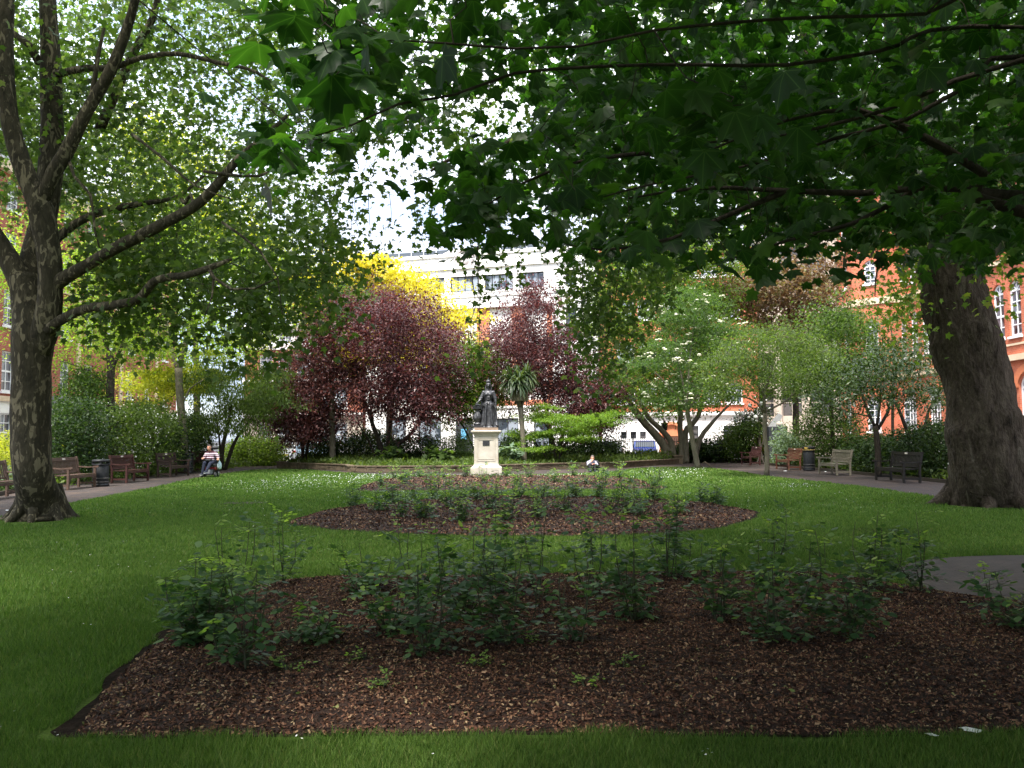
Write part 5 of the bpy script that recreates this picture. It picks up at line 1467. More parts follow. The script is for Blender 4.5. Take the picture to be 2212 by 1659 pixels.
# ------------------------------------------------------------------ bark
def bark_mat(name, stops, scale, patch=None, bump=1.2):
    m, nt, out = new_mat(name); L = nt.links
    tc = N(nt, 'ShaderNodeTexCoord'); mp = N(nt, 'ShaderNodeMapping'); mp.inputs['Scale'].default_value = (1, 1, .38); L.new(tc.outputs['Object'], mp.inputs[0])
    nz = N(nt, 'ShaderNodeTexNoise', Scale=scale, Detail=9.0, Roughness=.65, Distortion=.6); L.new(mp.outputs[0], nz.inputs['Vector'])
    col = ramp(nt, nz.outputs[0], stops)
    if patch:
        vo = N(nt, 'ShaderNodeTexNoise', Scale=patch[0], Detail=3.0, Distortion=1.2); L.new(mp.outputs[0], vo.inputs['Vector'])
        f = ramp(nt, vo.outputs[0], [(patch[1], (0, 0, 0)), (patch[1] + .04, (1, 1, 1))])
        mx = N(nt, 'ShaderNodeMixRGB'); L.new(f, mx.inputs[0]); L.new(col, mx.inputs[1]); mx.inputs[2].default_value = (*patch[2], 1); col = mx.outputs[0]
        vo2 = N(nt, 'ShaderNodeTexNoise', Scale=patch[0] * 1.7, Detail=3.0, Distortion=1.0); L.new(mp.outputs[0], vo2.inputs['Vector'])
        f = ramp(nt, vo2.outputs[0], [(patch[1] + .04, (0, 0, 0)), (patch[1] + .09, (1, 1, 1))])
        mx = N(nt, 'ShaderNodeMixRGB'); L.new(f, mx.inputs[0]); L.new(col, mx.inputs[1]); mx.inputs[2].default_value = (*[k * .55 for k in patch[2]], 1); col = mx.outputs[0]
    b = N(nt, 'ShaderNodeBsdfPrincipled', Roughness=.9); b.inputs['Specular IOR Level'].default_value = .15; L.new(col, b.inputs[0])
    nb = N(nt, 'ShaderNodeTexNoise', Scale=scale * 3, Detail=8.0); L.new(mp.outputs[0], nb.inputs['Vector'])
    bp = N(nt, 'ShaderNodeBump', Strength=.9, Distance=.03 * bump); L.new(nb.outputs[0], bp.inputs['Height']); L.new(bp.outputs[0], b.inputs['Normal'])
    L.new(b.outputs[0], out.inputs[0]); return m
B_PLANE = bark_mat('plane_bark_mottled', [(.3, (.018, .016, .010)), (.52, (.042, .036, .022)), (.75, (.080, .068, .042))], 7, (7.5, .56, (.15, .128, .080)))
B_OLD = bark_mat('old_plane_bark', [(.30, (.014, .010, .007)), (.46, (.058, .043, .031)), (.6, (.085, .066, .048)), (.8, (.16, .125, .095))], 6, (2.2, .64, (.115, .095, .072)), bump=5)
B_DARK = bark_mat('dark_bark', [(.3, (.022, .018, .014)), (.7, (.06, .048, .038))], 9)
B_GREY = bark_mat('grey_brown_bark', [(.3, (.085, .075, .055)), (.7, (.19, .165, .125))], 8)

# ------------------------------------------------------------------ leaf materials
LM_PLANE = leafmat('plane_leaf', [(0, (.034, .062, .016)), (.5, (.052, .092, .021)), (.85, (.080, .125, .034)), (1, (.14, .17, .08))], .42)
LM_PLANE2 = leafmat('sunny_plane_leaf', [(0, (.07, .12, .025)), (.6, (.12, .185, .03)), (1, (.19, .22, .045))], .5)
LM_LIGHT = leafmat('light_green_leaf', [(0, (.042, .070, .014)), (.5, (.070, .110, .022)), (1, (.14, .19, .045))], .5)
LM_FEATHER = leafmat('feathery_light_leaf', [(0, (.08, .13, .02)), (.5, (.14, .21, .03)), (1, (.26, .31, .05))], .5)
LM_LIME = leafmat('lime_leaf', [(0, (.16, .20, .022)), (.5, (.28, .32, .03)), (1, (.42, .42, .05))], .5, tcol=(1.5, 1.5, .6))
LM_GOLD = leafmat('golden_leaf', [(0, (.34, .31, .02)), (.5, (.52, .48, .045)), (1, (.68, .63, .11))], .5, tcol=(1.3, 1.2, .5))
def veined(name, stops, trans, tcol, rough, spec):
    m = leafmat(name, stops, trans, tcol, rough, spec); nt = m.node_tree; L = nt.links
    at = N(nt, 'ShaderNodeAttribute', attribute_name='leaf'); sp = N(nt, 'ShaderNodeSeparateXYZ'); L.new(at.outputs['Vector'], sp.inputs[0])
    an = N(nt, 'ShaderNodeMath', operation='ARCTAN2'); L.new(sp.outputs[0], an.inputs[0]); L.new(sp.outputs[1], an.inputs[1])
    dv = N(nt, 'ShaderNodeMath', operation='DIVIDE'); L.new(an.outputs[0], dv.inputs[0]); dv.inputs[1].default_value = .80
    ad = N(nt, 'ShaderNodeMath', operation='ADD'); L.new(dv.outputs[0], ad.inputs[0]); ad.inputs[1].default_value = 4.0
    pp = N(nt, 'ShaderNodeMath', operation='PINGPONG'); L.new(ad.outputs[0], pp.inputs[0]); pp.inputs[1].default_value = .5
    ln = N(nt, 'ShaderNodeVectorMath', operation='LENGTH'); L.new(at.outputs['Vector'], ln.inputs[0])
    ml = N(nt, 'ShaderNodeMath', operation='MULTIPLY'); L.new(pp.outputs[0], ml.inputs[0]); L.new(ln.outputs['Value'], ml.inputs[1])
    f = ramp(nt, ml.outputs[0], [(.006, (1, 1, 1)), (.022, (0, 0, 0))])
    f2 = ramp(nt, ml.outputs[0], [(.0, (1, 1, 1)), (.22, (.72, .72, .72))])
    b = [n for n in nt.nodes if n.type == 'BSDF_PRINCIPLED'][0]; src = b.inputs['Base Color'].links[0].from_socket
    m1 = N(nt, 'ShaderNodeMixRGB', blend_type='MULTIPLY'); m1.inputs[0].default_value = 1; L.new(src, m1.inputs[1]); L.new(f2, m1.inputs[2])
    mx = N(nt, 'ShaderNodeMixRGB'); L.new(f, mx.inputs[0]); L.new(m1.outputs[0], mx.inputs[1]); mx.inputs[2].default_value = (.06, .11, .035, 1)
    mm = [n for n in nt.nodes if n.type == 'MIX_RGB' and n.blend_type == 'MULTIPLY' and n is not m1 and n.inputs[1].is_linked and n.inputs[1].links[0].from_socket == src][0]
    L.new(mx.outputs[0], b.inputs['Base Color']); L.new(mx.outputs[0], mm.inputs[1])
    bp = N(nt, 'ShaderNodeBump', Strength=.6, Distance=.01); L.new(ml.outputs[0], bp.inputs['Height']); L.new(bp.outputs[0], b.inputs['Normal'])
    return m
LM_MAPLE = veined('maple_leaf', [(0, (.018, .050, .015)), (.6, (.030, .074, .018)), (.9, (.045, .10, .022)), (1, (.075, .14, .026))], .42, (1.8, 2.6, .6), .42, .4)
LM_PURPLE = leafmat('purple_plum_leaf', [(0, (.038, .018, .020)), (.5, (.068, .030, .032)), (.85, (.125, .058, .056)), (1, (.22, .13, .12))], .3, tcol=(1.9, 1.0, .9), rough=.4)
LM_MID = leafmat('mid_green_leaf', [(0, (.022, .044, .010)), (.5, (.040, .072, .016)), (1, (.085, .13, .034))], .42)
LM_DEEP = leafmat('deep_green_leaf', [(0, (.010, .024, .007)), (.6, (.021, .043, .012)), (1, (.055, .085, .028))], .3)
LM_OLIVE = leafmat('olive_leaf', [(0, (.036, .058, .015)), (.5, (.060, .094, .023)), (1, (.11, .15, .045))], .42)
LM_COPPER = leafmat('copper_leaf', [(0, (.085, .052, .034)), (.5, (.13, .085, .05)), (.8, (.12, .13, .04)), (1, (.24, .17, .13))], .35, tcol=(1.8, 1.4, .8))
LM_GLOSS = leafmat('glossy_dark_leaf', [(0, (.014, .030, .008)), (.6, (.026, .048, .012)), (1, (.07, .11, .03))], .22, rough=.4, spec=.35)
LM_JMAPLE = leafmat('bright_maple_leaf', [(0, (.070, .135, .016)), (.5, (.11, .195, .025)), (1, (.18, .26, .045))], .45, tcol=(1.5, 1.6, .6))
LM_ROWAN = leafmat('rowan_leaf', [(0, (.024, .052, .014)), (.5, (.040, .080, .020)), (1, (.09, .14, .04))], .4)
LM_ROSE = leafmat('rose_leaf', [(0, (.028, .068, .026)), (.6, (.050, .105, .038)), (.9, (.09, .16, .055)), (1, (.14, .22, .075))], .3, rough=.45)
LM_ROSEN = leafmat('new_rose_leaf', [(0, (.12, .20, .05)), (.7, (.20, .30, .075)), (1, (.30, .38, .11))], .45)
LM_SILVER = leafmat('silvery_leaf', [(0, (.09, .14, .09)), (1, (.20, .26, .18))], .3)
M_BLOOM = flat('cream_blossom', (.70, .68, .50), var=.9)
M_WBLOOM = flat('white_blossom', (.74, .74, .68), var=.9)

def Lp(pts, Y, rad):
    """limb given as picture points at a depth (number or per-point list)"""
    ys = Y if isinstance(Y, (list, tuple)) else [Y] * len(pts)
    if not isinstance(rad, (list, tuple)): rad = [rad] * len(pts)
    if len(rad) == 2 and len(pts) > 2: rad = [rad[0] + (rad[1] - rad[0]) * i / (len(pts) - 1) for i in range(len(pts))]
    return ([P(x, y, d) for (x, y), d in zip(pts, ys)], list(rad))

# ================================================================== left plane tree
GAP = [(770, 320), (900, 290), (1010, 350), (1010, 470), (960, 570), (800, 570), (735, 500), (740, 400)]
def left_plane():
    bx, by, _ = G(86, 1122)
    fl = lambda i, th: max(0, (.85 - i * .12)) * (.28 + .22 * math.sin(th * 5 + .5)) if i < 8 else 0
    root = empty('plane_tree', (bx, by, 0), 'multi-stemmed plane tree with mottled spotted bark at the left of the lawn', 'tree')
    mb = MB(); L = []
    def add(l, n=14, **k): L.append(limb(mb, l[0], l[1], n=n, **k)); return L[-1]
    b0 = (bx, by, -.1)
    add(([b0, (bx, by, .3)] + [P(72, 1020, 17.2), P(66, 910, 17.2), P(68, 800, 17.2), P(72, 725, 17.2), P(64, 660, 17.25), P(50, 600, 17.3)], [.52, .44, .37, .36, .37, .40, .33, .28]), n=26, step=.12, lump=.07, flare=lambda i, th: max(0, 1 - i / 7.0) * (.22 + .22 * math.sin(th * 5 + .5)))
    add(Lp([(60, 640), (36, 590), (8, 540), (-30, 480), (-80, 380), (-120, 200)], 17.3, [.28, .24, .2, .17, .14, .1]), step=.2)
    for a in (-2.8, -2.0, -1.3, -.5, .4, 2.2):
        q = lambda r, z: (bx + r * math.cos(a), by + r * math.sin(a), z)
        limb(mb, [q(.25, .7), q(.40, .28), q(.62, .04), q(.85, -.06)], [.15, .13, .08, .03], n=8, step=.12, lump=.12)
    # pale upright stem behind
    add(Lp([(70, 690), (66, 600), (82, 520), (103, 430), (112, 300), (110, 150), (104, 20), (100, -120), (95, -300)], [17.3, 17.6, 17.9, 18.0, 18.1, 18.2, 18.2, 18.3, 18.4], [.26, .27, .26, .25, .24, .21, .18, .15, .09]), step=.2, n=16)
    # front right stem, forking
    add(Lp([(82, 760), (98, 705), (110, 610), (104, 530), (88, 455), (70, 400)], [17.15, 17.0, 16.9, 16.9, 16.9, 16.9], [.25, .25, .24, .22, .24, .17]), step=.15, n=16, lump=.1)
    add(Lp([(84, 450), (62, 390), (36, 320), (17, 230), (10, 120), (14, -20), (10, -200)], [16.9] * 4 + [17, 17.2, 17.4], [.2, .2, .18, .17, .17, .15, .1]), step=.2)
    add(Lp([(88, 440), (118, 370), (140, 335), (180, 255), (218, 190), (240, 150), (268, 80), (292, 0), (310, -120)], [16.9, 16.8, 16.8, 16.7, 16.7, 16.6, 16.6, 16.5, 16.4], [.15, .145, .14, .12, .115, .11, .10, .08, .05]), step=.2)
    add(Lp([(165, 285), (195, 220), (212, 120), (225, 60)], 16.7, [.07, .05, .04, .03]))
    add(Lp([(215, 280), (255, 190), (290, 110), (330, 40), (350, -60)], 18.6, [.11, .1, .09, .08, .05]))
    add(Lp([(85, 135), (60, 95), (14, 62), (-40, 20)], 18.1, [.09, .08, .06, .04]))
    add(Lp([(125, 160), (180, 148), (243, 146), (305, 125), (382, 116), (470, 135), (555, 156), (618, 208)], [18.1, 17.5, 17, 16.6, 16.2, 16, 15.8, 15.6], [.08, .075, .06, .05, .045, .04, .03, .02]), step=.25)
    # long limbs to the right
    add(Lp([(104, 628), (140, 600), (194, 569), (260, 531), (347, 486), (417, 448), (460, 410), (486, 378), (521, 337), (569, 299), (620, 250)], [16.9, 16.8, 16.5, 16.2, 15.9, 15.7, 15.6, 15.5, 15.4, 15.3, 15.2], [.16, .135, .12, .115, .11, .10, .09, .08, .07, .06, .03]), step=.15, n=12, lump=.1)
    add(Lp([(100, 548), (118, 521), (160, 485), (208, 462), (278, 444), (347, 434), (389, 422), (440, 380)], [17.3, 17.4, 17.5, 17.6, 17.8, 18, 18.2, 18.4], [.10, .09, .085, .08, .065, .05, .04, .025]), step=.2)
    add(Lp([(104, 715), (125, 695), (184, 667), (239, 660), (294, 649), (316, 628), (333, 608), (360, 599), (404, 594), (452, 579), (500, 560)], [16.9, 16.8, 16.5, 16.3, 16.1, 16, 15.9, 15.8, 15.6, 15.4, 15.3], [.12, .10, .09, .085, .085, .08, .075, .07, .065, .06, .03]), step=.12, n=12, lump=.08)
    add(Lp([(452, 582), (462, 600), (500, 625), (551, 623), (600, 600)], [15.4, 15.3, 15.1, 15, 14.9], [.035, .03, .025, .018, .01]))
    add(Lp([(462, 600), (458, 640), (440, 690)], [15.4, 15.3, 15.2], [.025, .015, .008])); add(Lp([(389, 422), (400, 440), (412, 420), (418, 448)], [18, 17, 16.4, 15.8], [.04, .03, .03, .03]))
    add(Lp([(150, 350), (160, 380), (195, 420), (205, 500), (215, 535)], [16.8, 16.6, 16.4, 16.3, 16.2], [.035, .03, .028, .022, .015]))
    add(Lp([(285, 290), (350, 340), (420, 400), (500, 430)], [16, 15.6, 15.2, 15], [.03, .028, .02, .012])); add(Lp([(440, 370), (560, 380), (640, 340), (700, 330)], [15.5, 15.2, 15, 14.8], [.03, .025, .018, .01]))
    add(Lp([(480, 480), (560, 540), (600, 600), (610, 680)], [15.2, 14.9, 14.8, 14.7], [.025, .02, .012, .008]))
    # clumps
    A = [(-40, -60), (650, -60), (720, 120), (790, 280), (760, 400), (690, 500), (600, 600), (450, 560), (320, 420), (180, 430), (100, 420), (40, 400), (-40, 400)]
    B = [(200, 440), (320, 420), (450, 560), (600, 600), (700, 480), (760, 400), (800, 300), (840, 330), (860, 420), (800, 480), (760, 540), (735, 600), (725, 690), (650, 750), (560, 700), (480, 650), (330, 590), (250, 640)]
    C = [(140, 560), (330, 600), (480, 650), (560, 700), (640, 760), (560, 780), (420, 700), (300, 720), (180, 700)]
    D_ = [(700, 100), (860, 60), (930, 200), (930, 400), (860, 420), (780, 300)]
    cl = np.concatenate([poly_clumps(A, 17.2, 25, 560), poly_clumps(A, 24, 34, 420), poly_clumps(B, 16.0, 21, 250), poly_clumps(C, 16.2, 19, 70), poly_clumps([(-40, 150), (330, 300), (480, 560), (330, 620), (-40, 420)], 24, 34, 160), poly_clumps(D_, 15, 22, 60), poly_clumps([(-40, 120), (150, 150), (200, 470), (-40, 470)], 18.5, 24, 130)])
    grow(mb, L, cl, .005, .006, sag=.02, rmax=.045)
    pos = leaf_positions(cl, 24, (.38, .38, .42))
    up = ell_clumps((bx + 1, by - 4, 13.5), (10, 8, 8), 2000, .2)  # extra clumps out of view, added to shade the lawn
    x_, y_, w_ = project(up); up = cut_sun_gaps(up[(y_ < -80) | (w_ < .5) | (x_ < -80)])
    grow(mb, L, up[:160], .01, .006, rmax=.06)
    pos2 = leaf_positions(up, 12, (.6, .6, .5))
    x_, y_, w_ = project(pos2); pos2 = pos2[(y_ < -40) | (w_ < .5) | (x_ < -40)]
    world_child('trunk', mb.mesh('trunk'), root, B_PLANE)
    x_, y_, w_ = project(pos)
    keep = ~(inpoly(x_, y_, [(60, 150), (150, 150), (140, 500), (60, 600)]) & (w_ < 17.4) & (RNG.uniform(0, 1, len(x_)) < .75))
    keep &= ~(inpoly(x_, y_, GAP) & (RNG.uniform(0, 1, len(x_)) < .84))
    keep &= ~(inpoly(x_, y_, [(-50, 330), (60, 330), (150, 460), (130, 700), (-50, 700)]) & (RNG.uniform(0, 1, len(x_)) < .6))
    pos = pos[keep]
    v, f = scatter(pos, .135 * RNG.uniform(.6, 1.35, len(pos)), T_PLANE, frames(len(pos), -30, 30, 32))
    v2, f2 = scatter(pos2, .24 * RNG.uniform(.7, 1.3, len(pos2)), T_PLANE, frames(len(pos2), -15, 25, 25))
    world_child('crown', mesh_np('crown', np.concatenate([v, v2]), np.concatenate([f, f2 + len(v)])), root, LM_PLANE)
left_plane()

# ================================================================== great right plane tree
def right_plane():
    bx, by, _ = G(2145, 1090)
    root = empty('plane_tree', (bx, by, 0), 'huge leaning plane tree with rough brown trunk at the right of the lawn', 'tree')
    mb = MB(); L = []
    pts = [(bx + .05, by, -.15), (bx, by, .25)] + [P(2142, 1007, 19.6), P(2127, 920, 19.6), P(2113, 835, 19.6), P(2094, 765, 19.6), P(2079, 707, 19.6), P(2060, 640, 19.6), P(2053, 600, 19.6), P(2034, 492, 19.6), P(2012, 400, 19.7), P(1985, 300, 19.8), P(1962, 150, 20), P(1940, 0, 20.2), P(1920, -200, 20.5), P(1900, -400, 21)]
    rad = [1.02, .95, .83, .76, .70, .70, .71, .66, .66, .57, .52, .48, .42, .36, .28, .15]
    def fl(i, th):
        r = max(0, 1 - i / 8.0) * (.12 + .30 * math.sin(th * 4 + 1.0) ** 3) + .03 * math.sin(th * 19 + i)
        for c, a in ((8, .04), (17, .075), (31, .10), (38, .05), (44, .06)):   # swollen collars, cut off sharply above
            e = i - c - 1.2 * math.sin(th * 2 + c)
            r += a * math.exp(-(e / (3.2 if e < 0 else .7)) ** 2) * (1 + .6 * math.sin(th * 3 + c))
        r += .03 * math.sin(th * 7 + i * .15) + .022 * math.sin(th * 13 + i * .4)
        return r
    L.append(limb(mb, pts, rad, n=48, step=.13, lump=.05, flare=fl))
    for a in (-2.7, -2.15, -1.55, -1.0, -.3, .6, 1.8, 3.0):
        q = lambda r, z: (bx + r * math.cos(a), by + r * math.sin(a), z)
        r1 = 1.35 + .35 * math.sin(a * 3)
        limb(mb, [q(.55, .9), q(.85, .30), q(r1 * .9, -.04), q(r1 + .35, -.14)], [.30, .25, .13, .05], n=10, step=.15, lump=.12)
    def add(l, n=12, **k): L.append(limb(mb, l[0], l[1], n=n, **k))
    add(Lp([(2040, 540), (2075, 470), (2120, 400), (2160, 320), (2190, 220), (2230, 100), (2260, -80)], [19.6, 19.4, 19.2, 19.1, 19, 18.8, 18.5], [.38, .33, .30, .27, .24, .2, .14]))
    add(Lp([(2010, 420), (1930, 380), (1850, 300), (1760, 200), (1740, 60), (1700, -80)], [19.6, 19.4, 19.2, 19, 18.8, 18.6], [.3, .25, .2, .17, .14, .1]))
    add(Lp([(1985, 330), (1850, 300), (1650, 290), (1400, 285), (1250, 300), (1110, 305), (1000, 330), (930, 370)], [19.7, 20, 20.5, 21, 21, 21, 21, 21], [.22, .18, .15, .12, .105, .09, .06, .03]))
    add(Lp([(1300, 290), (1230, 380), (1140, 400), (1090, 470)], [21, 20, 19.5, 19], [.05, .04, .025, .01]))
    add(Lp([(1640, 290), (1500, 360), (1400, 420), (1350, 520), (1330, 640)], [20.5, 20, 19.6, 19.4, 19.2], [.09, .06, .04, .02, .01]))
    for a in (((1025, 345), (1020, 430), (1035, 520), (1020, 600), (1028, 660), (1015, 700), (1020, 760)), ((1040, 340), (1080, 450), (1062, 560)), ((1330, 640), (1310, 740), (1300, 840))):
        add(Lp(list(a), 19.0, [.014, .006]), n=4)
    add(Lp([(2100, 440), (2160, 480), (2200, 520), (2240, 560)], 18.8, [.06, .02])); add(Lp([(2010, 520), (1960, 510), (1900, 560), (1890, 640)], 19.3, [.05, .012]))
    R1 = [(720, -60), (2260, -60), (2260, 450), (2000, 470), (1700, 500), (1330, 480), (1180, 400), (1000, 300), (820, 230)]
    R2 = [(860, 290), (1150, 330), (1150, 440), (1090, 500), (1040, 480), (1000, 440), (930, 500), (860, 420)]
    R4 = [(1215, 470), (1420, 480), (1500, 590), (1380, 690), (1335, 800), (1290, 850), (1250, 740), (1210, 620)]
    R5 = [(1860, 470), (1990, 500), (2010, 650), (1990, 740), (1930, 680), (1880, 590)]
    R6 = [(2100, 470), (2260, 470), (2260, 610), (2190, 650), (2110, 590)]
    R7 = [(1000, 735), (1050, 735), (1065, 800), (1045, 850), (1020, 850), (1005, 790)]
    cl = np.concatenate([poly_clumps(R1, 15, 26, 760), poly_clumps([(1350, -60), (2260, -60), (2260, 460), (1900, 500), (1600, 470), (1350, 300)], 22, 34, 520), poly_clumps(R2, 17.5, 20, 60), poly_clumps(R4, 17.5, 20.5, 120), poly_clumps(R7, 18.9, 19.2, 3)])
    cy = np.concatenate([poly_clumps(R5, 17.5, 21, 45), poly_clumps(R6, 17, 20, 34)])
    grow(mb, L, np.concatenate([cl, cy]), .004, .005, sag=.0, rmax=.04)
    pos = leaf_positions(cl, 22, (.33, .33, .40)); posy = leaf_positions(cy, 16, (.3, .3, .35)); x_, y_, w_ = project(pos); pos = pos[~(inpoly(x_, y_, GAP) & (RNG.uniform(0, 1, len(x_)) < .8)) & ~(inpoly(x_, y_, [(800, 540), (1200, 540), (1200, 720), (800, 720)]))]
    tp = []
    for x0, y0, x1, y1, dn in ((900, 440, 928, 560, 1), (960, 480, 990, 590, 1), (1030, 440, 1049, 645, 1.3), (1075, 470, 1090, 620, 1), (1110, 470, 1126, 616, 1.2), (1033, 640, 1031, 700, .8), (1036, 736, 1034, 815, 1.6), (800, 500, 824, 598, 1), (760, 500, 775, 600, 1), (845, 470, 850, 540, .8), (1229, 570, 1240, 645, 1), (1255, 640, 1262, 720, 1), (1262, 725, 1284, 790, 1.2), (1290, 560, 1310, 700, 1), (935, 380, 925, 470, 1), (1170, 520, 1180, 560, 1), (1000, 500, 1010, 560, .8)):
        Yd = RNG.uniform(17.5, 20); a = np.array(P(x0, y0, Yd)); b = np.array(P(x1, y1, Yd)); m = (a + b) / 2 + np.array([RNG.normal(0, .1), 0, 0])
        top = np.array(P(x0 - 5, min(y0 - 60, 420), Yd + .3))
        q, r_ = catmull([top, a, m, b], .12, [.008, .006, .005, .003]); mb.tube(q, r_, 4, cap=False)
        k = int(np.linalg.norm(b - a) * 42 * dn); u = RNG.uniform(0, 1, k)[:, None]
        tp.append(a * (1 - u) + b * u + RNG.normal(size=(k, 3)) * np.array([.13, .13, .05]))
    tp = np.concatenate(tp)
    pos = np.concatenate([pos, tp]); x_, y_, w_ = project(pos); pos = pos[~inpoly(x_, y_, [(985, 812), (1110, 800), (1110, 1040), (985, 1040)])]
    up = ell_clumps((bx - 2.5, by - 5, 14.5), (11, 8.5, 8.5), 2300, .2)  # added upper clumps outside the frame, there to throw shade
    x_, y_, w_ = project(up); up = cut_sun_gaps(up[(y_ < -80) | (w_ < .5) | (x_ > 2290)])
    pos2 = leaf_positions(up, 12, (.6, .6, .5)); x_, y_, w_ = project(pos2); pos2 = pos2[(y_ < -40) | (w_ < .5) | (x_ > 2250)]
    grow(mb, L, up[:160], .01, .006, rmax=.06)
    world_child('trunk', mb.mesh('trunk'), root, B_OLD)
    v, f = scatter(pos, .125 * RNG.uniform(.6, 1.35, len(pos)), T_PLANE, frames(len(pos), -30, 30, 32))
    v2, f2 = scatter(pos2, .26 * RNG.uniform(.7, 1.3, len(pos2)), T_PLANE, frames(len(pos2), -15, 25, 25))
    world_child('crown', mesh_np('crown', np.concatenate([v, v2]), np.concatenate([f, f2 + len(v)])), root, LM_PLANE)
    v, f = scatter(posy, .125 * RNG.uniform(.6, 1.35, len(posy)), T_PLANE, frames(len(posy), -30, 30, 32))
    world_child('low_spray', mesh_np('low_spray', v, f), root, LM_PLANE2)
right_plane()

# ================================================================== overhanging maple, its trunk just off the right edge
def maple():
    tx, ty = 7.6, 4.6
    root = empty('maple_tree', (tx, ty, 0), 'dark leaved maple reaching over the lawn from the right with large lobed leaves', 'tree')
    mb = MB(); L = []
    def add(pts, rad, n=10): L.append(limb(mb, pts, rad, n=n, step=.2, lump=.06))
    add([(tx, ty, -.1), (tx, ty, 1.2), (tx - .1, ty + .1, 2.6), (tx - .1, ty, 4), (tx + .1, ty, 6), (tx, ty, 9)], [.3, .24, .22, .2, .16, .06], 16)
    J = (tx - .1, ty + .1, 2.75); J2 = (tx - .1, ty, 3.4)
    add([J] + [P(*q) for q in ((2240, 425, 6.2), (2100, 408, 6.4), (1987, 404, 6.5), (1866, 417, 6.6), (1700, 412, 6.8), (1512, 406, 7.0), (1350, 430, 7.4))], [.1, .036, .032, .03, .026, .022, .016, .007])
    add([J] + [P(*q) for q in ((2250, 470, 5.9), (2126, 375, 5.8), (2040, 320, 5.7), (1928, 264, 5.6), (1850, 235, 5.6), (1700, 260, 5.5), (1520, 330, 5.6))], [.1, .045, .032, .030, .028, .016, .011, .006])
    add([J2] + [P(*q) for q in ((2300, 105, 5.2), (2212, 129, 5.2), (2060, 175, 5.2), (1918, 236, 5.3), (1700, 290, 5.6), (1500, 310, 5.8))], [.08, .022, .018, .016, .013, .010, .006])
    add([J2] + [P(*q) for q in ((2300, 118, 5.5), (2100, 180, 5.5), (1960, 257, 5.5), (1800, 300, 5.7), (1650, 350, 6.2), (1400, 400, 6.8), (1250, 440, 7.2))], [.08, .018, .016, .014, .012, .010, .008, .005])
    add([J2] + [P(*q) for q in ((2300, 0, 4.2), (2000, 30, 4.1), (1700, 40, 4), (1413, 66, 3.9), (1250, 100, 3.8), (1111, 105, 3.6), (980, 95, 3.5), (836, 85, 3.3), (740, 130, 3.2))], [.03, .011, .009, .008, .007, .006, .005, .005, .004, .003])
    add([J2] + [P(*q) for q in ((2250, 60, 4.9), (1900, 110, 4.6), (1700, 140, 4.5), (1400, 140, 4.4), (1111, 158, 4.3), (980, 205, 4.2), (860, 225, 4.0), (760, 270, 3.9), (660, 300, 3.9))], [.03, .013, .011, .010, .009, .008, .007, .006, .004, .003])
    add([P(*q) for q in ((1700, 412, 6.8), (1560, 470, 7.1), (1450, 515, 7.4), (1300, 540, 7.8), (1200, 520, 8))], [.026, .02, .015, .01, .006])
    add([P(*q) for q in ((1987, 404, 6.5), (1850, 480, 7), (1700, 520, 7.6), (1580, 560, 8.1))], [.026, .02, .014, .007])
    add([P(*q) for q in ((1400, 330, 6), (1250, 350, 6), (1120, 400, 6.2), (1040, 450, 6.4))], [.018, .013, .009, .005])
    add([J2, (5, 1, 4.2), (2.5, -2, 4.6), (0, -4, 5)], [.12, .09, .06, .03]); add([J2, (6, 0, 4.5), (5, -4, 5.5)], [.12, .08, .03]); add([J2, (5, 3, 5), (2, 2.5, 5.8), (-1, 2, 6.2)], [.12, .09, .06, .03])
    M = [(640, -80), (2400, -80), (2400, 640), (2212, 600), (2100, 570), (1990, 540), (1900, 560), (1840, 590), (1750, 545), (1600, 560), (1480, 540), (1400, 560), (1300, 545), (1230, 500), (1150, 480), (1090, 500), (1030, 500), (975, 455), (965, 390), (1010, 320), (1150, 300), (1190, 250), (1000, 240), (900, 300), (800, 290), (720, 330), (610, 360), (570, 335), (600, 270), (690, 245), (625, 190), (660, 80)]
    cl = []
    while len(cl) < 1150:
        q = np.stack([RNG.uniform(-3, 9, 3000), RNG.uniform(1.6, 12.5, 3000), RNG.uniform(2.55, 6.2, 3000)], 1)
        x_, y_, w_ = project(q)
        ok = (w_ > 2.3) & inpoly(x_, y_, M)
        # nearest leaves only where the photo has them: top left and one hanging spray
        big = inpoly(x_, y_, [(640, -80), (1150, -80), (1150, 60), (900, 160), (760, 260), (640, 200)]) | inpoly(x_, y_, [(1450, 120), (1750, 120), (1700, 330), (1450, 330)])
        ok &= (w_ > 4.2) | (big & ((x_ < 860) | (x_ > 1300) | (w_ > 3.4)))
        # layers: tiers of leaves with gaps
        ok &= (np.sin(q[:, 2] * 9 + q[:, 0] * .8 + q[:, 1] * .5) > -.45)
        hole = inpoly(x_, y_, [(740, 265), (860, 225), (1150, 160), (1180, 270), (1010, 320), (965, 400)])
        ok &= ~(hole & (RNG.uniform(0, 1, len(x_)) < .7))
        right_low = (x_ > 1900) & (y_ > 480)
        ok &= ~(right_low & (RNG.uniform(0, 1, len(x_)) < .6))
        for p, k in zip(q, ok):
            if k: cl.append(p)
    cl = np.array(cl[:1150])
    extra = np.concatenate([poly_clumps([(965, 330), (1110, 330), (1110, 520), (1000, 530), (960, 450)], 5.6, 7, 34), poly_clumps([(575, 300), (640, 270), (720, 300), (640, 355)], 3.7, 4.1, 4), poly_clumps([(640, 0), (760, 0), (760, 200), (640, 170)], 2.7, 3.4, 9), poly_clumps([(1480, 180), (1640, 200), (1560, 310), (1460, 290)], 3.0, 3.4, 5), poly_clumps([(1180, 490), (1500, 510), (1450, 560), (1250, 540)], 7.5, 9, 26)])
    cl = np.concatenate([cl, extra])
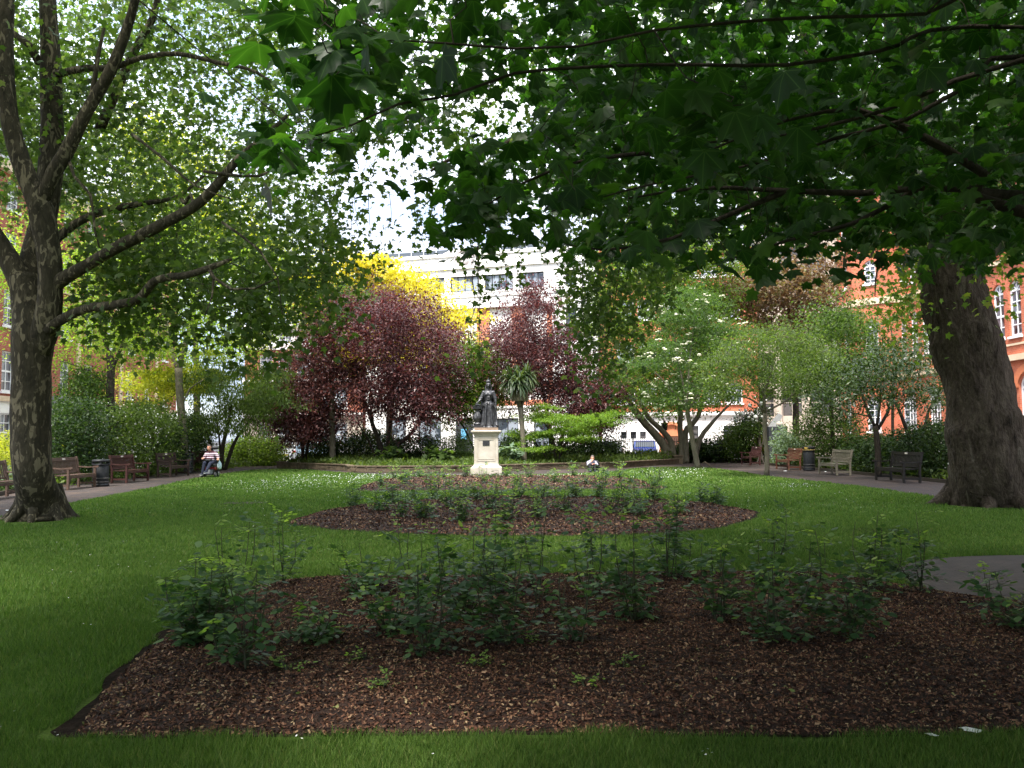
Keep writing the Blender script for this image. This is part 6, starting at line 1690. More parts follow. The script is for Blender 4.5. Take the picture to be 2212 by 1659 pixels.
    far_ = poly_clumps([(1180, -60), (2300, -60), (2300, 500), (2150, 560), (1900, 530), (1700, 510), (1480, 500), (1250, 420), (1120, 200)], 8, 13, 620)
    far_ = far_[(far_[:, 2] > 2.9)]
    cl = np.concatenate([cl, far_])
    grow(mb, L, cl, .0022, .004, sag=.02, rmax=.016)
    pos = np.concatenate([leaf_positions(cl, 5, (.16, .16, .09)), leaf_positions(far_, 7, (.25, .25, .12))])
    up = []  # unseen leaves added overhead and behind the camera to darken the foreground
    while len(up) < 4300:
        q = np.stack([RNG.uniform(-10, 13, 2000), RNG.uniform(-9, 12, 2000), RNG.uniform(3.4, 9, 2000)], 1)
        x_, y_, w_ = project(q)
        r_ = ((q[:, 0] - 1.5) / 11.5) ** 2 + ((q[:, 1] - 1) / 10.5) ** 2 + ((q[:, 2] - 5) / 4.5) ** 2; r_[(q[:, 0] < -3) & (q[:, 2] < 4.6)] = 2
        ok = ((w_ < .6) | (y_ < -150) | (x_ > 2380)) & (r_ < 1)
        up.extend(q[ok])
    up = cut_sun_gaps(np.array(up[:4300]))
    grow(mb, L, up[:150], .008, .006, rmax=.04)
    pos2 = leaf_positions(up, 8, (.35, .35, .2)); x_, y_, w_ = project(pos2); pos2 = pos2[(w_ < .5) | (y_ < -60) | (x_ > 2260)]
    x_, y_, w_ = project(pos); pos = pos[w_ > 2.2]
    world_child('trunk', mb.mesh('trunk'), root, B_DARK)
    v, f = scatter(pos, .135 * RNG.uniform(.6, 1.3, len(pos)), T_MAPLE, frames(len(pos), -34, 22, 24))
    v2, f2 = scatter(pos2, .24 * RNG.uniform(.7, 1.3, len(pos2)), T_PLANE, frames(len(pos2), -10, 20, 20))
    me = mesh_np('crown', np.concatenate([v, v2]), np.concatenate([f, f2 + len(v)]))
    at = me.attributes.new('leaf', 'FLOAT_VECTOR', 'POINT')
    co = np.zeros((len(v) + len(v2), 3), np.float32); co[:len(v), :2] = np.tile(T_MAPLE[0][:, :2], (len(pos), 1)); co[len(v):, :2] = np.tile(T_PLANE[0][:, :2], (len(pos2), 1))
    at.data.foreach_set('vector', co.ravel())
    world_child('crown', me, root, LM_MAPLE)
maple()

# ================================================================== trees of the middle ground
def ragged(p, a, b, n, sd, even=.16):
    """uneven crown: clumps gather on boughs, with gaps between and a few stray shoots"""
    m = max(3, n // 9)
    sup = poly_clumps(p, a, b, m); k = n // m
    w_ = RNG.uniform(.4, 1.6, m)
    idx = RNG.choice(m, size=int(n * .84), p=w_ / w_.sum())
    c = sup[idx] + RNG.normal(size=(len(idx), 3)) * np.array([sd[0] * 1.7, sd[1] * 1.7, max(sd[2] * 1.5, .05)])
    return np.concatenate([c, poly_clumps(p, a, b, n - len(idx))])

def bgtree(name, label, base, Y, stems, polys, lm, size, per, sd, bark=B_DARK, cat='tree', group=None, tmpl=T_OVAL, tilt=(-20, 30, 30), twig=(.004, .006), bloom=None, ground=True):
    """stems: picture polylines with radii; polys: (polygon, y0, y1, clumps)"""
    bx, by, _ = P(base[0], base[1], Y)
    limbs = []
    for k, (pts, rad) in enumerate(stems):
        l = Lp(pts, Y, rad)
        if k == 0 or ground:
            if pts[0][1] > 940: l[0][0] = (l[0][0][0], l[0][0][1], -.1)
        limbs.append(l)
    cl = np.concatenate([ragged(p, a, b, n, sd) for p, a, b, n in polys])
    t = make_tree(name, label, cat, (bx, by, 0), limbs, cl, int(per * 1.25), tuple(k * .8 for k in sd), tmpl, size * 1.15, lm, bark, group, tilt, twig)
    if bloom:
        mat, n, s, sc = bloom
        # flower heads sit on the outside of the crown
        c = cl[RNG.integers(0, len(cl), n)] + RNG.normal(size=(n, 3)) * np.array(sd) * 1.0 + np.array([0, -.15, .12])
        mb = MB()
        for p in c:
            if p[2] < .3: continue
            for _ in range(4):
                mb.ball(p + RNG.normal(0, s * .5, 3) * np.array([1, 1, .4]), s * RNG.uniform(.35, .6), 6, 4, sc=(1, 1, sc))
        world_child('blossom', mb.mesh('blossom'), t, mat)
    return t

bgtree('tree', 'slim forked tree with light feathery leaves beside the second left bin', (395, 985), 43.5,
       [([(395, 1000), (396, 940), (391, 880), (387, 830), (386, 795)], [.26, .22, .2, .19, .2]), ([(386, 800), (396, 760), (412, 700), (430, 620), (440, 540)], [.16, .15, .12, .08, .04]), ([(386, 800), (372, 760), (362, 710), (350, 640), (330, 560)], [.13, .12, .1, .06, .03]), ([(392, 880), (410, 840), (440, 820)], [.06, .04, .02]), ([(405, 730), (330, 700), (250, 690)], [.05, .03, .015])],
       [([(200, 520), (350, 500), (560, 540), (610, 640), (580, 740), (480, 790), (330, 790), (220, 760), (160, 650)], 38, 47, 430)], LM_FEATHER, .15, 44, (.55, .55, .28), B_GREY)
bgtree('tree', 'slender dark trunked tree behind the red brown left bench', (245, 1000), 37,
       [([(246, 1010), (244, 930), (238, 860), (240, 800), (236, 760)], [.24, .2, .18, .16, .14]), ([(240, 800), (262, 750), (280, 680)], [.09, .07, .03]), ([(238, 770), (222, 720), (215, 640)], [.09, .07, .03]), ([(240, 840), (190, 800), (130, 780)], [.05, .03, .015])],
       [([(100, 580), (250, 560), (330, 680), (300, 800), (200, 800), (110, 760)], 34, 40, 130), ([(-40, 430), (130, 430), (140, 700), (120, 820), (-40, 760)], 34, 40, 120)], LM_FEATHER, .13, 36, (.5, .5, .3), B_DARK)
bgtree('tree', 'small tree with vivid yellow layered sprays left of the slim forked trunk', (330, 985), 49,
       [([(335, 1000), (330, 930), (345, 880), (380, 850)], [.12, .1, .07, .03]), ([(330, 930), (300, 880)], [.06, .03])],
       [([(255, 855), (300, 812), (380, 785), (470, 795), (485, 835), (400, 850), (340, 875), (290, 885)], 46, 51, 150), ([(440, 700), (530, 700), (560, 780), (470, 790)], 46, 51, 30)], LM_LIME, .17, 36, (.5, .5, .12))
bgtree('tree', 'tall tree with pale yellow leaves glowing behind the spotted plane tree', (420, 985), 55,
       [([(425, 1000), (425, 850), (420, 700), (400, 520), (380, 400)], [.22, .2, .16, .1, .04]), ([(420, 640), (500, 540), (560, 480)], [.1, .06, .02])],
       [([(230, 260), (350, 230), (420, 330), (460, 440), (560, 470), (640, 560), (570, 640), (400, 560), (300, 480), (240, 400)], 51, 59, 300)], LM_LIME, .26, 34, (.8, .8, .4))
bgtree('tree', 'bushy dark green many-stemmed tree behind the man in the wheelchair', (480, 985), 47,
       [([(478, 1003), (482, 960), (492, 920), (500, 870)], [.12, .11, .1, .05]), ([(470, 1003), (455, 960), (440, 915)], [.08, .07, .04]), ([(486, 1003), (510, 950), (545, 900)], [.09, .08, .03]), ([(478, 1003), (474, 950), (465, 890)], [.07, .06, .03]), ([(484, 1003), (500, 965), (520, 930)], [.06, .05, .03])],
       [([(405, 860), (440, 805), (520, 785), (600, 795), (615, 870), (590, 930), (480, 940), (400, 925)], 43, 50, 330)], LM_OLIVE, .16, 50, (.42, .42, .18), tmpl=T_LANCE, tilt=(-45, 25, 30))
bgtree('tree', 'brilliant golden yellow tree in front of the institute', (830, 960), 64,
       [([(840, 985), (842, 850), (835, 720), (820, 640)], [.25, .22, .16, .06]), ([(838, 780), (900, 700), (960, 680)], [.12, .08, .03]), ([(838, 800), (780, 700), (740, 620)], [.12, .08, .03])],
       [([(690, 600), (735, 562), (800, 548), (845, 575), (880, 598), (925, 606), (945, 650), (1000, 690), (1000, 735), (900, 790), (760, 790), (690, 720), (640, 580)], 60, 68, 620)], LM_GOLD, .26, 52, (.75, .75, .25))
bgtree('tree', 'purple leaved plum tree on the left partly behind a straight grey trunk', (653, 985), 51,
       [([(655, 998), (652, 960), (640, 920), (620, 880)], [.1, .09, .07, .03]), ([(656, 998), (668, 950), (690, 900), (700, 850)], [.1, .08, .06, .03]), ([(654, 998), (656, 940), (655, 860)], [.08, .07, .03])],
       [([(592, 790), (630, 735), (700, 720), (730, 800), (735, 900), (700, 945), (640, 955), (595, 930), (578, 860)], 47, 54, 470)], LM_PURPLE, .15, 50, (.42, .42, .3), group='purple leaved plum trees')
bgtree('tree', 'large rounded purple plum tree between the golden tree and the statue', (825, 985), 49,
       [([(828, 1003), (822, 965), (806, 920), (790, 870), (770, 800)], [.17, .15, .12, .09, .04]), ([(830, 1003), (838, 950), (845, 900), (850, 800)], [.12, .1, .08, .03]), ([(832, 1003), (855, 965), (890, 935), (920, 880), (940, 800)], [.15, .13, .10, .07, .03]), ([(822, 965), (790, 940), (760, 900)], [.07, .05, .02]), ([(806, 920), (800, 860), (810, 760)], [.07, .05, .02])],
       [([(700, 690), (735, 645), (800, 630), (860, 640), (905, 665), (945, 700), (985, 720), (1003, 790), (975, 850), (930, 890), (860, 905), (780, 905), (735, 870), (695, 800), (685, 740)], 45, 53, 900)], LM_PURPLE, .15, 50, (.45, .45, .35), group='purple leaved plum trees')
bgtree('tree', 'tall purple plum tree behind the palm to the right of the statue', (1195, 985), 53,
       [([(1195, 1000), (1190, 950), (1180, 880), (1165, 800), (1150, 700)], [.16, .14, .11, .08, .03]), ([(1196, 1000), (1215, 940), (1240, 870), (1260, 800)], [.13, .11, .08, .03]), ([(1197, 1000), (1240, 960), (1290, 910)], [.1, .08, .03])],
       [([(1065, 720), (1095, 690), (1180, 700), (1230, 750), (1290, 765), (1325, 830), (1335, 900), (1280, 930), (1200, 900), (1120, 850), (1060, 800)], 49, 57, 820), ([(1070, 720), (1100, 650), (1150, 620), (1195, 650), (1235, 740), (1180, 740)], 49, 56, 95)], LM_PURPLE, .15, 46, (.45, .45, .35), group='purple leaved plum trees')
bgtree('tree', 'straight grey trunked tree rising through the left purple plum', (718, 985), 49,
       [([(719, 1003), (718, 950), (717, 880), (716, 800), (712, 700), (705, 620)], [.19, .17, .16, .15, .12, .05]), ([(714, 760), (680, 700), (650, 640)], [.07, .05, .02]), ([(713, 730), (740, 680), (770, 640)], [.06, .04, .02])],
       [([(600, 640), (660, 580), (760, 600), (770, 680), (700, 720), (600, 730)], 46, 52, 100)], LM_MID, .16, 40, (.5, .5, .3), B_GREY)
bgtree('tree', 'fresh green small tree directly behind the statue', (1040, 985), 54,
       [([(1040, 1000), (1036, 950), (1025, 900), (1010, 850)], [.1, .09, .07, .03]), ([(1040, 1000), (1050, 920), (1055, 850)], [.08, .06, .03]), ([(1040, 985), (1000, 920), (975, 890)], [.06, .05, .02])],
       [([(955, 780), (995, 735), (1060, 740), (1078, 800), (1065, 890), (1000, 905), (950, 890), (930, 830)], 51, 57, 430)], LM_LIGHT, .16, 46, (.45, .45, .25))
bgtree('tree', 'Japanese maple with flat tiers of bright green leaves right of the palm', (1200, 990), 47,
       [([(1200, 1003), (1198, 970), (1190, 935), (1170, 905)], [.09, .08, .06, .03]), ([(1202, 1003), (1220, 960), (1260, 925), (1310, 905)], [.08, .07, .05, .02]), ([(1204, 1003), (1215, 950), (1225, 900)], [.07, .05, .02]), ([(1198, 975), (1150, 950), (1115, 940)], [.05, .04, .015]), ([(1240, 940), (1270, 960)], [.04, .015])],
       [([(1135, 905), (1170, 872), (1215, 880), (1235, 905), (1180, 912)], 45.5, 48.5, 60), ([(1120, 940), (1200, 925), (1215, 945), (1110, 958)], 45.5, 48, 45), ([(1210, 905), (1290, 905), (1300, 925), (1260, 955), (1200, 950)], 45.5, 48.5, 80), ([(1270, 900), (1330, 885), (1318, 905), (1280, 915)], 45.5, 48, 30), ([(1150, 965), (1190, 962), (1180, 972), (1150, 972)], 45.5, 46.5, 12)], LM_JMAPLE, .13, 60, (.30, .30, .06), tmpl=T_LANCE, tilt=(-15, 18, 20))
bgtree('tree', 'old tree with several thick leaning grey stems behind the wall pier', (1455, 980), 54,
       [([(1442, 990), (1439, 971), (1415, 938), (1385, 905), (1350, 850), (1320, 780)], [.32, .28, .25, .22, .14, .05]), ([(1456, 985), (1449, 955), (1425, 925), (1399, 900), (1370, 840)], [.22, .2, .17, .15, .06]), ([(1473, 990), (1472, 959), (1469, 920), (1470, 887), (1465, 780), (1470, 650)], [.2, .18, .16, .15, .1, .04]), ([(1482, 990), (1480, 950), (1484, 925), (1508, 900), (1530, 800)], [.22, .2, .18, .15, .05]), ([(1500, 985), (1511, 950), (1531, 922), (1545, 905), (1590, 860)], [.17, .16, .13, .1, .04])],
       [([(1270, 680), (1300, 560), (1380, 470), (1560, 470), (1640, 560), (1600, 720), (1560, 870), (1450, 880), (1400, 900), (1335, 880), (1320, 790)], 49, 60, 900)], LM_LIGHT, .2, 44, (.6, .6, .4), B_GREY)
bgtree('tree', 'rowan with cream flower clusters and one leaning grey trunk', (1500, 1000), 45.2,
       [([(1508, 1012), (1503, 985), (1494, 940), (1486, 895), (1482, 860)], [.17, .14, .13, .12, .11]), ([(1484, 880), (1470, 800), (1455, 720)], [.07, .05, .02]), ([(1483, 870), (1490, 780), (1500, 690)], [.07, .05, .02]), ([(1485, 890), (1520, 830), (1560, 760)], [.06, .05, .02]), ([(1484, 885), (1440, 830), (1400, 790)], [.06, .04, .02])],
       [([(1385, 860), (1352, 800), (1395, 745), (1435, 665), (1480, 625), (1540, 640), (1600, 690), (1605, 770), (1580, 850), (1530, 885), (1450, 890)], 42, 48.5, 480)], LM_ROWAN, .13, 50, (.42, .42, .16), B_GREY, tmpl=T_LANCE, bloom=(M_BLOOM, 120, .17, .5))
bgtree('tree', 'slim young tree with spreading olive crown on the lawn edge before the right benches', (1655, 1020), 35.9,
       [([(1656, 1028), (1657, 985), (1652, 940), (1653, 893)], [.12, .10, .09, .10]), ([(1653, 895), (1651, 850), (1665, 810), (1675, 760)], [.07, .06, .04, .015]), ([(1652, 895), (1635, 870), (1600, 855), (1560, 850)], [.05, .04, .025, .01]), ([(1652, 890), (1700, 865), (1715, 850), (1730, 825)], [.05, .04, .03, .01]), ([(1651, 855), (1623, 812), (1590, 780), (1560, 750)], [.06, .045, .03, .01])],
       [([(1525, 830), (1550, 765), (1600, 725), (1680, 695), (1750, 715), (1800, 765), (1785, 815), (1720, 835), (1640, 855), (1560, 870)], 33, 39, 330)], LM_OLIVE, .10, 46, (.36, .36, .18), B_GREY)
bgtree('tree', 'bronze leaved tree standing in front of the concrete block', (1720, 975), 57,
       [([(1720, 1000), (1718, 850), (1710, 720), (1700, 640)], [.25, .2, .15, .06]), ([(1715, 780), (1770, 700), (1800, 640)], [.1, .07, .02]), ([(1715, 780), (1660, 700), (1620, 640)], [.1, .07, .02])],
       [([(1570, 610), (1640, 560), (1720, 550), (1800, 590), (1840, 660), (1800, 720), (1720, 745), (1640, 710), (1585, 670)], 53, 61, 330)], LM_COPPER, .22, 42, (.7, .7, .35))
bgtree('tree', 'mid green tree filling the gap left of the glossy leaved tree', (1800, 985), 44,
       [([(1800, 1005), (1798, 930), (1795, 850), (1800, 760)], [.14, .12, .09, .03]), ([(1797, 880), (1750, 820)], [.06, .02]), ([(1797, 870), (1840, 800)], [.06, .02])],
       [([(1715, 790), (1740, 710), (1800, 655), (1865, 680), (1880, 770), (1850, 860), (1780, 865), (1720, 830)], 40, 48, 330)], LM_MID, .14, 46, (.5, .5, .25))
bgtree('tree', 'glossy dark leaved tree with branching stems behind the nearly black bench', (1895, 1000), 34.5,
       [([(1897, 1012), (1896, 970), (1893, 935), (1890, 920)], [.14, .12, .11, .11]), ([(1892, 925), (1875, 890), (1862, 850), (1850, 800)], [.07, .06, .045, .02]), ([(1893, 925), (1900, 880), (1905, 800)], [.06, .05, .02]), ([(1894, 930), (1918, 890), (1926, 850), (1940, 790)], [.07, .06, .05, .02]), ([(1990, 1000), (1965, 950), (1948, 900), (1930, 860)], [.09, .08, .07, .04]), ([(1990, 1000), (1998, 920), (2015, 870), (2050, 830)], [.07, .06, .05, .02]), ([(1880, 900), (1800, 880), (1760, 850)], [.04, .03, .01])],
       [([(1740, 850), (1760, 790), (1840, 775), (1900, 745), (1980, 725), (2040, 760), (2065, 830), (2050, 890), (1990, 880), (1900, 885), (1800, 880)], 31, 37.5, 330)], LM_GLOSS, .17, 24, (.4, .4, .2), B_DARK, tmpl=T_LANCE, tilt=(10, 35, 30))
bgtree('tree', 'thin yellowish airy tree against the red brick tower', (1930, 985), 47,
       [([(1930, 1005), (1928, 900), (1930, 800), (1925, 700)], [.09, .08, .06, .02])],
       [([(1860, 720), (1900, 650), (2000, 640), (2030, 720), (1960, 790), (1880, 790)], 44, 50, 75)], LM_OLIVE, .15, 34, (.6, .6, .35))

# cordyline palm
def palm():
    bx, by, _ = P(1133, 1000, 46.2)
    t = empty('palm_tree', (bx, by, 0), 'spiky cabbage palm with a round head of sword leaves right of the statue', 'palm')
    mb = MB()
    c = P(1122, 822, 46.2)
    limb(mb, [(bx, by, -.1), P(1131, 960, 46.2), P(1127, 910, 46.2), P(1124, 880, 46.2)], [.17, .14, .13, .16], n=12)
    heads = []
    for dx, dy, z in ((0, 0, .15), (-.45, -.1, -.05), (.42, .1, .2), (.1, .35, .0), (-.1, -.4, -.2)):
        h = (c[0] + dx, c[1] + dy, c[2] + z); heads.append(h)
        limb(mb, [P(1124, 884, 46.2), ((c[0] + dx * .8), c[1] + dy * .8, c[2] - .7), h], [.09, .065, .05], n=8)
    world_child('trunk', mb.mesh('trunk'), t, B_GREY)
    V = []; Fc = []; mi = []
    for hi, h in enumerate(heads):
        for k in range(95):
            yaw = RNG.uniform(0, 2 * PI); el = math.asin(RNG.uniform(-.75, 1)); L = RNG.uniform(.75, 1.15); w = RNG.uniform(.035, .055)
            d = np.array([math.cos(yaw) * math.cos(el), math.sin(yaw) * math.cos(el), math.sin(el)]); s = np.array([-math.sin(yaw), math.cos(yaw), 0])
            p = np.array(h) + d * .08; b = len(V)
            for q in range(6):
                ww = w * (1, 1.1, 1, .8, .5, .05)[q]
                V.append(p - s * ww); V.append(p + s * ww)
                d = d + np.array([0, 0, -.10 - .10 * q * (1 - max(0, d[2]) * .5)]); d /= np.linalg.norm(d); p = p + d * L / 5
            for q in range(5): Fc.append((b + 2 * q, b + 2 * q + 1, b + 2 * q + 3, b + 2 * q + 2))
    world_child('crown', mesh_np('crown', V, Fc), t, leafmat('sword_leaf', [(0, (.022, .042, .016)), (.6, (.045, .07, .026)), (1, (.10, .125, .055))], .2, rough=.4, spec=.35))
    V = []; Fc = []
    for k in range(90):
        yaw = RNG.uniform(0, 2 * PI); s = np.array([-math.sin(yaw), math.cos(yaw), 0]); o = np.array([math.cos(yaw), math.sin(yaw), 0]); p = np.array(c) + o * .15 + np.array([0, 0, -.25]); b = len(V)
        for q in range(5):
            V.append(p - s * .03); V.append(p + s * .03); p = p + o * (.16, .12, .05, .0, 0)[q] + np.array([0, 0, -.22])
        for q in range(4): Fc.append((b + 2 * q, b + 2 * q + 1, b + 2 * q + 3, b + 2 * q + 2))
    world_child('dead_leaf_skirt', mesh_np('skirt', V, Fc), t, leafmat('dry_sword_leaf', [(0, (.10, .09, .05)), (1, (.24, .21, .13))], .15))
palm()

# ================================================================== shrubs
def shrub(label, base, Y, poly, y0, y1, n, lm, size=.12, per=44, sd=(.32, .32, .22), tmpl=T_OVAL, bloom=None, tilt=(-15, 32, 35), group='shrubs round the garden'):
    bx = P(base, 1000, Y)[0]
    stems = []
    if y1 < 47:
        lim = (lambda q: (q[:, 0] < -16.0) & (q[:, 0] > -19.4)) if base < 1000 else (lambda q: (q[:, 0] > 15.6) & (q[:, 0] < 18.8))
        got = []; tries = 0
        while len(got) < n and tries < 60:
            q = poly_clumps(poly, y0, y1 + 9, 400); got.extend(q[lim(q)]); tries += 1
        cl = np.array(got[:n]); bx, Y = float(np.median(cl[:, 0])), float(np.median(cl[:, 1]))
    else:
        cl = poly_clumps(poly, y0, y1, n)
    for k in range(5):
        q = cl[RNG.integers(0, len(cl))]
        stems.append(([(bx + RNG.normal(0, .15), Y + RNG.normal(0, .1), -.05), ((bx + q[0]) / 2 + RNG.normal(0, .1), (Y + q[1]) / 2, max(.3, q[2] * .6)), tuple(q)], [.045, .03, .012]))
    t = make_tree('shrub', label, 'shrub', (bx, Y, 0), stems, cl, int(per * 1.15), sd, tmpl, size * 1.15, lm, B_DARK, group, tilt)
    if bloom:
        mat, m, s = bloom; mb = MB()
        c = cl[RNG.integers(0, len(cl), m)] + RNG.normal(size=(m, 3)) * .35 + np.array([0, -.2, .1])
        for p in c:
            if p[2] > .2: mb.ball(p, s * RNG.uniform(.6, 1.2), 6, 4)
        world_child('blossom', mb.mesh('blossom'), t, mat)
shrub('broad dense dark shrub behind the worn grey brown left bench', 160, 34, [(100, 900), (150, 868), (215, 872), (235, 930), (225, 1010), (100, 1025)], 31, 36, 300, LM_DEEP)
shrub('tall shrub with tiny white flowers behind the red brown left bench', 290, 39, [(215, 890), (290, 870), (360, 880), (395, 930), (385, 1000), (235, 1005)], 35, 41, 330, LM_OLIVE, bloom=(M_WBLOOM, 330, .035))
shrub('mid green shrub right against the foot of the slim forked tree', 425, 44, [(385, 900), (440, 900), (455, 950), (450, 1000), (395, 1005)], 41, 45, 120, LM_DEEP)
shrub('silvery green shrub above the hedge at the left of the slender trunk', 150, 38, [(110, 830), (170, 800), (215, 820), (220, 870), (130, 880)], 36, 40, 80, LM_MID)
shrub('yellow green shrub at the far left edge behind the cut off bench', 10, 27.5, [(-40, 960), (20, 945), (60, 955), (50, 1010), (-40, 1015)], 25.5, 28.5, 90, LM_LIME, size=.09)
shrub('pale variegated broad leaved plants below the far left bench', 12, 26, [(-30, 1015), (40, 1010), (50, 1050), (30, 1075), (-30, 1080)], 25, 26.2, 30, LM_SILVER, size=.2, per=14, sd=(.18, .18, .12), tmpl=T_ROSE)
shrub('dark shrub between the left benches and the second bin', 350, 40, [(330, 950), (400, 945), (400, 1005), (330, 1010)], 39, 41, 60, LM_DEEP)
shrub('bright yellow green shrub at the left end of the stone wall', 545, 55, [(485, 965), (530, 945), (590, 948), (615, 975), (610, 1000), (500, 1003)], 53, 57.5, 200, LM_LIGHT, size=.15)
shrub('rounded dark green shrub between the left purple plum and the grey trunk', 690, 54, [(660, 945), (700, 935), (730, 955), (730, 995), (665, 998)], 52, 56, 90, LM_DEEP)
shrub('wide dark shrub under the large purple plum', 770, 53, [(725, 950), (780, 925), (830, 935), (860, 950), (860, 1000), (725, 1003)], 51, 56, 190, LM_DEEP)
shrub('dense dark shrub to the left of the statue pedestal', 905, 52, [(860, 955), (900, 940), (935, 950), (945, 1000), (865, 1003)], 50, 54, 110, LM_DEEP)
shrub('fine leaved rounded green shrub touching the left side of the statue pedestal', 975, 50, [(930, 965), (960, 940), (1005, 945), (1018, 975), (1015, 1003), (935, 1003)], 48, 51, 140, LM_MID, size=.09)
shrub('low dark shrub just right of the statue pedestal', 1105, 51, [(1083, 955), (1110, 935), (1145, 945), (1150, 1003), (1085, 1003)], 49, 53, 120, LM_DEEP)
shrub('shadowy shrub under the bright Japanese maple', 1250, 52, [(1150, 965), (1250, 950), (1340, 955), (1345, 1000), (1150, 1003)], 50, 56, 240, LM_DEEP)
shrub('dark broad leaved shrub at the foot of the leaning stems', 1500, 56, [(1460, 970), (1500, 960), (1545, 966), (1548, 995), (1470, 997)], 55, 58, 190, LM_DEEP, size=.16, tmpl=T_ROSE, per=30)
shrub('green shrub with white snowball flowers behind the far maroon bench', 1615, 55, [(1560, 935), (1600, 915), (1655, 925), (1660, 990), (1575, 990)], 53.5, 58, 260, LM_MID, bloom=None)
shrub('high spray of white snowball flowers beside the slim young tree trunk', 1640, 52, [(1590, 905), (1630, 885), (1665, 892), (1655, 930), (1600, 930)], 54, 57, 60, LM_DEEP, bloom=(M_WBLOOM, 46, .13))
shrub('yellowish low shrub left of the dark sculpture plinth', 1655, 54, [(1640, 945), (1660, 945), (1662, 970), (1640, 975)], 54, 56, 26, LM_LIME)
shrub('silvery spiky plant in front of the dark sculpture plinth', 1690, 49, [(1684, 925), (1700, 935), (1715, 960), (1710, 990), (1685, 990)], 47.5, 50, 44, LM_SILVER, tmpl=T_LANCE, size=.2)
shrub('light green airy shrub above the gold marked bin', 1790, 42, [(1710, 930), (1750, 880), (1800, 865), (1850, 890), (1860, 950), (1850, 990), (1720, 990)], 40, 45, 260, LM_MID, size=.11)
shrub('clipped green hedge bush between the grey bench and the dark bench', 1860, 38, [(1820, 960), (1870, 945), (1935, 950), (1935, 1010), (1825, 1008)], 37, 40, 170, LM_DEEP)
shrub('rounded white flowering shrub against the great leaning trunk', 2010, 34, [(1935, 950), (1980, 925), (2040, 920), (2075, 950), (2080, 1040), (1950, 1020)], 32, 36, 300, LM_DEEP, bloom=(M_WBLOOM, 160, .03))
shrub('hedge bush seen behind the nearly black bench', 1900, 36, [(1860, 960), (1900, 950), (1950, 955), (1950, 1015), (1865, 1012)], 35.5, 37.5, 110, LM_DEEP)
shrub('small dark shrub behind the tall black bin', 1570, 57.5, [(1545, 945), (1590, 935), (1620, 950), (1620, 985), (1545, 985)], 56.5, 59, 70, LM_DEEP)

# ground cover behind the wall and along the side borders
def cover():
    V = []; F_ = []; off = 0
    def put(pos, size, tm, fr):
        nonlocal off
        v, f = scatter(pos, size, tm, fr); V.append(v); F_.append(f + off); off += len(v)
    X = RNG.uniform(-17, 19, 60000); Y = RNG.uniform(41.5, 58, 60000)
    px, py, w = project(np.stack([X, Y, np.zeros_like(X)], 1))
    wl = np.array(WALL); yb = np.interp(X, wl[:, 0], wl[:, 1])
    ok = (Y > yb + .45) & (X > wl[0, 0]) & (X < wl[-1, 0])
    X = X[ok]; Y = Y[ok]; n = len(X)
    h = (.25 + .22 * (Y - 42) / 12) * (1 + .4 * np.sin(X * .9) * np.sin(Y * .8 + X * .3))
    Z = RNG.uniform(.15, 1, n) * h + .15
    put(np.stack([X, Y, Z], 1), .22 * RNG.uniform(.5, 1.4, n), T_LANCE, frames(n, 35, 35, 40))
    for x0, x1 in ((-19.4, -15.9), (15.5, 18.8)):
        X = RNG.uniform(x0, x1, 9000); Y = RNG.uniform(18, 59, 9000); n = 9000
        put(np.stack([X, Y, RNG.uniform(.03, .35, n)], 1), .16 * RNG.uniform(.5, 1.4, n), T_OVAL, frames(n, 5, 35, 40))
    v = np.concatenate(V); f = np.concatenate(F_)
    tag(link('ground_cover', mesh_np('cover', v, f), None, LM_OLIVE), 'low leafy plants covering the beds behind the wall and benches', 'ground cover', kind='stuff')
cover()

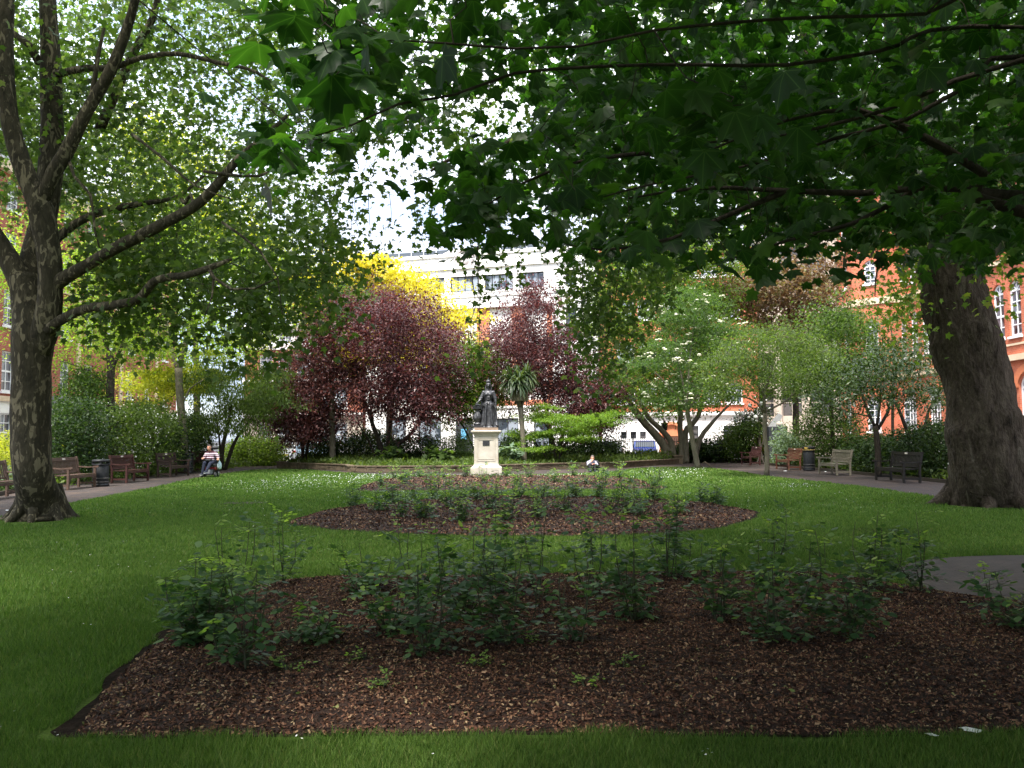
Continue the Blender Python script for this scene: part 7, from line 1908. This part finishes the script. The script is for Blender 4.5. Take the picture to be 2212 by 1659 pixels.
# ================================================================== rose bushes
def rose(h, spread, canes, leaves, seed, lsize=.045, dens=1.0, nu=.82):
    """returns (stem mesh, leaf mesh) in local coordinates"""
    rg = np.random.default_rng(seed)
    mb = MB(); pos = []; siz = []; S = []; D = []; Nn = []; mi = []
    for c in range(canes):
        a = rg.uniform(0, 2 * PI); out = spread * rg.uniform(.2, 1); hh = h * rg.uniform(.45, 1.0) if c else h
        p0 = np.array([rg.normal(0, .03), rg.normal(0, .03), -.02]); top = np.array([math.cos(a) * out, math.sin(a) * out, hh])
        m = p0 * .45 + top * .55 + np.array([math.cos(a) * out * .25, math.sin(a) * out * .25, -.02]) + rg.normal(0, .025, 3)
        pp, rr = catmull([p0, m, top], .06, [.0075, .005, .0025]); mb.tube(pp, rr, 5, 0, cap=False)
        k = int(leaves * rg.uniform(.7, 1.2))
        for i in range(k):
            u = rg.uniform(.16, 1.0); q = np.array(pp[min(len(pp) - 1, int(u * len(pp)))]) + rg.normal(0, .008, 3)
            b = rg.uniform(0, 2 * PI); el = rg.uniform(-.3, .7); L = rg.uniform(.08, .15) * (lsize / .045)
            d = np.array([math.cos(b) * math.cos(el), math.sin(b) * math.cos(el), math.sin(el)]); s = np.array([math.sin(b), -math.cos(b), 0]); nv = np.cross(s, d)
            tip = q + d * L; mb.tube([q, tip], [.0016, .001], 3, 0, cap=False)
            new = (u > nu and rg.random() < .65)
            for t_, sd_ in ((1, 0), (.68, 1), (.68, -1), (.38, 1), (.38, -1)):
                if t_ < .5 and rg.random() < .25: continue
                o = q + d * L * t_ + np.array([0, 0, -.01 * t_]); dd = d * (.35 if sd_ else 1) + s * sd_ * .95 + rg.normal(0, .18, 3) + np.array([0, 0, -.12]); dd /= np.linalg.norm(dd)
                n2 = nv + rg.normal(0, .22, 3); s2 = np.cross(dd, n2); s2 /= np.linalg.norm(s2); n3 = np.cross(s2, dd)
                pos.append(o); siz.append(lsize * rg.uniform(.7, 1.25) * (1.15 if t_ == 1 else .9) * (.8 if new else 1)); S.append(s2); D.append(dd); Nn.append(n3); mi.append(1 if new else 0)
    v, f = scatter(np.array(pos), np.array(siz), T_ROSE, (np.array(S), np.array(D), np.array(Nn)))
    return mb.mesh('stems'), mesh_np('leaves', v, f, matidx=np.repeat(mi, len(T_ROSE[1])))
B_CANE = flat('green_brown_cane', (.045, .052, .022), var=.7)
def rose_thing(x, y, meshes, label, group, rot=0, sc=1.0):
    t = empty('rose_bush', (x, y, bed_z(x, y) - .012), label, 'rose bush', group, rot); t.scale = (sc, sc, sc)
    for nm, me, mats in (('stem', meshes[0], [B_CANE]), ('foliage', meshes[1], [LM_ROSE, LM_ROSEN])):
        o = bpy.data.objects.new(nm, me); COL.objects.link(o); o.parent = t
        if not me.materials:
            for m in mats: me.materials.append(m)
# near bed: every bush its own shape (px, py, height, spread, canes, leaves per cane, label)
NEAR = [
 (438, 1404, .50, .36, 17, 17, 'widest and darkest rose bush at the left tip of the near bed'),
 (525, 1462, .52, .17, 7, 13, 'upright rose bush nearest the camera at the left of the near bed'),
 (500, 1330, .62, .24, 7, 11, 'rose bush with lime new shoots behind the widest left bush'),
 (608, 1272, .62, .16, 5, 11, 'tall thin rose bush standing at the back left edge of the near bed'),
 (678, 1402, .24, .24, 9, 8, 'lowest sprawling rose bush alone on the mulch at left'),
 (790, 1290, .40, .26, 8, 11, 'loose rose bush at the back edge right of the tall thin one'),
 (838, 1382, .36, .26, 9, 12, 'short dark rose bush between the low sprawling one and the centre group'),
 (905, 1300, .55, .2, 6, 11, 'slender rose bush at the back with a pale leafy top'),
 (922, 1425, .62, .17, 8, 14, 'narrow rose bush at the front left of the centre group'),
 (1005, 1350, .70, .26, 9, 13, 'full rose bush in the heart of the centre group'),
 (1088, 1412, .58, .22, 9, 14, 'leafy rose bush front and centre with bare ground beside it'),
 (1060, 1290, .68, .22, 8, 12, 'rose bush at the back centre with dark tips'),
 (1160, 1310, .78, .15, 5, 10, 'tallest single stemmed rose bush at the back centre'),
 (1255, 1405, .50, .15, 4, 8, 'sparse rose bush with few bare stems right of centre'),
 (1275, 1300, .62, .22, 7, 12, 'rose bush behind the sparse bare stemmed one'),
 (1380, 1352, .72, .24, 9, 13, 'bushy rose right of centre reaching above the lawn'),
 (1450, 1262, .72, .26, 9, 12, 'tall wide rose bush at the back right of centre'),
 (1552, 1352, .50, .22, 8, 12, 'rose bush leaning left with round shiny lower leaves'),
 (1655, 1262, .58, .2, 6, 10, 'open rose bush at the back edge before the paved circle'),
 (1682, 1402, .46, .27, 11, 13, 'dense low rose bush at the front right'),
 (1752, 1330, .55, .22, 7, 11, 'rose bush behind the dense low one at the right'),
 (1832, 1398, .42, .24, 9, 11, 'shadowed rose bush right of the dense low one'),
 (1885, 1288, .62, .25, 8, 11, 'spreading rose bush with arching shoots left of the paved circle'),
 (1985, 1290, .62, .18, 6, 11, 'upright rose bush in front of the paved circle'),
 (2195, 1368, .42, .25, 8, 11, 'rose bush cut by the right picture edge'),
]
for i, (px, py, h, s, c, l, lab) in enumerate(NEAR):
    x, y = g2(px, py)
    rose_thing(x, y, rose(h * 1.3, s * 1.2, max(4, int(c * .8)), int(l * 1.4), 100 + i, .066), lab, 'rose bushes in the near bed')
protos = [rose(.60, .2, 8, 11, 300, .066, nu=.45), rose(.66, .26, 9, 11, 301, .066, nu=.45), rose(.5, .24, 10, 11, 302, .066, nu=.45), rose(.7, .18, 7, 10, 303, .066, nu=.45), rose(.45, .2, 9, 10, 304, .066, nu=.45), rose(.75, .25, 9, 12, 305, .066, nu=.45)]
ORD = ['first', 'second', 'third', 'fourth', 'fifth', 'sixth', 'seventh', 'eighth', 'ninth', 'tenth', 'eleventh', 'twelfth', 'thirteenth', 'fourteenth', 'fifteenth']
def row(pts, bedname, rowname, group):
    pts = sorted(pts)
    for i, (px, py) in enumerate(pts):
        x, y = g2(px, py); k = random.randrange(6)
        wd_ = {0: 'upright', 1: 'full', 2: 'rounded', 3: 'narrow', 4: 'short', 5: 'tall'}[k]
        rose_thing(x, y, protos[k], '%s rose bush, %s from the left in the %s row of the %s bed' % (wd_, ORD[i], rowname, bedname), group, random.uniform(0, 6.28), random.uniform(.95, 1.15) * (1.0 if bedname == 'middle' else .88))
row([(865, 1124), (821, 1110), (917, 1126), (1000, 1132), (1096, 1132), (1060, 1106), (1160, 1126), (1219, 1112), (1315, 1114), (1355, 1116), (1391, 1122), (1462, 1120), (968, 1104)], 'middle', 'front', 'rose bushes in the middle bed')
row([(761, 1102), (840, 1094), (937, 1080), (890, 1086), (1000, 1083), (1032, 1087), (1120, 1082), (1172, 1079), (1243, 1080), (1295, 1079), (1343, 1080), (1411, 1086), (1518, 1090), (1544, 1094)], 'middle', 'back', 'rose bushes in the middle bed')
row([(821, 1057), (873, 1050), (937, 1050), (973, 1054), (1044, 1048), (1120, 1053), (1199, 1046), (1267, 1050), (1303, 1056), (1362, 1048), (1415, 1054)], 'far', 'front', 'rose bushes in the far bed')
row([(853, 1035), (877, 1039), (905, 1033), (1004, 1034), (960, 1038), (1096, 1032), (1143, 1034), (1235, 1033), (1303, 1033), (1339, 1036)], 'far', 'back', 'rose bushes in the far bed')
# seedlings and weeds on the mulch
for i, (px, py, s) in enumerate(((630, 1470, .10), (775, 1440, .09), (830, 1505, .07), (1035, 1455, .05), (1270, 1500, .05), (1340, 1452, .06), (1155, 1400, .08))):
    x, y = g2(px, py); me = rose(s, s * .8, 5, 5, 500 + i, .028)
    t = empty('seedling', (x, y, bed_z(x, y) - .01), ['small pale weed left of centre on the bare mulch', 'little seedling in front of the low sprawling rose', 'tiny flat weed near the front left of the mulch', 'tiny sprout below the narrow front rose', 'pale sprig on the open mulch at centre right', 'low weed in front of the sparse bare stemmed rose', 'leafy weed between the centre rose and the sparse one'][i], 'weed', 'weeds on the near mulch')
    for nm, m_, mats in (('stem', me[0], [B_CANE]), ('foliage', me[1], [LM_ROSEN, LM_ROSEN])):
        o = link(nm, m_, t, mats)
# leafy giant weed plants in the raised bed
for i, (px, Y, lab) in enumerate(((845, 46.5, 'broad leaved plant at the foot of the large purple plum'), (945, 46, 'tall lobed leaf plant left of the statue behind the wall'), (1105, 45.5, 'silvery green lobed plant just right of the statue behind the wall'))):
    bx, by, _ = P(px, 1000, Y)
    c = np.array([[bx + RNG.normal(0, .3), by + RNG.normal(0, .2), RNG.uniform(.4, 1.15)] for _ in range(26)])
    make_tree('leafy_plant', lab, 'plant', (bx, by, 0), [([(bx, by, 0), (bx, by, .6), (bx + .1, by, 1.0)], [.03, .025, .015])], c, 6, (.12, .12, .08), T_PLANE, .3, LM_SILVER if i == 2 else LM_MID, B_DARK, 'broad leaved plants behind the wall', (-10, 25, 25))
# ------------------------------------------------------------------ light, sky, camera
w = bpy.data.worlds.new("World"); SC.world = w; w.use_nodes = True
nt = w.node_tree
for n in list(nt.nodes): nt.nodes.remove(n)
out = nt.nodes.new('ShaderNodeOutputWorld'); bg = nt.nodes.new('ShaderNodeBackground'); bg.inputs[1].default_value = .125
sky = nt.nodes.new('ShaderNodeTexSky'); sky.sky_type = 'NISHITA'; sky.sun_disc = False; sky.sun_elevation = SUN_EL; sky.sun_rotation = SUN_AZ
tc = nt.nodes.new('ShaderNodeTexCoord'); mp = nt.nodes.new('ShaderNodeMapping'); mp.inputs['Scale'].default_value = (1, 1, 2.4); mp.inputs['Location'].default_value = (.35, 0, .2)
nz = nt.nodes.new('ShaderNodeTexNoise'); nz.inputs['Scale'].default_value = 2.6; nz.inputs['Detail'].default_value = 7; nz.inputs['Roughness'].default_value = .55
nt.links.new(tc.outputs['Generated'], mp.inputs[0]); nt.links.new(mp.outputs[0], nz.inputs['Vector'])
f = ramp(nt, nz.outputs[0], [(.36, (.3, .3, .3)), (.50, (1, 1, 1))])
c2 = ramp(nt, nz.outputs[0], [(.45, (7.5, 8.4, 10.2)), (.62, (13, 13, 13.1)), (.8, (11, 11.1, 11.4))])
sp = nt.nodes.new('ShaderNodeSeparateXYZ'); nt.links.new(tc.outputs['Generated'], sp.inputs[0])
el = ramp(nt, sp.outputs[2], [(0, (.27, .29, .33)), (.2, (.34, .36, .40)), (.45, (.75, .76, .78)), (.85, (1.0, 1.0, 1.0))])
cm = nt.nodes.new('ShaderNodeMixRGB'); cm.blend_type = 'MULTIPLY'; cm.inputs[0].default_value = 1; nt.links.new(c2, cm.inputs[1]); nt.links.new(el, cm.inputs[2]); c2 = cm.outputs[0]
mx = nt.nodes.new('ShaderNodeMixRGB'); nt.links.new(f, mx.inputs[0]); nt.links.new(sky.outputs[0], mx.inputs[1]); nt.links.new(c2, mx.inputs[2])
nt.links.new(mx.outputs[0], bg.inputs[0]); nt.links.new(bg.outputs[0], out.inputs[0])

sd_ = bpy.data.lights.new('sun', 'SUN'); sd_.energy = 3.8; sd_.angle = math.radians(11); sd_.color = (1, .95, .87)
so = bpy.data.objects.new('sun', sd_); COL.objects.link(so)
dv = Vector((math.sin(SUN_AZ) * math.cos(SUN_EL), math.cos(SUN_AZ) * math.cos(SUN_EL), math.sin(SUN_EL)))
so.rotation_euler = dv.to_track_quat('Z', 'Y').to_euler(); so.location = (0, -20, 40)

cd = bpy.data.cameras.new('camera'); co = bpy.data.objects.new('camera', cd); COL.objects.link(co)
cd.sensor_width = 36; cd.lens = 36 * FPX / 2212; cd.clip_start = .05; cd.clip_end = 2000
M_ = Matrix(((_r[0], _u[0], -_f[0], CAMP[0]), (_r[1], _u[1], -_f[1], CAMP[1]), (_r[2], _u[2], -_f[2], CAMP[2]), (0, 0, 0, 1)))
co.matrix_world = M_
SC.camera = co
SC.view_settings.view_transform = 'Standard'; SC.view_settings.look = 'None'; SC.view_settings.exposure = 1.62; SC.view_settings.gamma = 1
SC.view_settings.use_curve_mapping = False
cy = SC.cycles
cy.max_bounces = 7; cy.diffuse_bounces = 3; cy.glossy_bounces = 2; cy.transmission_bounces = 4; cy.transparent_max_bounces = 4
cy.caustics_reflective = False; cy.caustics_refractive = False; cy.sample_clamp_indirect = 6
cy.use_denoising = True
